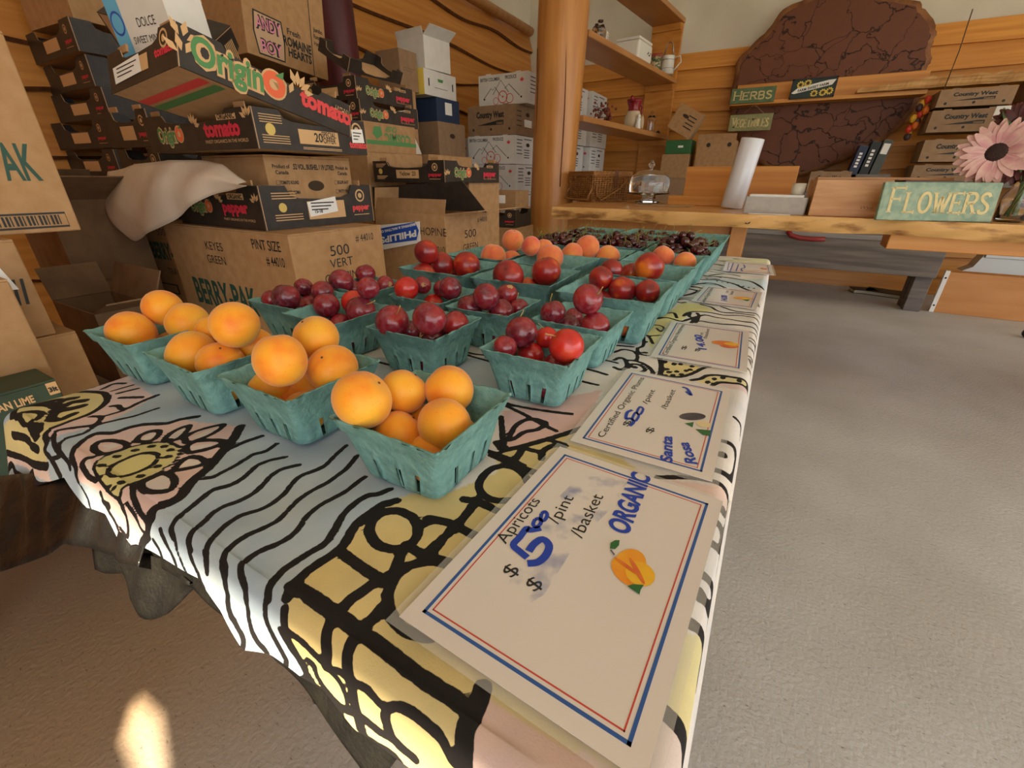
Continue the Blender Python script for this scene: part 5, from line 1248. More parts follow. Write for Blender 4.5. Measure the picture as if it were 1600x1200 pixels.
# shaded middle of the pile
SHADE_C = mat('shade_darkened_card', (0.20, 0.118, 0.060), 0.85, (0.15, 0.085, 0.042), 14, 0.2, 120)  # card colour darkened to stand in for shade deep in the pile
PURPLE = mat('purple_plastic', (0.055, 0.035, 0.085), 0.4, spec=0.5)
b = open_carton('purple_tote', 'purple plastic tote in shadow behind the apricots', (-2.25, 0.87, 0.52), 0.32, 0.14, 0.27, PURPLE, (0, 0, 0.0)); MB().bbox(-0.335, 0.015, -0.015, 0.0, 0.25, 0.275, 0.004).build('rim', PURPLE, b.t)
MB().bbox(0.0, 0.015, 0.0, 0.14, 0.25, 0.275, 0.004).build('rim', PURPLE, b.t)
closed_carton('plain_carton', 'brown carton on the floor under the purple tote', (-2.25, 0.87, 0.0), 0.32, 0.14, 0.519)
open_carton('plain_carton', 'open shaded carton with flaps up below the tall carton', (-1.60, 0.44, 0.42), 0.30, 0.15, 0.28, SHADE_C, (0, 0, 0), (('R', 70, 0.12), ('B', 25, 0.10), ('L', 20, 0.10)))
closed_carton('plain_carton', 'brown carton on the floor beneath the open shaded carton', (-1.60, 0.44, 0.0), 0.30, 0.15, 0.419, SHADE_C)
open_carton('plain_carton', 'shade-darkened brown carton with raised flaps in front of the purple tote', (-2.02, 0.55, 0.72), 0.32, 0.24, 0.26, SHADE_C, (0, 0, 0), (('F', 40, 0.12), ('R', 55, 0.12), ('L', -20, 0.10)))
closed_carton('plain_carton', 'tall brown carton on the floor before the purple tote', (-2.02, 0.55, 0.0), 0.32, 0.24, 0.719, SHADE_C)
closed_carton('plain_carton', 'tall shade-darkened brown carton in front of the wall column base', (-2.62, 0.82, 0.0), 0.48, 0.18, 1.04, SHADE_C)
# big kraft paper sheet slumped over the pile
top = [(168, 268), (215, 256), (260, 250), (310, 250), (350, 257), (384, 284)]; bot = [(178, 352), (203, 379), (245, 358), (285, 332), (330, 303), (386, 291)]
yy = B1[0][1]-0.05
def resample(Q, n):
    Q = np.array(Q); d_ = np.r_[0, np.cumsum(np.linalg.norm(np.diff(Q, axis=0), axis=1))]; t_ = np.linspace(0, d_[-1], n)
    return np.stack([np.interp(t_, d_, Q[:, k]) for k in range(3)], 1)
n = 34; m = 14; vs = []
T = resample([onY(*q, yy+0.05-0.03*k/5) for k, q in enumerate(top)], n); Bm = resample([onY(*q, yy-0.03) for q in bot], n)
for i in range(n):
    for j in range(m+1):
        t_ = j/m; q = T[i]*(1-t_)+Bm[i]*t_; q = q+np.array([0, -0.03*math.sin(math.pi*t_), 0.0])
        q[1] += 0.007*math.sin(i*0.55+5*t_)+0.006*abs(math.sin(i*0.23-2.2*t_)); vs.append(q)
mb = MB(); mb.add(vs, [(i*(m+1)+j, i*(m+1)+j+1, (i+1)*(m+1)+j+1, (i+1)*(m+1)+j) for i in range(n-1) for j in range(m)], 0, True)
o = mb.build('paper_sheet', mat('pale_kraft_paper', (0.66, 0.56, 0.47), 0.8, (0.58, 0.47, 0.37), 8, 0.5, 12)); sm = o.modifiers.new('thickness', 'SOLIDIFY'); sm.thickness = 0.0015
tag(o, 'crumpled pale kraft paper sheet draped over the corner of the boxes', 'paper')

# ---- open pint carton behind
p, _, w, d = dims((694, 336), (700, 400), -1.19, 585, 762)
b = open_carton('pint_carton', 'open brown carton printed 500 GREEN PINT SIZE with flaps up', (p[0], p[1], 0.56), w, d, p[2]-0.56, None, (0, 0, 0), (('F', -14, 0.06), ('R', 84, 0.17), ('L', -10, 0.10)))
H = p[2]-0.56
b.txt('R', '500', 0.55, 1-0.105/H, 0.034, INK_K, 0.09); b.txt('R', 'GREEN', 0.55, 1-0.16/H, 0.030, INK_K, 0.12); b.txt('R', 'PINT SIZE', 0.55, 1-0.215/H, 0.030, INK_K, 0.17); b.txt('R', '# 44010', 0.85, 1-0.045/H, 0.02, INK_K, 0.08)
b.txt('F', 'CHOPINE', 0.80, 1-0.085/H, 0.032, INK_K, 0.17); b.txt('F', '# 44010', 0.86, 1-0.155/H, 0.028, INK_K, 0.10)
fq = [onY(px, py, p[1]+d*0.45) for px, py in ((584, 322), (760, 332), (722, 283), (584, 292))]; fo = np.array([p[0], p[1], 0.56])
bf = MB(); bf.add([v-fo for v in fq]+[v-fo+np.array([0, 0.004, 0]) for v in fq], [(0, 1, 2, 3), (7, 6, 5, 4), (0, 4, 5, 1), (2, 6, 7, 3), (1, 5, 6, 2), (3, 7, 4, 0)])
bf.build('flap', BLACK_CARD, b.t)
closed_carton('plain_carton', 'brown carton on the floor under the open pint carton', (p[0]+0.01, p[1]-0.01, 0), w+0.02, d+0.02, 0.559)
# brewery card, upside down, leaning on the open carton
q = [onY(x, y, p[1]-0.012) for x, y in ((590, 352), (655, 346), (657, 379), (595, 391))]
mb = MB(); mb.add([tuple(v) for v in q]+[tuple(v+np.array([0, 0.003, 0])) for v in q], [(3, 2, 1, 0), (4, 5, 6, 7), (0, 1, 5, 4), (1, 2, 6, 5), (2, 3, 7, 6), (3, 0, 4, 7)])
cd = thing('brewery_card', 'white card with an upside-down blue PHILLIPS banner on the open carton', 'card', tuple(q[3]))
o = mb.build('card', INK_WHITE, cd); o.location = -Vector(q[3])
c0, c1, c3 = np.array(q[3]), np.array(q[2]), np.array(q[0]); ux, uy = c1-c0, c3-c0
mb = MB(); e = np.array([0, -0.001, 0])
mb.add([c0+ux*u+uy*v+e for u, v in ((0.0, 0.22), (0.92, 0.12), (0.99, 0.46), (0.92, 0.80), (0.0, 0.86))], [(0, 1, 2, 3, 4)]); o = mb.build('banner', INK_BLUE, cd); o.location = -Vector(q[3])
U = ux/np.linalg.norm(ux); V_ = uy/np.linalg.norm(uy)
mb = MB(); put_text(mb, 'PHILLIPS', c0+ux*0.93+uy*0.50+e*2, -U, -V_, 0.026, np.linalg.norm(ux)*0.90, 0, 'L', 0.04); o = mb.build('lettering', INK_WHITE, cd); o.location = -Vector(q[3])
mb = MB(); put_text(mb, 'BREWING & MALTING CO', c0+ux*0.93+uy*0.76+e*2, -U, -V_, 0.010, np.linalg.norm(ux)*0.90, 0, 'L', 0.04); o = mb.build('lettering', INK_WHITE, cd); o.location = -Vector(q[3])
# yellow pepper tray and its support
p, z0, w, d = dims((693, 250), (693, 286), -1.30, 582, 780)
t = tray('pepper_tray', 'black pepper tray with kraft label handwritten Yellow 23', (p[0], p[1], z0), w, d, p[2]-z0, None, (0, 0, 0), 0.30, 0.25); brand_front(t, 'pepper', 'Yellow  23'); brand_side(t, 'pepper', 0.034)
b = closed_carton('plain_carton', 'brown carton supporting the Yellow 23 pepper tray', (p[0]-0.01, p[1]+0.20, 0.50), w*0.95, d*0.6, z0-0.501)
closed_carton('plain_carton', 'brown carton on the floor below the Yellow 23 tray stack', (p[0], p[1]+0.20, 0), w, d*0.62, 0.499)
# kraft cartons and the upside-down apple carton
p, z0, w, d = dims((567, 188), (567, 236), -1.80, None, 648)
b = closed_carton('apple_carton', 'kraft apple carton with upside-down green COSMIC CRISP print', (p[0], p[1], z0), 0.40, d, p[2]-z0)
b.rect('R', 0.0, 1.0, 0.26, 0.40, INK_GRN); b.poly('R', [(0.14, 0.62), (0.22, 0.44), (0.32, 0.60), (0.30, 0.88), (0.18, 0.86)], INK_GRN); b.txt('R', 'COSMIC', 0.62, 0.66, 0.042, INK_GRN, 0.19, 0.04, True); b.txt('R', 'CRISP', 0.50, 0.90, 0.022, INK_GRN, 0.08, 0.03, True)
za = z0; AC = (p, d)
b = closed_carton('plain_carton', 'kraft carton lettered P under the apple carton', (p[0]+0.02, p[1]-0.02, za-0.32), 0.44, d+0.04, 0.319); b.txt('R', 'P', 0.06, 0.35, 0.05, INK_K, None, 0.04)
closed_carton('plain_carton', 'brown carton low in the stack below the apple carton', (p[0]+0.03, p[1]-0.03, 0), 0.46, d+0.06, za-0.321)
# origin-ringed pepper trays on the apple carton
p, z0, w, d = dims((560, 155), (560, 190), -1.84, 505, 652)
zt = AC[0][2]+0.001; hh = p[2]-z0
for k, lab in enumerate(('lower black ringed-print pepper tray on the apple carton', 'upper black ringed-print pepper tray above the apple carton')):
    t = tray('pepper_tray', lab, (p[0]-0.02*k, p[1]+0.01*k, zt+k*(hh+0.002)), w+0.10, d, hh, None, (0, 0, 0.03*k), 0.3, 0.25); brand_side(t, 'pepper', 0.032); brand_front(t, 'pepper')
t = tray('pepper_tray', 'open black tray with bare kraft inside tipped on the ringed-print trays', (p[0]-0.03, p[1]-0.02, zt+2*(hh+0.002)+0.008), 0.20, d*0.85, hh*0.6, None, (0.0, 0.50, 0.0), 0.5, 0.80, tabs=False)
# romaine carton
a0, a1 = onX(424, 84, -2.25), onX(512, 116, -2.25); tl = math.atan2(a1[2]-a0[2], a1[1]-a0[1]); LL = math.hypot(a1[1]-a0[1], a1[2]-a0[2])
yst = a0[1]-0.12*math.cos(tl); zst = a0[2]-0.12*math.sin(tl)-0.03
b = closed_carton('romaine_carton', 'kraft carton printed ANDY BOY Fresh ROMAINE HEARTS leaning against the dark post', (-2.25, yst, zst), 0.30, LL+0.12, 0.42, None, (tl, 0, 0))
b.poly('R', [(0.13, 0.03), (0.43, 0.03), (0.45, 0.22), (0.43, 0.42), (0.11, 0.43), (0.09, 0.24)], INK_K, 0.0008, 'badge'); b.poly('R', [(0.14, 0.045), (0.42, 0.045), (0.435, 0.22), (0.415, 0.405), (0.125, 0.415), (0.105, 0.24)], mat('badge_tan', (0.55, 0.36, 0.22), 0.6), 0.0012, 'badge')
for w_, u_, v_, wd_ in (('ANDY', 0.27, 0.275, 0.125), ('BOY', 0.28, 0.070, 0.105)): b.txt('R', w_, u_, v_, 0.046, INK_K, wd_, 0.09, e=0.0015); b.txt('R', w_, u_, v_, 0.046, INK_PINK, wd_, 0.01, e=0.0018)
b.txt('R', 'Fresh', 0.57, 0.33, 0.024, INK_K, 0.07, 0.02); b.txt('R', 'ROMAINE', 0.61, 0.215, 0.036, INK_K, 0.155, 0.04); b.txt('R', 'HEARTS', 0.63, 0.115, 0.034, INK_K, 0.13, 0.04)
b.line('R', [(0.80, 0.0), (0.80, 0.98)], 0.004, INK_K, sm=False)
for w_, v_ in (('Jumbo', 0.47), ('Romaine', 0.40), ('Hearts', 0.33)): b.txt('R', w_, 0.90, v_, 0.018, INK_K, 0.055, 0.02)
b.txt('R', '24 COUNT', 0.12, 0.55, 0.016, INK_K, None)
zR = zst+LL*math.sin(tl)
# black plastic crates under it
CRATE = mat('black_crate_plastic', (0.025, 0.025, 0.024), 0.4, spec=0.5)
for k in range(2):
    cx, cy, cz = -2.25, 1.60+0.02*k, 1.20+0.125*k
    b = Box('plastic_crate', ('lower' if k == 0 else 'upper')+' black ribbed plastic crate below the romaine carton', (cx, cy, cz), 0.42, 0.34, 0.12, (0, 0, 0.05))
    for x0, x1, y0, y1 in ((-0.42, 0, 0, 0.006), (-0.42, 0, 0.334, 0.34), (-0.42, -0.414, 0, 0.34), (-0.006, 0, 0, 0.34)): MB().box(x0, x1, y0, y1, 0, 0.12).build('crate_side', CRATE, b.t)
    MB().box(-0.414, -0.006, 0.006, 0.334, 0, 0.006).build('base', CRATE, b.t)
    for i in range(6): MB().box(0, 0.008, 0.02+0.06*i, 0.035+0.06*i, 0.0, 0.12).build('rib', CRATE, b.t)
closed_carton('plain_carton', 'tall brown carton supporting the black plastic crates', (-2.25, 1.59, 0.0), 0.46, 0.40, 1.198)
# plain cartons against the wall
b = closed_carton('plain_carton', 'faded brown carton high on the pile beside the white box', (-2.55, onX(622, 74, -2.55)[1], onX(622, 138, -2.55)[2]), 0.22, 0.19, onX(622, 74, -2.55)[2]-onX(622, 138, -2.55)[2], BROWN_CARD); lines(b, 'R', 0.2, 0.55, 0.6, 2, 0.008, mat('faded_print', (0.22, 0.14, 0.08), 0.8))
pz = onX(622, 138, -2.55); py_ = pz[1]; closed_carton('plain_carton', 'tall brown carton on the floor under the faded carton', (-2.53, py_-0.06, 0.0), 0.24, 0.22, pz[2]-0.001)
b = open_carton('produce_box', 'tall white-lined carton with its lid standing open, topmost on the pile', (-2.52, py_+0.28, onX(661, 146, -2.5)[2]+0.172), 0.28, 0.28, 0.20, WHITE_CARD, (0, 0, -0.1), (('R', 55, 0.09), ('F', 20, 0.05)))
b = closed_carton('banana_box', 'white box with yellow side and dark hand slots on the pile', (-2.50, onX(661, 102, -2.50)[1], onX(661, 146, -2.5)[2]), 0.30, 0.40, 0.165, WHITE_CARD)
b.rect('F', 0, 1, 0, 1, INK_YEL); 
for u in (0.12, 0.86): b.rect('R', u, u+0.035, 0.36, 0.66, INK_K, 0.0009, 'hand_slot')
b.poly('R', [(0.42, 0.60), (0.56, 0.60), (0.58, 0.72), (0.40, 0.72)], INK_GRN); b.line('R', [(0.3, 0.35), (0.7, 0.35)], 0.003, INK_K)
zz = onX(661, 146, -2.5)[2]; yy2 = onX(661, 102, -2.5)[1]
for lab, mm, x, y, w_, d_, z0_, z1_ in (('dark blue printed box below the yellow-sided box', mat('dark_blue_card', (0.02, 0.04, 0.09), 0.5), -2.49, yy2+0.12, 0.3, 0.30, zz-0.17, zz-0.002),
                                       ('brown carton with an oval hand hole in mid pile', BROWN_CARD, -2.44, yy2+0.06, 0.34, 0.36, zz-0.50, zz-0.172),
                                       ('kraft and white carton low in mid pile', CARD, -2.42, yy2+0.02, 0.36, 0.40, zz-0.86, zz-0.502),
                                       ('tall brown carton on the floor in mid pile', CARD, -2.40, yy2, 0.40, 0.44, 0, zz-0.862)):
    b = closed_carton('produce_box', lab, (x, y, z0_), w_, d_, z1_-z0_, mm)
    if 'oval' in lab: b.ring('R', 0.5, 0.72, 0.035, mat('hand_hole', (0.05, 0.03, 0.015), 0.9), r2=0.017, name='hand_hole')
    if 'blue' in lab: b.rect('R', 0.35, 0.65, 0.35, 0.85, INK_WHITE, 0.0009, 'paper_label')
    if 'kraft and' in lab:
        b.rect('R', 0.5, 0.85, 0.4, 0.7, INK_WHITE, 0.0009, 'paper_label'); b.rect('R', 0.45, 0.9, 0.1, 0.2, INK_YEL); lines(b, 'R', 0.52, 0.62, 0.28, 3, 0.008, INK_K)
for k, (lab, px, py, x, wd, dp, h_, m_, tlt) in enumerate((('flattened white carton leaning in mid pile', 662, 236, -2.05, 0.012, 0.34, 0.36, WHITE_CARD, 0.35), ('flattened brown carton leaning beside the white one', 676, 238, -2.22, 0.012, 0.30, 0.33, BROWN_CARD, 0.28))):
    q = onX(px, py, x); b = Box('flattened_carton', lab, (q[0], q[1]-0.12, q[2]-0.02), wd, dp, h_, (0, 0, 0)); b.t.rotation_euler = (0.0, -tlt, 0.5+0.3*k); MB().bbox(-wd, 0, 0, dp, 0, h_, 0.002).build('sheet', m_, b.t)
    for v in (0.3, 0.7): MB().box(-0.001, 0.0006, dp*0.2, dp*0.3, h_*v, h_*v+0.02).build('hand_slot', INK_K, b.t)
q = onX(672, 238, -2.10); closed_carton('plain_carton', 'brown carton under the two flattened cartons', (q[0]+0.20, q[1]-0.26, 0), 0.5, 0.46, q[2]-0.025)

# ---- stack of produce boxes beside the log post
def bc_box(label, x, y, z, w, d, h, rot=0.0, group='white British Columbia produce boxes'):
    b = Box('produce_box', label, (x, y, z), w, d, h, (0, 0, rot), group=group)
    t = 0.006
    for k_, (x0, x1, y0, y1) in enumerate(((-w, 0, 0, t), (-w, 0, d-t, d), (-w, -w+t, t, d-t), (-t, 0, t, d-t))): b.pan['FBLR'[k_]] = MB().box(x0, x1, y0, y1, 0, h).build('side_panel', WHITE_CARD, b.t)
    MB().box(-w+t, -t, t, d-t, 0, t).build('base_panel', WHITE_CARD, b.t)
    for x0 in (-w*0.85, -w*0.25): MB().box(x0, x0+0.05, 0.002, 0.006, h, h+0.008).build('stacking_tab', WHITE_CARD, b.t)
    b.txt('F', 'BRITISH COLUMBIA', 0.24, 0.80, 0.024, INK_K, w*0.40, 0.02); b.txt('F', 'PRODUCE', 0.66, 0.82, 0.024, INK_K, w*0.22, 0.02)
    M = [(0.10, 0.22), (0.26, 0.56), (0.30, 0.50), (0.34, 0.60), (0.46, 0.30)]
    b.line('F', M, 0.005, INK_K, sm=False); b.line('F', [(0.30, 0.36), (0.46, 0.80), (0.62, 0.40)], 0.005, INK_K, sm=False); b.line('F', [(0.54, 0.52), (0.62, 0.66), (0.84, 0.26)], 0.005, INK_K, sm=False)
    for u, v, r in ((0.36, 0.14, 0.028), (0.50, 0.26, 0.046), (0.64, 0.20, 0.036)): b.ring('F', u, v, r, INK_CRIMSON, 0.86)
    # maple leaf emblem
    ml = [(0, -.5), (.05, -.2), (.42, -.28), (.34, -.12), (.62, .1), (.5, .16), (.56, .36), (.36, .32), (.28, .44), (.16, .26), (.18, .6), (.08, .54), (0, .75)]; ml = ml+[(-a, c) for a, c in ml[-2:0:-1]]
    for u, v, s in ((0.88, 0.74, 0.030), (0.50, 0.26, 0.018)): b.poly('F', [(u+a*s/w, v+c*s/h) for a, c in ml], INK_RED, 0.0012, 'maple_leaf')
    for u in (0.12, 0.87): b.ring('F', u, 0.22, 0.008, INK_K, name='vent_hole')
    b.ring('R', 0.62, 0.70, 0.035, mat('hand_hole', (0.05, 0.03, 0.015), 0.9), r2=0.016, name='hand_hole')
    for k in range(5):
        b.rect('R', 0.10, 0.36-0.03*(k % 2), 0.84-0.12*k, 0.87-0.12*k, INK_K, 0.0009, 'small_print'); b.rect('R', 0.44, 0.80 if k == 0 else 0.70, 0.88-0.12*k if k == 0 else 0.50-0.09*(k-1), 0.91-0.12*k if k == 0 else 0.53-0.09*(k-1), INK_K, 0.0009, 'small_print')
    return b
def cw_box(label, x, y, z, w, d, h, rot=0.0, group='brown Country West produce boxes'):
    b = Box('produce_box', label, (x, y, z), w, d, h, (0, 0, rot), group=group); t = 0.006
    for k_, (x0, x1, y0, y1) in enumerate(((-w, 0, 0, t), (-w, 0, d-t, d), (-w, -w+t, t, d-t), (-t, 0, t, d-t))): b.pan['FBLR'[k_]] = MB().box(x0, x1, y0, y1, 0, h).build('side_panel', BROWN_CARD, b.t)
    MB().box(-w+t, -t, t, d-t, 0, t).build('base_panel', BROWN_CARD, b.t)
    for x0 in (-w*0.85, -w*0.25): MB().box(x0, x0+0.05, 0.002, 0.006, h, h+0.008).build('stacking_tab', BROWN_CARD, b.t)
    b.txt('F', 'Country West', 0.48, 0.60, h*0.20, INK_K, w*0.58, 0.05); b.poly('F', [(0.20, 0.34), (0.76, 0.34), (0.76, 0.50), (0.66, 0.50)], INK_K); b.txt('F', 'FARMS', 0.68, 0.36, h*0.08, BROWN_CARD, w*0.13, 0.04, e=0.0013)
    for u in (0.12, 0.5, 0.88): b.ring('F', u, 0.20, 0.010, INK_K, name='vent_hole')
    b.ring('R', 0.55, 0.72, 0.035, mat('hand_hole', (0.05, 0.03, 0.015), 0.9), r2=0.016, name='hand_hole'); b.rect('R', 0.40, 0.75, 0.30, 0.55, INK_WHITE, 0.0009, 'paper_label')
    for k in range(4): b.rect('R', 0.06, 0.28, 0.78-0.16*k, 0.81-0.16*k, INK_K, 0.0009, 'small_print')
    return b
p, z0, w, d = dims((805, 210), (805, 256), -2.10, 732, 838); d = 0.40
hb = p[2]-z0+0.002; zs = z0
ORDN = ['bottom', 'second from the floor', 'third from the floor', 'fourth from the floor', 'fifth from the floor']
levels = []; z = zs
while z > 0.05: levels.append(z); z -= hb
h0 = levels[-1]
zb0 = levels[-1]
for k, z in enumerate(reversed(levels)):
    lab = ['white mountain-print produce box at the foot of the stack by the log', 'white mountain-print produce box, second up in the stack by the log', 'white mountain-print produce box, third up in the stack by the log', 'white mountain-print produce box, fourth up in the stack by the log', 'white mountain-print produce box, just under the Country West box', 'white mountain-print produce box, sixth up beside the log'][k if k < len(levels)-1 else 4]
    bc_box(lab, p[0]+0.012*math.sin(3*k), p[1]+0.01*math.cos(2*k), (0.0 if k == 0 else z), w, d, (z+hb-0.004 if k == 0 else hb-0.004))
cw_box('brown Country West produce box in the white stack by the log', p[0], p[1], zs+hb, w, d, hb-0.004)
bc_box('white mountain-print produce box topmost in the stack by the log', p[0]+0.09, p[1]+0.05, zs+2*hb, w, d, hb-0.004)
bc_box('white mountain-print produce box behind the log, highest of all', p[0]+0.10, p[1]+0.50, 1.70, w, d, 0.23)
bc_box('white mountain-print produce box hidden low behind the log stack', p[0]+0.10, p[1]+0.50, 1.46, w, d, 0.236)
closed_carton('plain_carton', 'tall brown carton on the floor behind the white stack', (p[0]+0.08, p[1]+0.48, 0), w, d, 1.455)
for k in range(4):
    bc_box(['white produce box on the floor between pile and log stack', 'white produce box second up between pile and log stack', 'white produce box third up between pile and log stack', 'white produce box topmost between pile and log stack'][k], p[0]-0.56, p[1]+0.12, 0.35*k, w*0.95, d, 0.346, 0.06)
# trays and small cartons in front of that stack
q = onX(806, 326, -1.62); t = tray('pepper_tray', 'black tray with blank kraft label at the foot of the white stack', (q[0], q[1], q[2]-0.13), 0.40, 0.30, 0.12, None, (0, 0, 0.1), 0.35, 0.25); brand_front(t, 'pepper', None, False)
closed_carton('plain_carton', 'brown carton under the black tray by the white stack', (q[0]+0.01, q[1]-0.01, 0), 0.44, 0.34, q[2]-0.132, None, (0, 0, 0.1))
q2 = onX(795, 303, -1.66); b = closed_carton('plain_carton', 'small kraft carton with a white label on the blank-label tray', (q[0]-0.03, q[1]+0.05, q[2]-0.006), 0.28, 0.22, 0.12, None, (0, 0, 0.05)); b.rect('F', 0.4, 0.7, 0.3, 0.75, INK_WHITE, 0.0009, 'paper_label'); b.rect('F', 0.1, 0.25, 0.2, 0.9, INK_K)
# ================================================================== counter
cx0, cx1, cy0, cy1 = -1.20, 2.30, 2.60, 3.72
def edge_y(x, t): return cy0+0.012*math.sin(x*6.1)+0.008*math.sin(x*17+1)+0.030*(t-0.2)**2*(1 if t > 0.2 else 3)+(0.006*math.sin(x*31+t*7))
N = 120; M = 6; vs = []
for i in range(N+1):
    x = cx0+(cx1-cx0)*i/N
    for j in range(M+1):
        t = j/M; vs.append((x, edge_y(x, t), 0.9-0.067*t-0.004*math.sin(x*9)*t))
mb = MB(); mb.add(vs, [(i*(M+1)+j, i*(M+1)+j+1, (i+1)*(M+1)+j+1, (i+1)*(M+1)+j) for i in range(N) for j in range(M)], 1, True)
tp = [(cx0+(cx1-cx0)*i/N, edge_y(cx0+(cx1-cx0)*i/N, 0), 0.9) for i in range(N+1)]
LEFTB = lambda p: p[0]-0.20*(1-(p[0]-cx0)/(cx1-cx0))**6
mb.add(tp+[(LEFTB(p), cy1, 0.9) for p in tp], [(i, i+1, N+2+i, N+1+i) for i in range(N)], 0)
bt = [vs[i*(M+1)+M] for i in range(N+1)]
mb.add(bt+[(LEFTB(p), cy1, 0.833) for p in bt], [(i+1, i, N+1+i, N+2+i) for i in range(N)], 0)
for x, i in ((cx0, 0), (cx1, N)): mb.add([tp[i], (LEFTB((x,)), cy1, 0.9), (LEFTB((x,)), cy1, 0.833), bt[i]], [(0, 1, 2, 3)], 1)
mb.add([(cx0, cy1, 0.833), (cx1, cy1, 0.833), (cx1, cy1, 0.9), (cx0, cy1, 0.9)], [(0, 1, 2, 3)], 0)
ct = thing('live_edge_counter', 'long varnished live-edge slab counter behind the fruit table', 'counter', (0, cy0+0.4, 0))
o = mb.build('slab', [SLABW, SLAB_EDGE], ct); o.location = (0, -cy0-0.4, 0)
def cpart(name, m, *a):
    o = MB().bbox(*a, 0.004).build(name, m, ct); o.location = (0, -cy0-0.4, 0); return o
lx = onY(1146, 390, 2.78)[0]
cpart('leg', SHELFW, lx-0.03, lx+0.045, 2.75, 2.86, 0.0, 0.833); cpart('leg', SHELFW, 1.72, 1.80, 3.2, 3.32, 0.0, 0.833)
cpart('apron', SHELFW, cx0+0.02, lx-0.03, 2.80, 2.84, 0.735, 0.833); cpart('bearer', PINE_X, 0.48, cx1-0.05, 2.70, 2.86, 0.768, 0.833)
kn = MB(); q = onY(1168, 347, cy0-0.004); disc(kn, (0, 0), 0.013, (q[0], q[1]-0.004, q[2]), (1, 0, 0), (0, 0, 1), 0, 16, 0.010); disc(kn, (0, 0), 0.006, (q[0], q[1]-0.006, q[2]), (1, 0, 0), (0, 0, 1), 1, 12)
o = kn.build('knot', [mat('knot_dark', (0.06, 0.025, 0.01), 0.6), mat('knot_light', (0.5, 0.3, 0.14), 0.6)], ct); o.location = (0, -cy0-0.4, 0)
# boards standing and lying at the back of the counter
a, b_ = onY(1070, 290, 3.42), onY(1242, 290, 3.42); zt = onY(1150, 260, 3.42)[2]
tag(normals(MB().bbox(a[0], b_[0], 3.41, 3.44, 0.901, zt, 0.003).build('backboard', PINE_X)), 'upright honey-coloured board along the back of the counter', 'board')
a, b_ = onZ(1046, 304, 0.93), onY(1242, 300, 3.2)
tag(MB().bbox(-0.66, 0.10, 3.28, 3.40, 0.901, 0.958, 0.003).build('riser_board', PINE_X), 'thick honey-coloured board lying in front of the backboard', 'board')
q = onZ(1055, 312, 0.9); cdp = thing('cardboard_sheet', 'flat cardboard sheet with black stripes beside the glass dome', 'cardboard', (q[0]+0.06, 3.13, 0.901))
MB().box(-0.10, 0.24, -0.07, 0.07, 0, 0.004).build('sheet', CARD_IN, cdp)
for k in range(3): MB().box(-0.09+0.03*k, -0.072+0.03*k, -0.05, 0.05, 0.004, 0.0045).build('printed_stripe', INK_K, cdp)

# ---- picnic basket
bx, by = onZ(925, 316, 0.9)[:2]
WICK = mat('wicker_cane', (0.22, 0.09, 0.022), 0.5, (0.38, 0.17, 0.045), 60, 0.3, 200, randv=0.05)
wk = thing('picnic_basket', 'lidded wicker picnic basket with leather strap and cane handles', 'basket', (bx, by, 0.901), (0, 0, -0.50))
bw_, bd_, bh_ = 0.27, 0.36, 0.175
def rrect(w0, d0, z, n=6, r=0.02, cx=0, cy=0):
    pts = []
    for sx, sy, a0 in ((1, -1, -math.pi/2), (1, 1, 0), (-1, 1, math.pi/2), (-1, -1, math.pi)):
        for k in range(n+1): a = a0+math.pi/2*k/n; pts.append((cx+sx*(w0/2-r)+r*math.cos(a), cy+sy*(d0/2-r)+r*math.sin(a), z))
    return pts+[pts[0]]
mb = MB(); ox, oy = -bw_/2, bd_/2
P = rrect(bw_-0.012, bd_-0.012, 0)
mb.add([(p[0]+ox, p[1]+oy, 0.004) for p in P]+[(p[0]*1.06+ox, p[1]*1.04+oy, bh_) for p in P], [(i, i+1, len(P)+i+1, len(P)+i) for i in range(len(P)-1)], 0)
mb.build('inner_wall', mat('wicker_gap_shade', (0.03, 0.012, 0.005), 0.8), wk)  # dark backing colour stands in for the shade between the canes
mb = MB()
for k in range(14):
    t = k/13; z = 0.006+(bh_-0.012)*t; mb.tube([(p[0]*(1+0.06*t)+ox, p[1]*(1+0.04*t)+oy, z) for p in rrect(bw_, bd_, 0)], 0.0045, 5, caps=False)
o = mb.build('weave', WICK, wk); o['kind'] = 'stuff'
mb = MB()
for k in range(26):
    for s in (0, 1):
        if k < 12: x = -bw_/2+bw_*(k+0.5)/12; y = -bd_/2 if s == 0 else bd_/2
        else: x = bw_/2 if s == 0 else -bw_/2; y = -bd_/2+bd_*(k-11.5)/14
        mb.tube([(x+ox, y+oy, 0), (x*1.06+ox, y*1.04+oy, bh_)], 0.0045, 5)
o = mb.build('stakes', WICK, wk); o['kind'] = 'stuff'
mb = MB().bbox(-bw_-0.014, 0.014, -0.012, bd_+0.012, bh_+0.001, bh_+0.030, 0.006); wlid = mb.build('lid', mat('wicker_lid', (0.40, 0.21, 0.06), 0.5, (0.24, 0.10, 0.03), 70, 0.9, 110), wk)
for k in range(3): MB().tube([(p[0]*1.09+ox, p[1]*1.06+oy, bh_+0.004+0.011*k) for p in rrect(bw_, bd_, 0)], 0.006, 5, caps=False).build('lid_rim', WICK, wlid)
LEATH = mat('brown_leather', (0.13, 0.045, 0.018), 0.45)
MB().bbox(0.012, 0.018, bd_*0.52, bd_*0.52+0.035, bh_-0.07, bh_+0.034, 0.001).build('strap', LEATH, wlid); MB().bbox(-0.08, 0.016, bd_*0.52, bd_*0.52+0.035, bh_+0.031, bh_+0.036, 0.001).build('strap', LEATH, wlid)
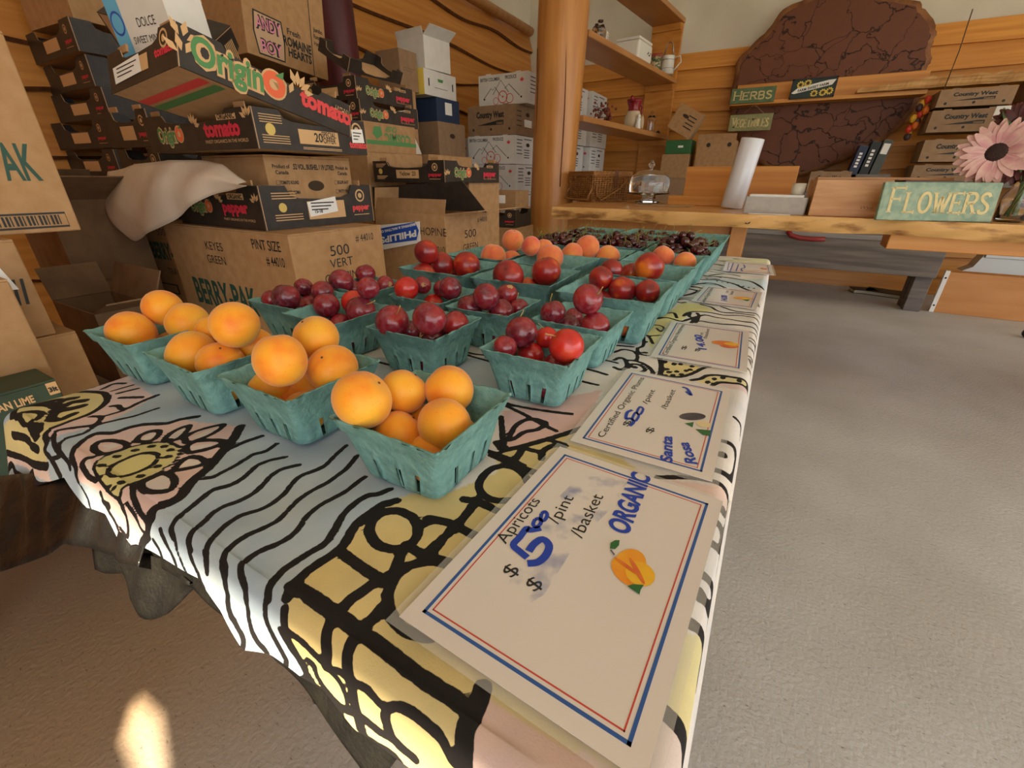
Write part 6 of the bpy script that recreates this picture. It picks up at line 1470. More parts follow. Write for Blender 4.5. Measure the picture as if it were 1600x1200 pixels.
MB().tube([(0.012, 0.02, 0.12), (0.03, 0.01, 0.05), (0.03, 0.06, 0.012), (0.03, bd_-0.12, 0.09), (0.02, bd_-0.05, 0.15)], 0.007, 7).build('handle', WICK, wk)
MB().tube([(-bw_+0.01, -0.012, 0.09), (-bw_-0.02, -0.03, 0.02), (-bw_*0.5, -0.04, 0.012), (-0.02, -0.03, 0.018), (0.0, -0.012, 0.09)], 0.007, 7).build('handle', WICK, wk)
for x in (-0.20, -0.05): MB().ball((x, -0.014, bh_-0.01), 0.004, 8, 5).build('stud', mat('brass', (0.6, 0.42, 0.12), 0.3, metal=1.0), wk)

# ---- glass cake dome
GLASS = bpy.data.materials.new('clear_glass'); GLASS.use_nodes = True; g = GLASS.node_tree.nodes['Principled BSDF']
g.inputs['Transmission Weight'].default_value = 1.0; g.inputs['Roughness'].default_value = 0.02; g.inputs['IOR'].default_value = 1.45; g.inputs['Base Color'].default_value = (0.96, 0.98, 0.97, 1)
dx, dy = onZ(1011, 317, 0.9)[:2]
dm = thing('cake_stand', 'clear glass footed cake stand with domed lid and knob', 'cake stand', (dx, dy, 0.901))
MB().lathe([(0.001, 0), (0.085, 0), (0.088, 0.008), (0.06, 0.014), (0.035, 0.03), (0.05, 0.052), (0.145, 0.060), (0.150, 0.068), (0.142, 0.066), (0.03, 0.060), (0.001, 0.060)], 36).build('stand', GLASS, dm)
dmo = MB().lathe([(0.134, 0.070), (0.140, 0.072), (0.139, 0.13), (0.128, 0.175), (0.09, 0.205), (0.03, 0.217), (0.001, 0.218)], 36).build('dome', GLASS, dm)
MB().lathe([(0.134, 0.071), (0.135, 0.13), (0.124, 0.172), (0.088, 0.201), (0.03, 0.213), (0.001, 0.214)], 36).build('dome_inside', GLASS, dmo)
MB().lathe([(0.012, 0.217), (0.010, 0.228), (0.022, 0.240), (0.024, 0.250), (0.016, 0.262), (0.010, 0.266), (0.013, 0.272), (0.001, 0.278)], 20).build('knob', GLASS, dmo)
# ---- roll of plastic bags
tx, ty = onZ(1142, 326, 0.9)[:2]
rl = thing('plastic_roll', 'tall upright roll of shiny white plastic film on the counter', 'roll', (tx, ty, 0.901), (0.0, math.radians(6), 0.0))
ROLLM = mat('white_plastic_film', (0.66, 0.68, 0.74), 0.22, spec=0.6)
MB().lathe([(0.018, 0.004), (0.060, 0.004), (0.061, 0.01), (0.061, 0.362), (0.059, 0.366), (0.018, 0.366), (0.018, 0.004)], 36).build('film_roll', ROLLM, rl)
MB().lathe([(0.014, 0.0), (0.018, 0.0), (0.018, 0.37), (0.014, 0.37), (0.014, 0.0)], 20).build('core', CARD, rl)
# ---- grey card tray with tape roll and papers
gx0, gy0 = onZ(1160, 333, 0.9)[:2]; gx1 = onZ(1256, 336, 0.9)[0]
gt = thing('card_tray', 'shallow grey corrugated card tray holding papers on the counter', 'tray', (gx0, gy0, 0.901), (0, 0, 0.05)); GREYC = mat('grey_card', (0.42, 0.39, 0.36), 0.8, (0.37, 0.34, 0.31), 30, 0.2, 120); gw = gx1-gx0
for a in ((0, gw, 0, 0.005), (0, gw, 0.175, 0.18), (0, 0.005, 0, 0.18), (gw-0.005, gw, 0, 0.18)): MB().box(*a, 0, 0.078).build('side_panel', GREYC, gt)
MB().box(0.005, gw-0.005, 0.005, 0.175, 0, 0.004).build('base_panel', GREYC, gt)
tag(MB().box(gx0+0.015, gx1-0.02, gy0+0.025, gy0+0.155, 0.909, 0.989).build('paper_stack', INK_WHITE), 'stack of white paper bags filling the grey card tray', 'paper')
tag(MB().box(gx0+0.03, gx1-0.06, gy0-0.045, gy0-0.012, 0.9005, 0.903).build('paper_slip', INK_WHITE), 'loose white paper slip under the front of the card tray', 'paper')
tr = thing('tape_roll', 'roll of clear tape standing on the papers in the grey tray', 'tape', (gx1-0.05, gy0+0.09, 0.99)); MB().lathe([(0.019, 0), (0.030, 0), (0.030, 0.052), (0.019, 0.052), (0.019, 0)], 28).build('tape', mat('pale_tape', (0.62, 0.58, 0.50), 0.25), tr); MB().lathe([(0.017, 0), (0.019, 0), (0.019, 0.053), (0.017, 0.053), (0.017, 0)], 28).build('core', CARD, tr)
# ---- wooden crate
wx0, wy0 = onZ(1262, 337, 0.9)[:2]; wx1 = onZ(1378, 341, 0.9)[0]; ww = wx1-wx0
wc = thing('wooden_crate', 'clean pine box with bold grain beside the FLOWERS sign', 'crate', (wx0, wy0, 0.901), (0, 0, 0.06)); CRW = mat('clean_pine', (0.58, 0.32, 0.15), 0.5, (0.46, 0.22, 0.09), 6, 0.1, 30, stretch=(0.7, 2, 7)); wh = 0.158
for a in ((0, ww, 0, 0.016), (0, ww, 0.264, 0.28), (0, 0.016, 0.016, 0.264), (ww-0.016, ww, 0.016, 0.264)): MB().bbox(*a, 0, wh, 0.002).build('board', CRW, wc)
MB().box(0.016, ww-0.016, 0.016, 0.264, 0, 0.01).build('base', CRW, wc)
MB().bbox(0.02, ww+0.26, 0.20, 0.30, wh+0.0005, wh+0.012, 0.002).build('slat', CRW, wc)
s_ = MB(); put_text(s_, 'Wyn', (ww*0.75, -0.0006, 0.035), (1, 0, 0), (0, 0, 1), 0.014, 0.05, shear=0.3); s_.build('lettering', mat('burnt_mark', (0.22, 0.10, 0.04), 0.7), wc)

# ---- slab-serif lettering for the painted signs
GL = {'F': [[(0, 0), (0, 1)], [(0, 1), (.62, 1)], [(0, .54), (.45, .54)]], 'L': [[(0, 1), (0, 0)], [(0, 0), (.6, 0)]], 'O': 'o', 'W': [[(0, 1), (.24, 0)], [(.24, 0), (.45, .85)], [(.45, .85), (.66, 0)], [(.66, 0), (.9, 1)]],
      'E': [[(0, 0), (0, 1)], [(0, 1), (.58, 1)], [(0, .52), (.44, .52)], [(0, 0), (.6, 0)]], 'R': [[(0, 0), (0, 1)], [(0, 1), (.38, 1), (.56, .88), (.56, .66), (.38, .52), (0, .52)], [(.3, .52), (.62, 0)]],
      'S': [[(.52, .84), (.40, .98), (.20, 1), (.05, .88), (.06, .70), (.25, .55), (.42, .45), (.54, .30), (.50, .10), (.30, 0), (.10, .03), (0, .18)]], 'H': [[(0, 0), (0, 1)], [(.6, 0), (.6, 1)], [(0, .5), (.6, .5)]],
      'B': [[(0, 0), (0, 1)], [(0, 1), (.36, 1), (.50, .90), (.50, .66), (.36, .54), (0, .54)], [(.36, .54), (.54, .40), (.54, .14), (.38, 0), (0, 0)]], 'V': [[(0, 1), (.32, 0)], [(.32, 0), (.64, 1)]],
      'G': [[(.56, .80), (.42, .97), (.25, 1), (.06, .84), (0, .5), (.06, .16), (.25, 0), (.46, .04), (.58, .2), (.58, .44)], [(.36, .44), (.64, .44)]], 'T': [[(.32, 0), (.32, 1)], [(0, 1), (.64, 1)]], 'A': [[(0, 0), (.32, 1)], [(.32, 1), (.64, 0)], [(.12, .34), (.52, .34)]]}
GW = {'F': .62, 'L': .6, 'O': .68, 'W': .9, 'E': .6, 'R': .62, 'S': .54, 'H': .6, 'B': .54, 'V': .64, 'G': .64, 'T': .64, 'A': .64}
def slab_text(st, width, h, thick, parent, m, y=-0.0015, big=1.28, x0=0.0, z0=0.0):
    tot = sum(GW[c]*(big if i == 0 else 1) for i, c in enumerate(st))+0.26*(len(st)-1); k = width/tot; x = x0
    for i, c in enumerate(st):
        s = big if i == 0 else 1.0; mb = MB()
        def pt(p): return (x+p[0]*k*s, z0+p[1]*h*s)
        if GL[c] == 'o': segs = [[(.34+.34*math.cos(a), .5+.5*math.sin(a)) for a in np.linspace(0, 2*math.pi, 21)]]
        else: segs = GL[c]
        for sg in segs:
            P = [pt(p) for p in sg]; hor = len(sg) == 2 and abs(sg[0][1]-sg[1][1]) < .01
            ribbon(mb, P if len(P) < 4 else smooth_line(P, 3), thick*(0.7 if hor else 1.15), (0, y, 0), (1, 0, 0), (0, 0, 1))
            if GL[c] != 'o' and not hor and len(sg) == 2:
                for e in P:
                    if abs(e[1]-z0) < 1e-6 or abs(e[1]-z0-h*s) < 1e-6: mb.add([(e[0]-thick*1.05, y, e[1]-thick*.25), (e[0]+thick*1.05, y, e[1]-thick*.25), (e[0]+thick*1.05, y, e[1]+thick*.25), (e[0]-thick*1.05, y, e[1]+thick*.25)], [(0, 1, 2, 3)])
            if hor and sg[1][0] > .4:
                e = P[1]; mb.add([(e[0]-thick*.3, y, e[1]-thick*.8), (e[0]+thick*.3, y, e[1]-thick*.8), (e[0]+thick*.3, y, e[1]+thick*.8), (e[0]-thick*.3, y, e[1]+thick*.8)], [(0, 1, 2, 3)])
        mb.build('letter', m, parent); x += (GW[c]*s+0.26)*k
LETC = mat('cream_paint', (0.66, 0.55, 0.28), 0.6, (0.58, 0.46, 0.20), 40)
SIGNG = mat('mottled_green_paint', (0.20, 0.30, 0.22), 0.6, (0.30, 0.38, 0.27), 30, 0.3, 80, contrast=(0.4, 0.6)); SIGNG2 = mat('mottled_olive_paint', (0.07, 0.13, 0.06), 0.6, (0.12, 0.18, 0.09), 30, 0.3, 80); SIGNG3 = mat('mottled_khaki_paint', (0.22, 0.22, 0.09), 0.6, (0.27, 0.26, 0.12), 30, 0.3, 80)
fa, fb = onZ(1368, 344, 0.9), onZ(1548, 348, 0.9); fw = np.linalg.norm((fb-fa)[:2]); ang = math.atan2(fb[1]-fa[1], fb[0]-fa[0]); fh = (onY(1385, 284, fa[1]+0.03)[2]-0.9)
sg = thing('flowers_sign', 'mottled green wooden sign with cream lettering FLOWERS leaning on the counter', 'sign', (fa[0], fa[1], 0.902), (math.radians(-9), 0, ang))
MB().bbox(0, fw, 0, 0.018, 0, fh, 0.003).build('board', SIGNG, sg)
slab_text('FLOWERS', fw*0.84, fh*0.50, fw*0.023, sg, LETC, -0.0012, 1.25, fw*0.09, fh*0.22)

# ================================================================== shelf unit beside the log post
ya, yb_ = 3.78, 5.92; xa, xb2 = -1.506, -1.28; rot = math.atan2(-(xb2-xa), yb_-ya); Ls = math.hypot(xb2-xa, yb_-ya)
su = thing('shelf_unit', 'tall open wooden shelf unit running back from the log post', 'shelf', (xa, ya, 0), (0, 0, rot)); SD_ = 0.34
zsh = [CZ+(1.446-CZ)*5.92/5.3-0.02, CZ+(1.934-CZ)*5.92/5.3-0.02, CZ+(2.415-CZ)*5.92/5.3-0.02]
for z in zsh: MB().bbox(-SD_, 0.0, 0.0, Ls, z, z+0.045, 0.006).build('shelf_board', SHELFW, su)
MB().bbox(-SD_, -0.01, Ls-0.045, Ls, 0.0, zsh[2], 0.004).build('end_panel', PINE, su); MB().bbox(-SD_, -0.30, 0.02, 0.06, 0.0, zsh[2], 0.004).build('upright', PINE, su)
for z in zsh: MB().bbox(-SD_+0.01, -0.02, Ls-0.075, Ls-0.045, z-0.06, z, 0.003).build('cleat', PINE, su)
MB().bbox(-SD_, 0.0, 0.0, Ls, 0.80, 0.845, 0.006).build('shelf_board', SHELFW, su)
def on_shelf(px, k, back=0.14):   # place on shelf board k that shows at column px
    z = zsh[k]+0.046
    def pos(t): return (xa+(xb2-xa)*t-back*math.cos(rot), ya+(yb_-ya)*t-back*math.sin(rot), z)
    t = solve(lambda t: proj(pos(t))[0], -0.2, 1.3, px); return pos(t)
ENAM = mat('white_enamel', (0.78, 0.76, 0.70), 0.2, spec=0.6)
q = on_shelf(990, 1); bn = thing('bread_bin', 'white enamel bread bin with a dark sprig motif on the shelf', 'bin', q, (0, 0, rot))
MB().bbox(-0.13, 0.11, -0.17, 0.17, 0, 0.155, 0.02).build('body', ENAM, bn); MB().bbox(-0.125, 0.105, -0.165, 0.165, 0.156, 0.178, 0.008).build('lid', ENAM, bn)
for k in range(5):
    s_ = MB(); disc(s_, (-0.03+0.018*k, 0.075+0.012*math.sin(k*2)), 0.014, (0.1115, 0.08, 0), (0, 1, 0), (0, 0, 1), 0, 10, 0.006); s_.build('motif', INK_K, bn)
q = on_shelf(1022, 1); tn = thing('floral_tin', 'round tin printed with green leaves and red flowers', 'tin', q)
MB().lathe([(0.001, 0), (0.06, 0), (0.06, 0.17), (0.001, 0.17)], 24).build('body', mat('floral_print', (0.06, 0.10, 0.04), 0.4, (0.55, 0.42, 0.25), 45, contrast=(0.45, 0.55)), tn); MB().lathe([(0.062, 0.150), (0.063, 0.175), (0.001, 0.178)], 24).build('lid', mat('floral_lid', (0.35, 0.07, 0.05), 0.4), tn)
q = on_shelf(1038, 1, 0.05); wcn = thing('watering_can', 'white enamel watering can with hoop handle at the shelf end', 'can', (q[0]+0.02, q[1], q[2]))
MB().lathe([(0.001, 0), (0.072, 0), (0.062, 0.15), (0.066, 0.158), (0.060, 0.158), (0.060, 0.02), (0.001, 0.02)], 24).build('body', ENAM, wcn)
MB().tube([(0.06, 0, 0.14), (0.12, 0, 0.15), (0.135, 0, 0.10), (0.07, 0, 0.03)], 0.007, 8).build('handle', ENAM, wcn); MB().tube([(-0.05, 0, 0.15), (-0.03, 0, 0.26), (0.0, 0, 0.28), (0.03, 0, 0.26), (0.05, 0, 0.15)], 0.006, 8).build('hoop', mat('grey_wire', (0.4, 0.4, 0.4), 0.3, metal=1), wcn)
for z in (0.045, 0.12): MB().lathe([(0.0705-0.05*z, z), (0.073-0.05*z, z+0.003), (0.0705-0.05*z, z+0.006)], 24).build('band', mat('grey_wire', (0.4, 0.4, 0.4), 0.3, metal=1), wcn)
q = on_shelf(934, 1); jr = thing('glass_jar', 'glass jar of dark dried pods on the upper shelf near the log', 'jar', q)
MB().lathe([(0.001, 0), (0.055, 0), (0.058, 0.10), (0.05, 0.115), (0.048, 0.12), (0.05, 0.10), (0.048, 0.01), (0.001, 0.01)], 20).build('jar', GLASS, jr)
for k in range(12): MB().ball((0.028*math.cos(k*2.4), 0.028*math.sin(k*2.4), 0.03+0.012*k), (0.017, 0.012, 0.012), 7, 5).build('pod', mat('dried_pod', (0.05, 0.02, 0.012), 0.6), jr)
q = on_shelf(948, 1, 0.08); cb = thing('recipe_card', 'small white card with black print standing on the upper shelf', 'card', q, (0, 0, rot+0.3)); MB().bbox(-0.004, 0.004, -0.045, 0.045, 0, 0.085, 0.001).build('card', INK_WHITE, cb)
for k in range(4): MB().box(0.004, 0.0045, -0.03, 0.03-0.012*(k % 2), 0.025+0.014*k, 0.030+0.014*k).build('small_print', INK_K, cb)
# lower shelf
q = on_shelf(936, 0, 0.10); db = thing('dried_berries', 'bunch of dried red berries and leaves on the lower shelf', 'dried flowers', (q[0], q[1], q[2]+0.004), (0, 0, rot)); rr = random.Random(5)
for k in range(7):
    a = rr.uniform(-0.3, 0.3); MB().tube([(0, -0.02, 0.02), (rr.uniform(-0.03, 0.06), rr.uniform(-0.1, 0.14), rr.uniform(0.03, 0.12))], 0.003, 5).build('twig', mat('twig', (0.12, 0.06, 0.03), 0.8), db)
for k in range(46): MB().ball((rr.uniform(-0.05, 0.09), rr.uniform(-0.13, 0.18), abs(rr.gauss(0.05, 0.035))+0.012), rr.uniform(0.009, 0.015), 6, 4).build('berry', mat('dried_berry', (0.16, 0.03, 0.02), 0.55, randv=0.4), db)
q = on_shelf(987, 0); pt_ = thing('rooster_pitcher', 'cream pitcher with a deep red glazed top and handle', 'pitcher', q)
MB().lathe([(0.001, 0), (0.06, 0), (0.085, 0.06), (0.082, 0.12), (0.06, 0.17)], 24).build('body', mat('cream_glaze', (0.62, 0.50, 0.34), 0.25), pt_)
MB().lathe([(0.061, 0.168), (0.056, 0.20), (0.075, 0.25), (0.080, 0.27), (0.070, 0.26), (0.05, 0.20), (0.05, 0.17)], 24).build('neck', mat('red_glaze', (0.25, 0.012, 0.02), 0.15), pt_)
MB().tube([(0.03, 0.06, 0.24), (0.05, 0.12, 0.22), (0.05, 0.12, 0.14), (0.03, 0.08, 0.08)], 0.011, 8).build('handle', mat('red_glaze', (0.25, 0.012, 0.02), 0.15), pt_); MB().tube([(0.0, -0.07, 0.255), (0, -0.11, 0.285)], [0.03, 0.012], 8).build('spout', mat('red_glaze', (0.25, 0.012, 0.02), 0.15), pt_)
q = on_shelf(996, 0, 0.05); fg = thing('figurine', 'small white and cream figurine in front of the pitcher', 'figurine', q); MB().lathe([(0.001, 0), (0.032, 0), (0.028, 0.03), (0.020, 0.07), (0.026, 0.085), (0.012, 0.10), (0.001, 0.102)], 16).build('figure', ENAM, fg); MB().ball((0, 0, 0.115), 0.018, 10, 8).build('head', ENAM, fg)
q = on_shelf(1003, 0, 0.06); dp = thing('decorative_plate', 'small oval cream plate leaning behind the figurine', 'plate', q, (0.2, 0, rot)); o = MB(); disc(o, (0, 0.075), 0.05, (0, 0, 0), (0, 1, 0), (0, 0, 1), 0, 24, 0.075); disc(o, (0, 0.075), 0.036, (0.002, 0, 0), (0, 1, 0), (0, 0, 1), 1, 24, 0.058)
o = o.build('plate', [mat('brown_rim', (0.30, 0.14, 0.04), 0.3), mat('cream_glaze', (0.62, 0.50, 0.34), 0.25)], dp); sm = o.modifiers.new('thickness', 'SOLIDIFY'); sm.thickness = 0.006
q = on_shelf(1015, 0); gb = thing('glass_canister', 'clear ribbed glass canister with stopper at the shelf end', 'jar', q); MB().lathe([(0.001, 0), (0.05, 0), (0.052, 0.05), (0.046, 0.10), (0.052, 0.15), (0.035, 0.175), (0.033, 0.18), (0.048, 0.15), (0.042, 0.10), (0.047, 0.05), (0.046, 0.008), (0.001, 0.008)], 24).build('canister', GLASS, gb); MB().lathe([(0.036, 0.178), (0.04, 0.19), (0.012, 0.205), (0.016, 0.222), (0.001, 0.232)], 20).build('stopper', GLASS, gb)
q = on_shelf(1028, 0, 0.04); bb = thing('blackberry_pick', 'tiny dark ornament at the end of the lower shelf', 'ornament', q)
for k in range(6): MB().ball((0.012*math.cos(k), 0.012*math.sin(k), 0.012+0.006*(k % 3)), 0.010, 6, 5).build('bead', mat('dark_teal_bead', (0.01, 0.03, 0.03), 0.3), bb)
# white boxes stacked behind the shelf
for c, (x, y) in enumerate(((-2.03, 4.66), (-1.98, 5.20))):
    closed_carton('plain_carton', 'tall brown carton under the %s column of white boxes behind the shelf' % ['near', 'far'][c], (x, y, 0), 0.48, 0.50, 0.86)
    for k in range(4):
        bc_box('white produce box, %s in the %s column behind the shelf' % (['lowest', 'second up', 'third up', 'topmost'][k], ['near', 'far'][c]), x+0.01*math.sin(k+c), y, 0.862+0.262*k, 0.48, 0.50, 0.256, 0.03*math.sin(2*k+c))

# ================================================================== back of the stand
yS = 5.86
op = [(1143,150),(1150,100),(1175,70),(1200,45),(1225,15),(1250,0),(1300,-16),(1370,-10),(1430,0),(1445,15),(1460,35),(1462,55),(1455,75),(1455,95),(1445,112),(1432,165),(1410,195),(1385,215),(1350,235),(1310,255),(1280,266),(1250,275),(1220,270),(1190,258),(1165,238),(1148,205),(1141,175)]
P = [onY(*p, yS)[[0, 2]] for p in op]; P = smooth_line(P+[P[0]], 4)[:-1]; cc = P.mean(0)
rs = thing('round_wood_slab', 'huge cracked red-brown round slab of a tree trunk on the back wall', 'slab', (cc[0], yS, cc[1]))
rr = random.Random(2); jit = [1+rr.uniform(-0.012, 0.012) for _ in P]
RINGM = bpy.data.materials.new('cracked_heartwood'); RINGM.use_nodes = True; nt = RINGM.node_tree; b = nt.nodes['Principled BSDF']; b.inputs['Roughness'].default_value = 0.6
tc = nd(nt, 'ShaderNodeTexCoord'); n0 = nd(nt, 'ShaderNodeTexNoise'); n0.inputs['Scale'].default_value = 3.5; n0.inputs['Detail'].default_value = 5; nt.links.new(tc.outputs['Object'], n0.inputs['Vector'])
mxv = nd(nt, 'ShaderNodeMix', data_type='RGBA', blend_type='LINEAR_LIGHT'); mxv.inputs[0].default_value = 0.28; nt.links.new(tc.outputs['Object'], mxv.inputs[6]); nt.links.new(n0.outputs['Color'], mxv.inputs[7])
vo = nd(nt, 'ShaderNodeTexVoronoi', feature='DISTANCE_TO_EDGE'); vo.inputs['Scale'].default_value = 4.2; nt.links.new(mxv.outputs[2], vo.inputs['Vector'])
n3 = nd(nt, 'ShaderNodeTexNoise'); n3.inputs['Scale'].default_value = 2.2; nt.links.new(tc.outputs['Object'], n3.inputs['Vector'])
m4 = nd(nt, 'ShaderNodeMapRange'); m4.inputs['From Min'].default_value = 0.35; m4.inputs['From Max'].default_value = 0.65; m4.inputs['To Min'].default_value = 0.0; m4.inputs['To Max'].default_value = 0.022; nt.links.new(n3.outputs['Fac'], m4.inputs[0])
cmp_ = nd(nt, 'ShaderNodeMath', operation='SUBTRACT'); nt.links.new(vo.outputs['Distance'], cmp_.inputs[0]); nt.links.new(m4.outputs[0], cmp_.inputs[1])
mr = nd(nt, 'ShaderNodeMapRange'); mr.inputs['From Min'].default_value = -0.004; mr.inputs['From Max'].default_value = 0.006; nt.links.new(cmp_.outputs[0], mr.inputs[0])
n5 = nd(nt, 'ShaderNodeTexNoise'); n5.inputs['Scale'].default_value = 9; n5.inputs['Detail'].default_value = 6; nt.links.new(tc.outputs['Object'], n5.inputs['Vector'])
cr = nd(nt, 'ShaderNodeValToRGB'); cr.color_ramp.elements[0].color = (0.115, 0.030, 0.010, 1); cr.color_ramp.elements[1].color = (0.165, 0.050, 0.018, 1); nt.links.new(n5.outputs['Fac'], cr.inputs[0])
mx = nd(nt, 'ShaderNodeMix', data_type='RGBA'); nt.links.new(mr.outputs[0], mx.inputs[0]); mx.inputs[6].default_value = (0.02, 0.006, 0.004, 1); nt.links.new(cr.outputs[0], mx.inputs[7]); nt.links.new(mx.outputs[2], b.inputs['Base Color'])  # cracks coloured dark for the shade in their recesses
bp = nd(nt, 'ShaderNodeBump'); bp.inputs['Distance'].default_value = 0.02; nt.links.new(mr.outputs[0], bp.inputs['Height']); nt.links.new(bp.outputs[0], b.inputs['Normal'])
inner = [(cc+(p-cc)*0.945*j)-cc for p, j in zip(P, jit)]; outer = [(cc+(p-cc)*j)-cc for p, j in zip(P, jit)]
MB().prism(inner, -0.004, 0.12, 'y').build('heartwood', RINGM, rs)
n = len(P); vs = [(p[0], 0.0, p[1]) for p in inner]+[(p[0], 0.012, p[1]) for p in outer]+[(p[0], 0.12, p[1]) for p in outer]
mb = MB(); mb.add(vs, [(i, (i+1) % n, n+(i+1) % n, n+i) for i in range(n)]+[(n+i, n+(i+1) % n, 2*n+(i+1) % n, 2*n+i) for i in range(n)], 0, True)
normals(mb.build('sapwood_rim', mat('sapwood', (0.30, 0.13, 0.045), 0.6, (0.16, 0.055, 0.02), 9, 0.5, 30), rs))
# ledge across the slab
e0, e1 = onY(1141, 163, 5.66), onY(1447, 150, 5.66); zl = (e0[2]+e1[2])/2
ld = thing('wall_ledge', 'honey-coloured plank ledge fixed across the round slab', 'shelf', (e0[0], 5.66, zl))
MB().bbox(0, e1[0]-e0[0], 0, 0.19, 0, 0.035, 0.004).build('ledge_board', PINE_X, ld); MB().bbox(0.02, e1[0]-e0[0], 0.165, 0.19, 0.035, 0.20, 0.004).build('back_board', PINE_X, ld)
l0, l1 = onY(1338, 146, 5.60), onY(1640, 130, 5.60); xs2 = np.linspace(0, l1[0]-l0[0], 40)
mb = MB(); vs = []
for i, x in enumerate(xs2):
    t = min(1, i/14); zt2 = 0.02+0.055*t+0.010*math.sin(i*1.3)+0.006*math.sin(i*2.9); vs += [(x, 0.012*math.sin(i*0.9), 0), (x, 0, zt2), (x, 0.16, zt2), (x, 0.16, 0)]
mb.add(vs, [(4*i+a, 4*i+4+a, 4*i+4+(a+1) % 4, 4*i+(a+1) % 4) for i in range(39) for a in range(4)]+[(0, 1, 2, 3), (156, 159, 158, 157)]); o = normals(mb.build('live_edge_shelf', mat('split_pine', (0.62, 0.36, 0.13), 0.6, (0.38, 0.18, 0.05), 9, 0.6, 40, stretch=(0.4, 1, 5)))); o.location = (l0[0], 5.60, zl+0.037)
tag(o, 'rough split live-edge board running right above the brown boxes', 'shelf')
# painted signs on the ledge
def small_sign(name, label, tl, tr_, br, bl, y, m, word, tilt=0.0, thick=0.012):
    A, B, C_, D = [onY(*p, y) for p in (tl, tr_, br, bl)]; w_ = ((B-A)[0]+(C_-D)[0])/2; h_ = ((A-D)[2]+(B-C_)[2])/2
    t = thing(name, label, 'sign', (D[0], y, min(D[2], C_[2])), (tilt, 0, 0)); MB().bbox(0, w_, 0, thick, 0, h_, 0.002).build('board', m, t)
    if word: slab_text(word, w_*0.84, h_*0.46, w_*0.027, t, LETC, -0.0015, 1.22, w_*0.08, h_*0.24)
    return t, w_, h_
small_sign('herbs_sign', 'olive green wooden sign lettered HERBS on the ledge', (1141, 139), (1210, 134), (1209, 158), (1140, 163), 5.63, SIGNG2, 'HERBS')
t, w_, h_ = small_sign('vegetables_sign', 'khaki wooden sign lettered VEGETABLES hanging on a cord below HERBS', (1141, 179), (1208, 177), (1203, 203), (1137, 205), 5.63, SIGNG3, 'VEGETABLES')
zc_ = zl-0.0-(t.location.z)
MB().tube([(w_*0.28, 0.006, h_), (w_*0.52, 0.01, zc_), (w_*0.78, 0.006, h_)], 0.003, 5).build('cord', mat('jute_cord', (0.30, 0.18, 0.10), 0.9), t)
t, w_, h_ = small_sign('farm_sign', 'dark framed sunflower plaque reading FARM SWEET FARM on the ledge', (1239, 124), (1310, 118), (1303, 151), (1232, 155), 5.64, mat('dark_slate_green', (0.015, 0.035, 0.03), 0.5), None)
for a in ((0, w_, 0, 0.012), (0, w_, h_-0.012, h_), (0, 0.012, 0, h_), (w_-0.012, w_, 0, h_)): MB().box(a[0], a[1], -0.008, 0.0, a[2], a[3]).build('frame', mat('black_frame', (0.012, 0.012, 0.012), 0.4), t)
MB().add([(w_*u, -0.003, h_*v) for u, v in ((0.10, 0.26), (0.90, 0.60), (0.97, 0.86), (0.80, 0.84), (0.16, 0.56), (0.03, 0.30))], [(0, 1, 2, 3, 4, 5)]).build('banner', INK_WHITE, t)
an = math.atan2(0.34*h_, 0.8*w_); mb = MB(); put_text(mb, 'FARM SWEET FARM', (w_*0.5, -0.004, h_*0.47), (math.cos(an), 0, math.sin(an)), (-math.sin(an), 0, math.cos(an)), h_*0.13, w_*0.66, 0, 'C', 0.03); mb.build('lettering', INK_K, t)
for u, v in ((0.20, 0.70), (0.36, 0.76), (0.55, 0.22), (0.74, 0.24), (0.88, 0.30)):
    for k in range(10):
        a = k*math.pi/5; mb = MB(); c = np.array([w_*u, -0.0045, h_*v]); d1 = np.array([math.cos(a), 0, math.sin(a)]); d2 = np.array([-math.sin(a), 0, math.cos(a)]); s_ = h_*0.20
        mb.add([c+d1*s_*0.3, c+d1*s_*0.7+d2*s_*0.2, c+d1*s_, c+d1*s_*0.7-d2*s_*0.2], [(0, 1, 2, 3)]); mb.build('petal', INK_YEL, t)
    mb = MB(); disc(mb, (0, 0), h_*0.075, (w_*u, -0.005, h_*v), (1, 0, 0), (0, 0, 1), 0, 12); mb.build('flower_eye', mat('seed_brown', (0.06, 0.025, 0.01), 0.7), t)

# Country West boxes at the right
YC = 5.42
sup = None
rows = [((1422, 282), 0), ((1437, 253), 1), ((1456, 207), 2), ((1466, 168), 3)]
tops = [(1432, 258), (1443, 219), (1462, 173), (1470, 141)]
nm_ = ['lowest', 'second from the bottom', 'third from the bottom', 'topmost']
q = onY(1520, 282, YC); wC = 0.46
xr = onY(1462, 168, YC)[0]+wC
zz0 = onY(1437, 283, YC)[2]
for k in range(4):
    z0_ = onY(rows[k][0][0], rows[k][0][1], YC)[2]; z1_ = onY(tops[k][0], tops[k][1], YC)[2]
    if k == 0: zz0 = z0_
    cw_box('brown Country West box, %s in the right-hand stack' % nm_[k], xr+0.012*math.sin(k*2), YC, z0_, wC, 0.30, z1_-z0_)
st = thing('timber_wall_shelf', 'dark timber wall shelf under the Country West boxes', 'shelf', (xr-wC/2, YC+0.17, 0)); MB().bbox(-0.25, 0.9, -0.17, 0.398, zz0-0.05, zz0-0.001, 0.004).build('top', GREYW, st)
for x in (-0.20, 0.8): MB().prism([(0.397, zz0-0.051), (-0.05, zz0-0.051), (0.397, zz0-0.40)], x, x+0.05, 'x').build('bracket', GREYW, st)
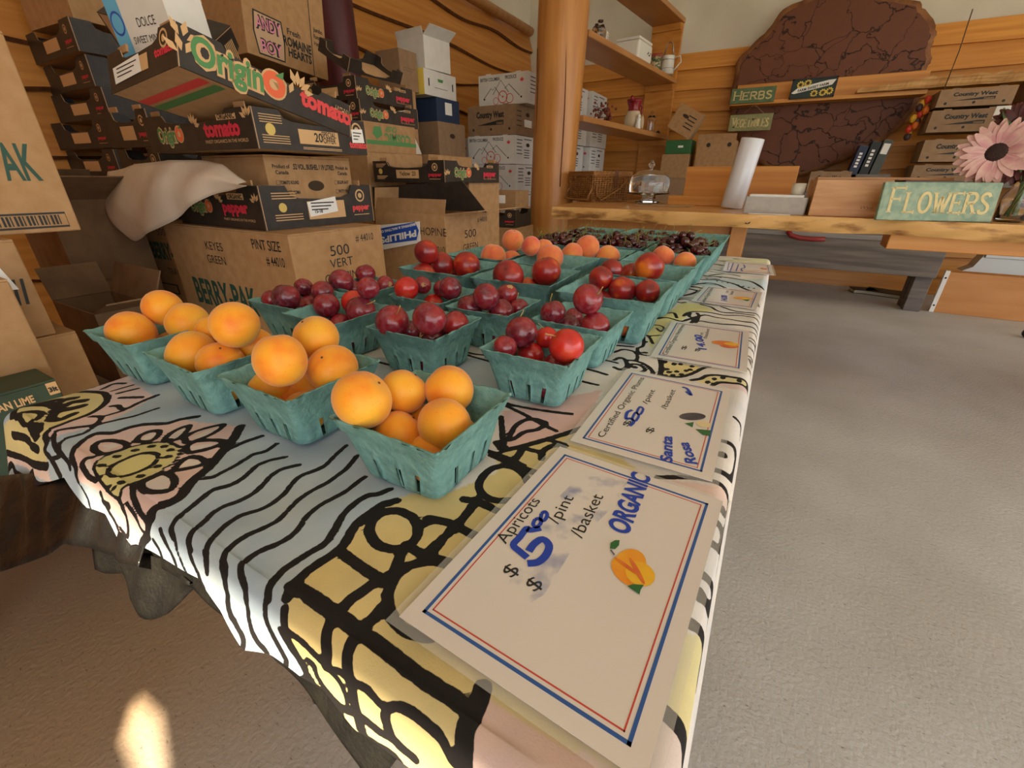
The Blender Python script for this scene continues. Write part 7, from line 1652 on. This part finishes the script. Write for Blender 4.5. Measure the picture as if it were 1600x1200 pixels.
for k in range(3):
    z0_ = onY(rows[k+1][0][0], rows[k+1][0][1], YC)[2]
    if k == 0:
        cw_box('brown Country West box at the foot of the far right stack', xr+0.56, YC, zz0, wC, 0.34, 0.24); z_ = zz0+0.242
    else:
        cw_box('brown Country West box %s in the far right stack' % ('in the middle', 'on top')[k-1], xr+0.55, YC+0.01*k, z_, wC, 0.34, 0.24); z_ += 0.242
tg = thing('white_tag', 'white card tag with a dark dot by the right boxes', 'tag', tuple(onY(1550, 185, 5.0)), (0, 0, 0)); A = onY(1550, 185, 5.0); B = onY(1612, 180, 5.0); hgt = onY(1555, 166, 5.0)[2]-A[2]
MB().bbox(0, B[0]-A[0], 0, 0.004, 0, hgt, 0.001).build('card', WHITE_CARD, tg); mb = MB(); disc(mb, (0, 0), 0.012, ((B[0]-A[0])*0.42, -0.001, hgt*0.5), (1, 0, 0), (0, 0, 1)); mb.build('dot', INK_K, tg)
MB().box((B[0]-A[0])*0.8, (B[0]-A[0])*0.8+0.01, 0.004, 0.31, hgt*0.4, hgt*0.5).build('clip', GREYW, tg)
# corn and pepper garland
gd = onY(1452, 150, 5.59); gl = thing('harvest_garland', 'hanging garland of dried red and yellow corn and peppers', 'garland', tuple(gd)); rr = random.Random(9)
MB().tube([(0, 0, 0), (-0.06, 0, -0.3)], 0.004, 5).build('cord', mat('jute_cord', (0.30, 0.18, 0.10), 0.9), gl)
for k in range(11):
    t_ = k/10; c_ = [(0.55, 0.04, 0.02), (0.72, 0.40, 0.03), (0.06, 0.03, 0.03), (0.70, 0.16, 0.02)][k % 4]
    MB().ball((-0.06*t_+rr.uniform(-0.03, 0.03), rr.uniform(-0.03, 0.0), -0.03-0.27*t_), (0.026, 0.024, 0.034), 8, 6).build('fruit', mat('garland_%d' % (k % 4), c_, 0.4), gl)
# books and a lying box beneath the slab
for k in range(3):
    x0 = onY(1331+17*k, 250, 5.50)[0]; z0 = onY(1331, 272, 5.50)[2]; hk = (0.24, 0.27, 0.28)[k]
    b = thing('book', ['dark blue upright book under the round slab', 'black upright book between two others under the slab', 'grey-green upright book with a white label under the slab'][k], 'book', (x0, 5.50, z0), (0, 0.12, 0), 'books under the slab')
    MB().bbox(0, 0.07, 0, 0.2, 0, hk, 0.003).build('cover', [mat('book_blue', (0.02, 0.03, 0.07), 0.5), mat('book_black', (0.015, 0.02, 0.02), 0.5), mat('book_grey', (0.06, 0.07, 0.06), 0.5)][k], b); MB().box(0.008, 0.062, 0.004, 0.196, hk, hk+0.001).build('pages', mat('page_cream', (0.6, 0.55, 0.42), 0.9), b)
    if k < 2:
        [MB().box(0.022, 0.046, -0.001, 0, hk*(0.25+0.11*i_), hk*(0.32+0.11*i_)).build('spine_print', INK_WHITE, b) for i_ in range(5)]
    else: MB().box(0.01, 0.06, -0.001, 0, hk*0.6, hk*0.9).build('label', INK_WHITE, b)
zbk = onY(1331, 272, 5.50)[2]
a = onY(1264, 281, 5.45); cw_box('brown Country West box lying low beside the books', onY(1328, 281, 5.45)[0], 5.45, a[2]-0.10, onY(1328, 281, 5.45)[0]-a[0], 0.30, onY(1300, 268, 5.45)[2]-a[2]+0.10)
st = thing('timber_wall_shelf', 'dark timber wall shelf under the books behind the counter', 'shelf', (0, 5.55, 0)); tzt = a[2]-0.102
MB().bbox(-0.40, 0.82, -0.14, 0.438, tzt-0.05, tzt, 0.004).build('top', GREYW, st)
for x in (-0.36, 0.72): MB().prism([(0.437, tzt-0.051), (-0.02, tzt-0.051), (0.437, tzt-0.40)], x, x+0.05, 'x').build('bracket', GREYW, st)
MB().bbox(onY(1331, 272, 5.50)[0]+0.03, 0.82, -0.08, 0.27, tzt, zbk-0.001, 0.004).build('riser', GREYW, st)
# tilted cartons left of the slab
q = onY(1052, 205, 5.38); b = Box('produce_box', 'kraft carton with hand hole tipped on its corner beside the shelf end', (q[0]+0.16, 5.36, q[2]-0.08), 0.26, 0.22, 0.24, (0, math.radians(28), 0)); MB().bbox(-0.26, 0, 0, 0.22, 0, 0.24, 0.004).build('body', CARD, b.t)
b.ring('F', 0.45, 0.66, 0.035, mat('hand_hole', (0.05, 0.03, 0.015), 0.9), r2=0.016, name='hand_hole')
for k in range(4): b.rect('F', 0.55, 0.9, 0.72-0.14*k, 0.76-0.14*k, INK_K, 0.0009, 'small_print')
q = onY(1060, 232, 5.38)
b = closed_carton('green_box', 'green printed box under the tipped kraft carton', (q[0]+0.12, 5.40, q[2]-0.05), 0.26, 0.3, 0.13, mat('green_card', (0.03, 0.13, 0.04), 0.5)); b.rect('F', 0.5, 0.7, 0.45, 0.6, INK_WHITE)
closed_carton('plain_carton', 'brown printed carton under the green box', (q[0]+0.12, 5.38, q[2]-0.28), 0.28, 0.32, 0.228)
closed_carton('plain_carton', 'dark brown carton on the floor beside the shelf end', (q[0]+0.13, 5.37, 0), 0.30, 0.36, q[2]-0.281, BROWN_CARD)
q = onY(1117, 262, 5.42)
b = open_carton('produce_box', 'open brown carton holding round shapes beside the round slab', (onY(1146, 240, 5.42)[0], 5.42, q[2]-0.02), 0.36, 0.3, 0.27, CARD, (0, 0.0, 0.0), (('F', 20, 0.06),)); b.ring('F', 0.3, 0.85, 0.02, INK_K); b.ring('F', 0.85, 0.85, 0.02, INK_K)
closed_carton('plain_carton', 'brown carton on the floor under the open carton by the slab', (onY(1146, 240, 5.42)[0]+0.01, 5.40, 0), 0.38, 0.34, q[2]-0.03)

# ---- timber bench and things under the counter
z0, z1 = onY(1250, 388, 5.02)[2], onY(1250, 362, 5.02)[2]
xb0, xb1 = onY(1010, 380, 5.02)[0], onY(1490, 400, 5.02)[0]
bn = thing('timber_bench', 'weathered grey timber bench in the shade behind the counter', 'bench', ((xb0+xb1)/2, 5.2, 0)); hx_ = (xb1-xb0)/2
for k in range(2): MB().bbox(-hx_, hx_, -0.18+0.16*k, -0.03+0.16*k, z1-0.04, z1, 0.005).build('plank', mat('pale_grey_timber', (0.30, 0.28, 0.28), 0.7, (0.24, 0.22, 0.21), 5, 0.3, 30, stretch=(0.4, 3, 6)), bn)
MB().bbox(-hx_+0.02, hx_-0.05, -0.18, -0.125, onY(1250, 417, 5.03)[2], z1-0.041, 0.005).build('beam', GREYW, bn)
lx = onY(1430, 470, 5.07)[0]-(xb0+xb1)/2
for x in (-hx_+0.05, lx-0.06):
    for y in (-0.12, 0.03): MB().bbox(x, x+0.12, y, y+0.10, 0, z1-0.041, 0.006).build('leg', GREYW, bn)
q = [onY(*p, 4.94) for p in ((1231, 361), (1236, 368), (1250, 372), (1270, 374), (1289, 374))]; rh = thing('red_bar', 'bent red metal handle hanging under the counter', 'handle', tuple(q[0])); o = MB().tube([Vector(v)-Vector(q[0]) for v in q], 0.022, 8).build('bar', mat('red_enamel', (0.25, 0.02, 0.02), 0.35), rh)
MB().box(-0.01, 0.01, 0, 0.08, -0.02, 0.02).build('bracket', mat('red_enamel', (0.25, 0.02, 0.02), 0.35), rh)
a, c = onZ(1448, 482, 0.0), onY(1470, 424, 5.16); pz = c[2]
pn = thing('plywood_panel', 'varnished plywood panel with white edge strip standing under the counter', 'panel', (a[0], 5.15, 0.001), (0.0, 0, 0.0)); MB().bbox(0.02, 1.6, 0, 0.02, 0, pz, 0.002).build('panel', PLYW, pn); MB().bbox(-0.012, 0.02, -0.004, 0.024, 0.0, pz+0.01, 0.002).build('edge_strip', INK_WHITE, pn)
for z in (0.06, pz-0.05):
    mb = MB(); disc(mb, (0, 0), 0.008, (0.004, -0.005, z), (1, 0, 0), (0, 0, 1), 0, 10); mb.build('screw', INK_K, pn)
t0, t1 = onY(1500, 398, 5.2), onY(1500, 424, 5.2); tb2 = thing('steel_tub', 'dull grey metal tub resting behind the plywood panel', 'tub', (a[0]+0.10, 5.2, pz+0.012)); th = t0[2]-pz-0.012+0.02
mb = MB(); prof = [(0, 0), (0.06, 0.04), (0.10, th), (0.13, th), (0.13, th-0.02), (1.5, th-0.02), (1.5, 0)]; mb.prism(prof, 0, 0.14, 'y'); normals(mb.build('body', mat('dull_steel', (0.40, 0.40, 0.40), 0.4, metal=0.6), tb2)); MB().bbox(0.10, 1.5, -0.02, 0.0, th-0.03, th, 0.004).build('rim', mat('dull_steel', (0.40, 0.40, 0.40), 0.4, metal=0.6), tb2)
for k, (px, py, w_, d_, r_) in enumerate(((1350, 460, 0.22, 0.16, 0.2), (1385, 464, 0.32, 0.24, -0.25))):
    q = onZ(px, py, 0.0); b = thing('book', ['thin dark book lying on the floor under the bench', 'larger grey book lying open-edged on the floor under the bench'][k], 'book', (q[0], q[1]+0.1, 0), (0, 0, r_)); MB().bbox(-w_/2, w_/2, -d_/2, d_/2, 0.034, 0.040, 0.002).build('cover', mat('book_black', (0.015, 0.02, 0.02), 0.5), b); MB().box(-w_/2+0.005, w_/2-0.005, -d_/2+0.005, d_/2, 0.006, 0.034).build('pages', mat('page_cream', (0.6, 0.55, 0.42), 0.9), b); MB().bbox(-w_/2, w_/2, -d_/2, d_/2, 0.0, 0.006, 0.002).build('cover', mat('book_black', (0.015, 0.02, 0.02), 0.5), b)
q = onZ(1604, 528, 0.0); cs = thing('caster', 'small black caster wheel at the right frame edge', 'caster', (q[0], q[1], 0)); o = MB().tube([(0, -0.015, 0.035), (0, 0.015, 0.035)], 0.035, 18).build('wheel', mat('black_rubber', (0.012, 0.012, 0.012), 0.5), cs); MB().tube([(0, 0, 0.06), (0, 0, 0.12)], 0.012, 8).build('stem', mat('black_rubber', (0.012, 0.012, 0.012), 0.5), cs)
# hanging cord at the back wall
a, c = onY(1520, 14, 5.5), onY(1474, 142, 5.55); o = MB().tube([tuple(a), tuple((a+c)/2+np.array([0.01, 0, 0])), tuple(c)], 0.004, 5).build('hanging_cord', mat('dark_cord', (0.12, 0.07, 0.04), 0.8)); tag(o, 'thin dark cord hanging down in front of the back wall', 'cord')

# ================================================================== flowers
vx, vy = onZ(1574, 347, 0.9)[:2]
vs_ = thing('glass_vase', 'clear glass jar vase of cut flowers beside the FLOWERS sign', 'vase', (vx, vy, 0.901))
MB().lathe([(0.001, 0), (0.045, 0), (0.05, 0.02), (0.05, 0.10), (0.035, 0.135), (0.034, 0.155), (0.038, 0.16), (0.031, 0.158), (0.030, 0.135), (0.045, 0.10), (0.045, 0.008), (0.001, 0.008)], 28).build('jar', GLASS, vs_)
LEAF = mat('leaf_green', (0.05, 0.11, 0.03), 0.5, (0.08, 0.16, 0.05), 20); STALK = mat('stalk_green', (0.12, 0.20, 0.06), 0.5)
def petal_mesh(L, W, m):
    vs = []; n = 7
    for i in range(n):
        t = i/(n-1); w = W*math.sin(math.pi*min(0.97, 0.10+0.88*t))**0.7; z = 0.10*L*math.sin(t*2.4)
        vs += [(L*t, -w/2, z+0.02*L), (L*t, 0, z), (L*t, w/2, z+0.02*L)]
    mb = MB(); mb.add(vs, [(3*i+k, 3*i+3+k, 3*i+4+k, 3*i+1+k) for i in range(n-1) for k in range(2)], 0, True); return mb.mesh('petal', m)
def bloom(label, px, py, y, r, n, m, eye, face, layers=1, seed=0):
    rr = random.Random(seed); c = onY(px, py, y); t = thing('cut_flower', label, 'flower', tuple(c)); q = Vector(face).normalized().to_track_quat('Z', 'Y')
    t.rotation_euler = q.to_euler()
    pm = petal_mesh(r*0.78, r*0.30, m)
    for l in range(layers):
        for k in range(n):
            a = 2*math.pi*k/n+l*0.2+rr.uniform(-0.06, 0.06); s = rr.uniform(0.86, 1.05)*(1-0.18*l)
            o = link('petal', pm, t, (r*0.24*math.cos(a), r*0.24*math.sin(a), 0.004*l), (rr.uniform(-0.15, 0.15), rr.uniform(-0.12, 0.12)-0.12*l, a)); o.scale = (s, s, s)
    MB().ball((0, 0, 0.0), (r*0.30, r*0.30, r*0.12), 16, 8).build('flower_eye', eye, t)
    d = q.inverted() @ (Vector((vx, vy, 1.04))-Vector(c)); back = Vector((0, 0, -0.02))
    MB().tube([back, back+Vector((0, 0, -0.03))+d*0.3, d], 0.004, 6).build('stem', STALK, t)
    return t
EYE = mat('dark_flower_eye', (0.025, 0.012, 0.012), 0.8, (0.05, 0.02, 0.015), 120, 0.8, 200)
PK = mat('pink_petal', (0.62, 0.26, 0.30), 0.5, (0.74, 0.52, 0.44), 14); MR = mat('maroon_petal', (0.06, 0.012, 0.012), 0.5, (0.10, 0.02, 0.015), 14); YE = mat('ochre_petal', (0.55, 0.28, 0.03), 0.5)
tocam = (-vx, -vy, 0.25)
bloom('large dusty pink sunflower with a dark eye above the jar', 1557, 238, vy-0.02, 0.125, 22, PK, EYE, (-vx-0.2, -vy, 0.1), 2, 1)
bloom('dark maroon sunflower right of the pink bloom', 1594, 252, vy+0.02, 0.095, 20, MR, EYE, (-vx+0.2, -vy, 0.2), 2, 2)
bloom('tall near-black sunflower at the top right of the bouquet', 1590, 192, vy+0.06, 0.085, 18, MR, EYE, (-vx, -vy, 0.7), 2, 3)
bloom('faded pale drooping bloom below the pink sunflower', 1538, 275, vy+0.02, 0.05, 16, mat('faded_petal', (0.40, 0.30, 0.18), 0.6), EYE, (-0.4, -0.6, -0.8), 2, 4)
lm = petal_mesh(0.15, 0.075, LEAF)
for k, (px, py, a, b_) in enumerate(((1572, 215, 0.8, 0.3), (1600, 225, 2.0, -0.2), (1565, 268, -0.4, 0.5), (1585, 280, 1.3, 0.2), (1600, 290, 2.4, 0.1), (1575, 200, 1.6, 0.5))):
    o = link('leaf', lm, vs_, Vector(onY(px, py, vy+0.03))-Vector((vx, vy, 0.901)), (b_, -0.5, a))
for k in range(6):
    a = k; MB().tube([(0.02*math.cos(a), 0.02*math.sin(a), 0.012), (0.012*math.cos(a+2), 0.012*math.sin(a+2), 0.15), (0.05*math.cos(a+2), 0.03*math.sin(a+2), 0.24)], 0.004, 5).build('stem', STALK, vs_)
q = onZ(1592, 346, 0.9); cb = thing('produce_tray', 'green-edged tray of orange peppers at the right frame edge', 'tray', (q[0]+0.02, q[1]+0.06, 0.901)); MB().bbox(0, 0.3, 0, 0.22, 0, 0.02, 0.003).build('base', BROWN_CARD, cb)
for a in ((0, 0.3, 0, 0.008), (0, 0.008, 0, 0.22)): MB().box(*a, 0.02, 0.05).build('side', BROWN_CARD, cb)
for k in range(6):
    f = MB().ball((0, 0, 0), (0.028, 0.028, 0.022), 12, 8).build('pepper', mat('orange_pepper', (0.55, 0.12, 0.02), 0.3)); f.location = (q[0]+0.06+0.06*(k % 3), q[1]+0.10+0.06*(k//3), 0.943); tag(f, 'orange pepper, %s in the tray at the right edge' % ['front left', 'front middle', 'front right', 'back left', 'back middle', 'back right'][k], 'pepper', 'orange peppers in the tray')
    MB().tube([(0, 0, 0.02), (0.004, 0, 0.034)], 0.004, 6).build('stem', STALK, f)
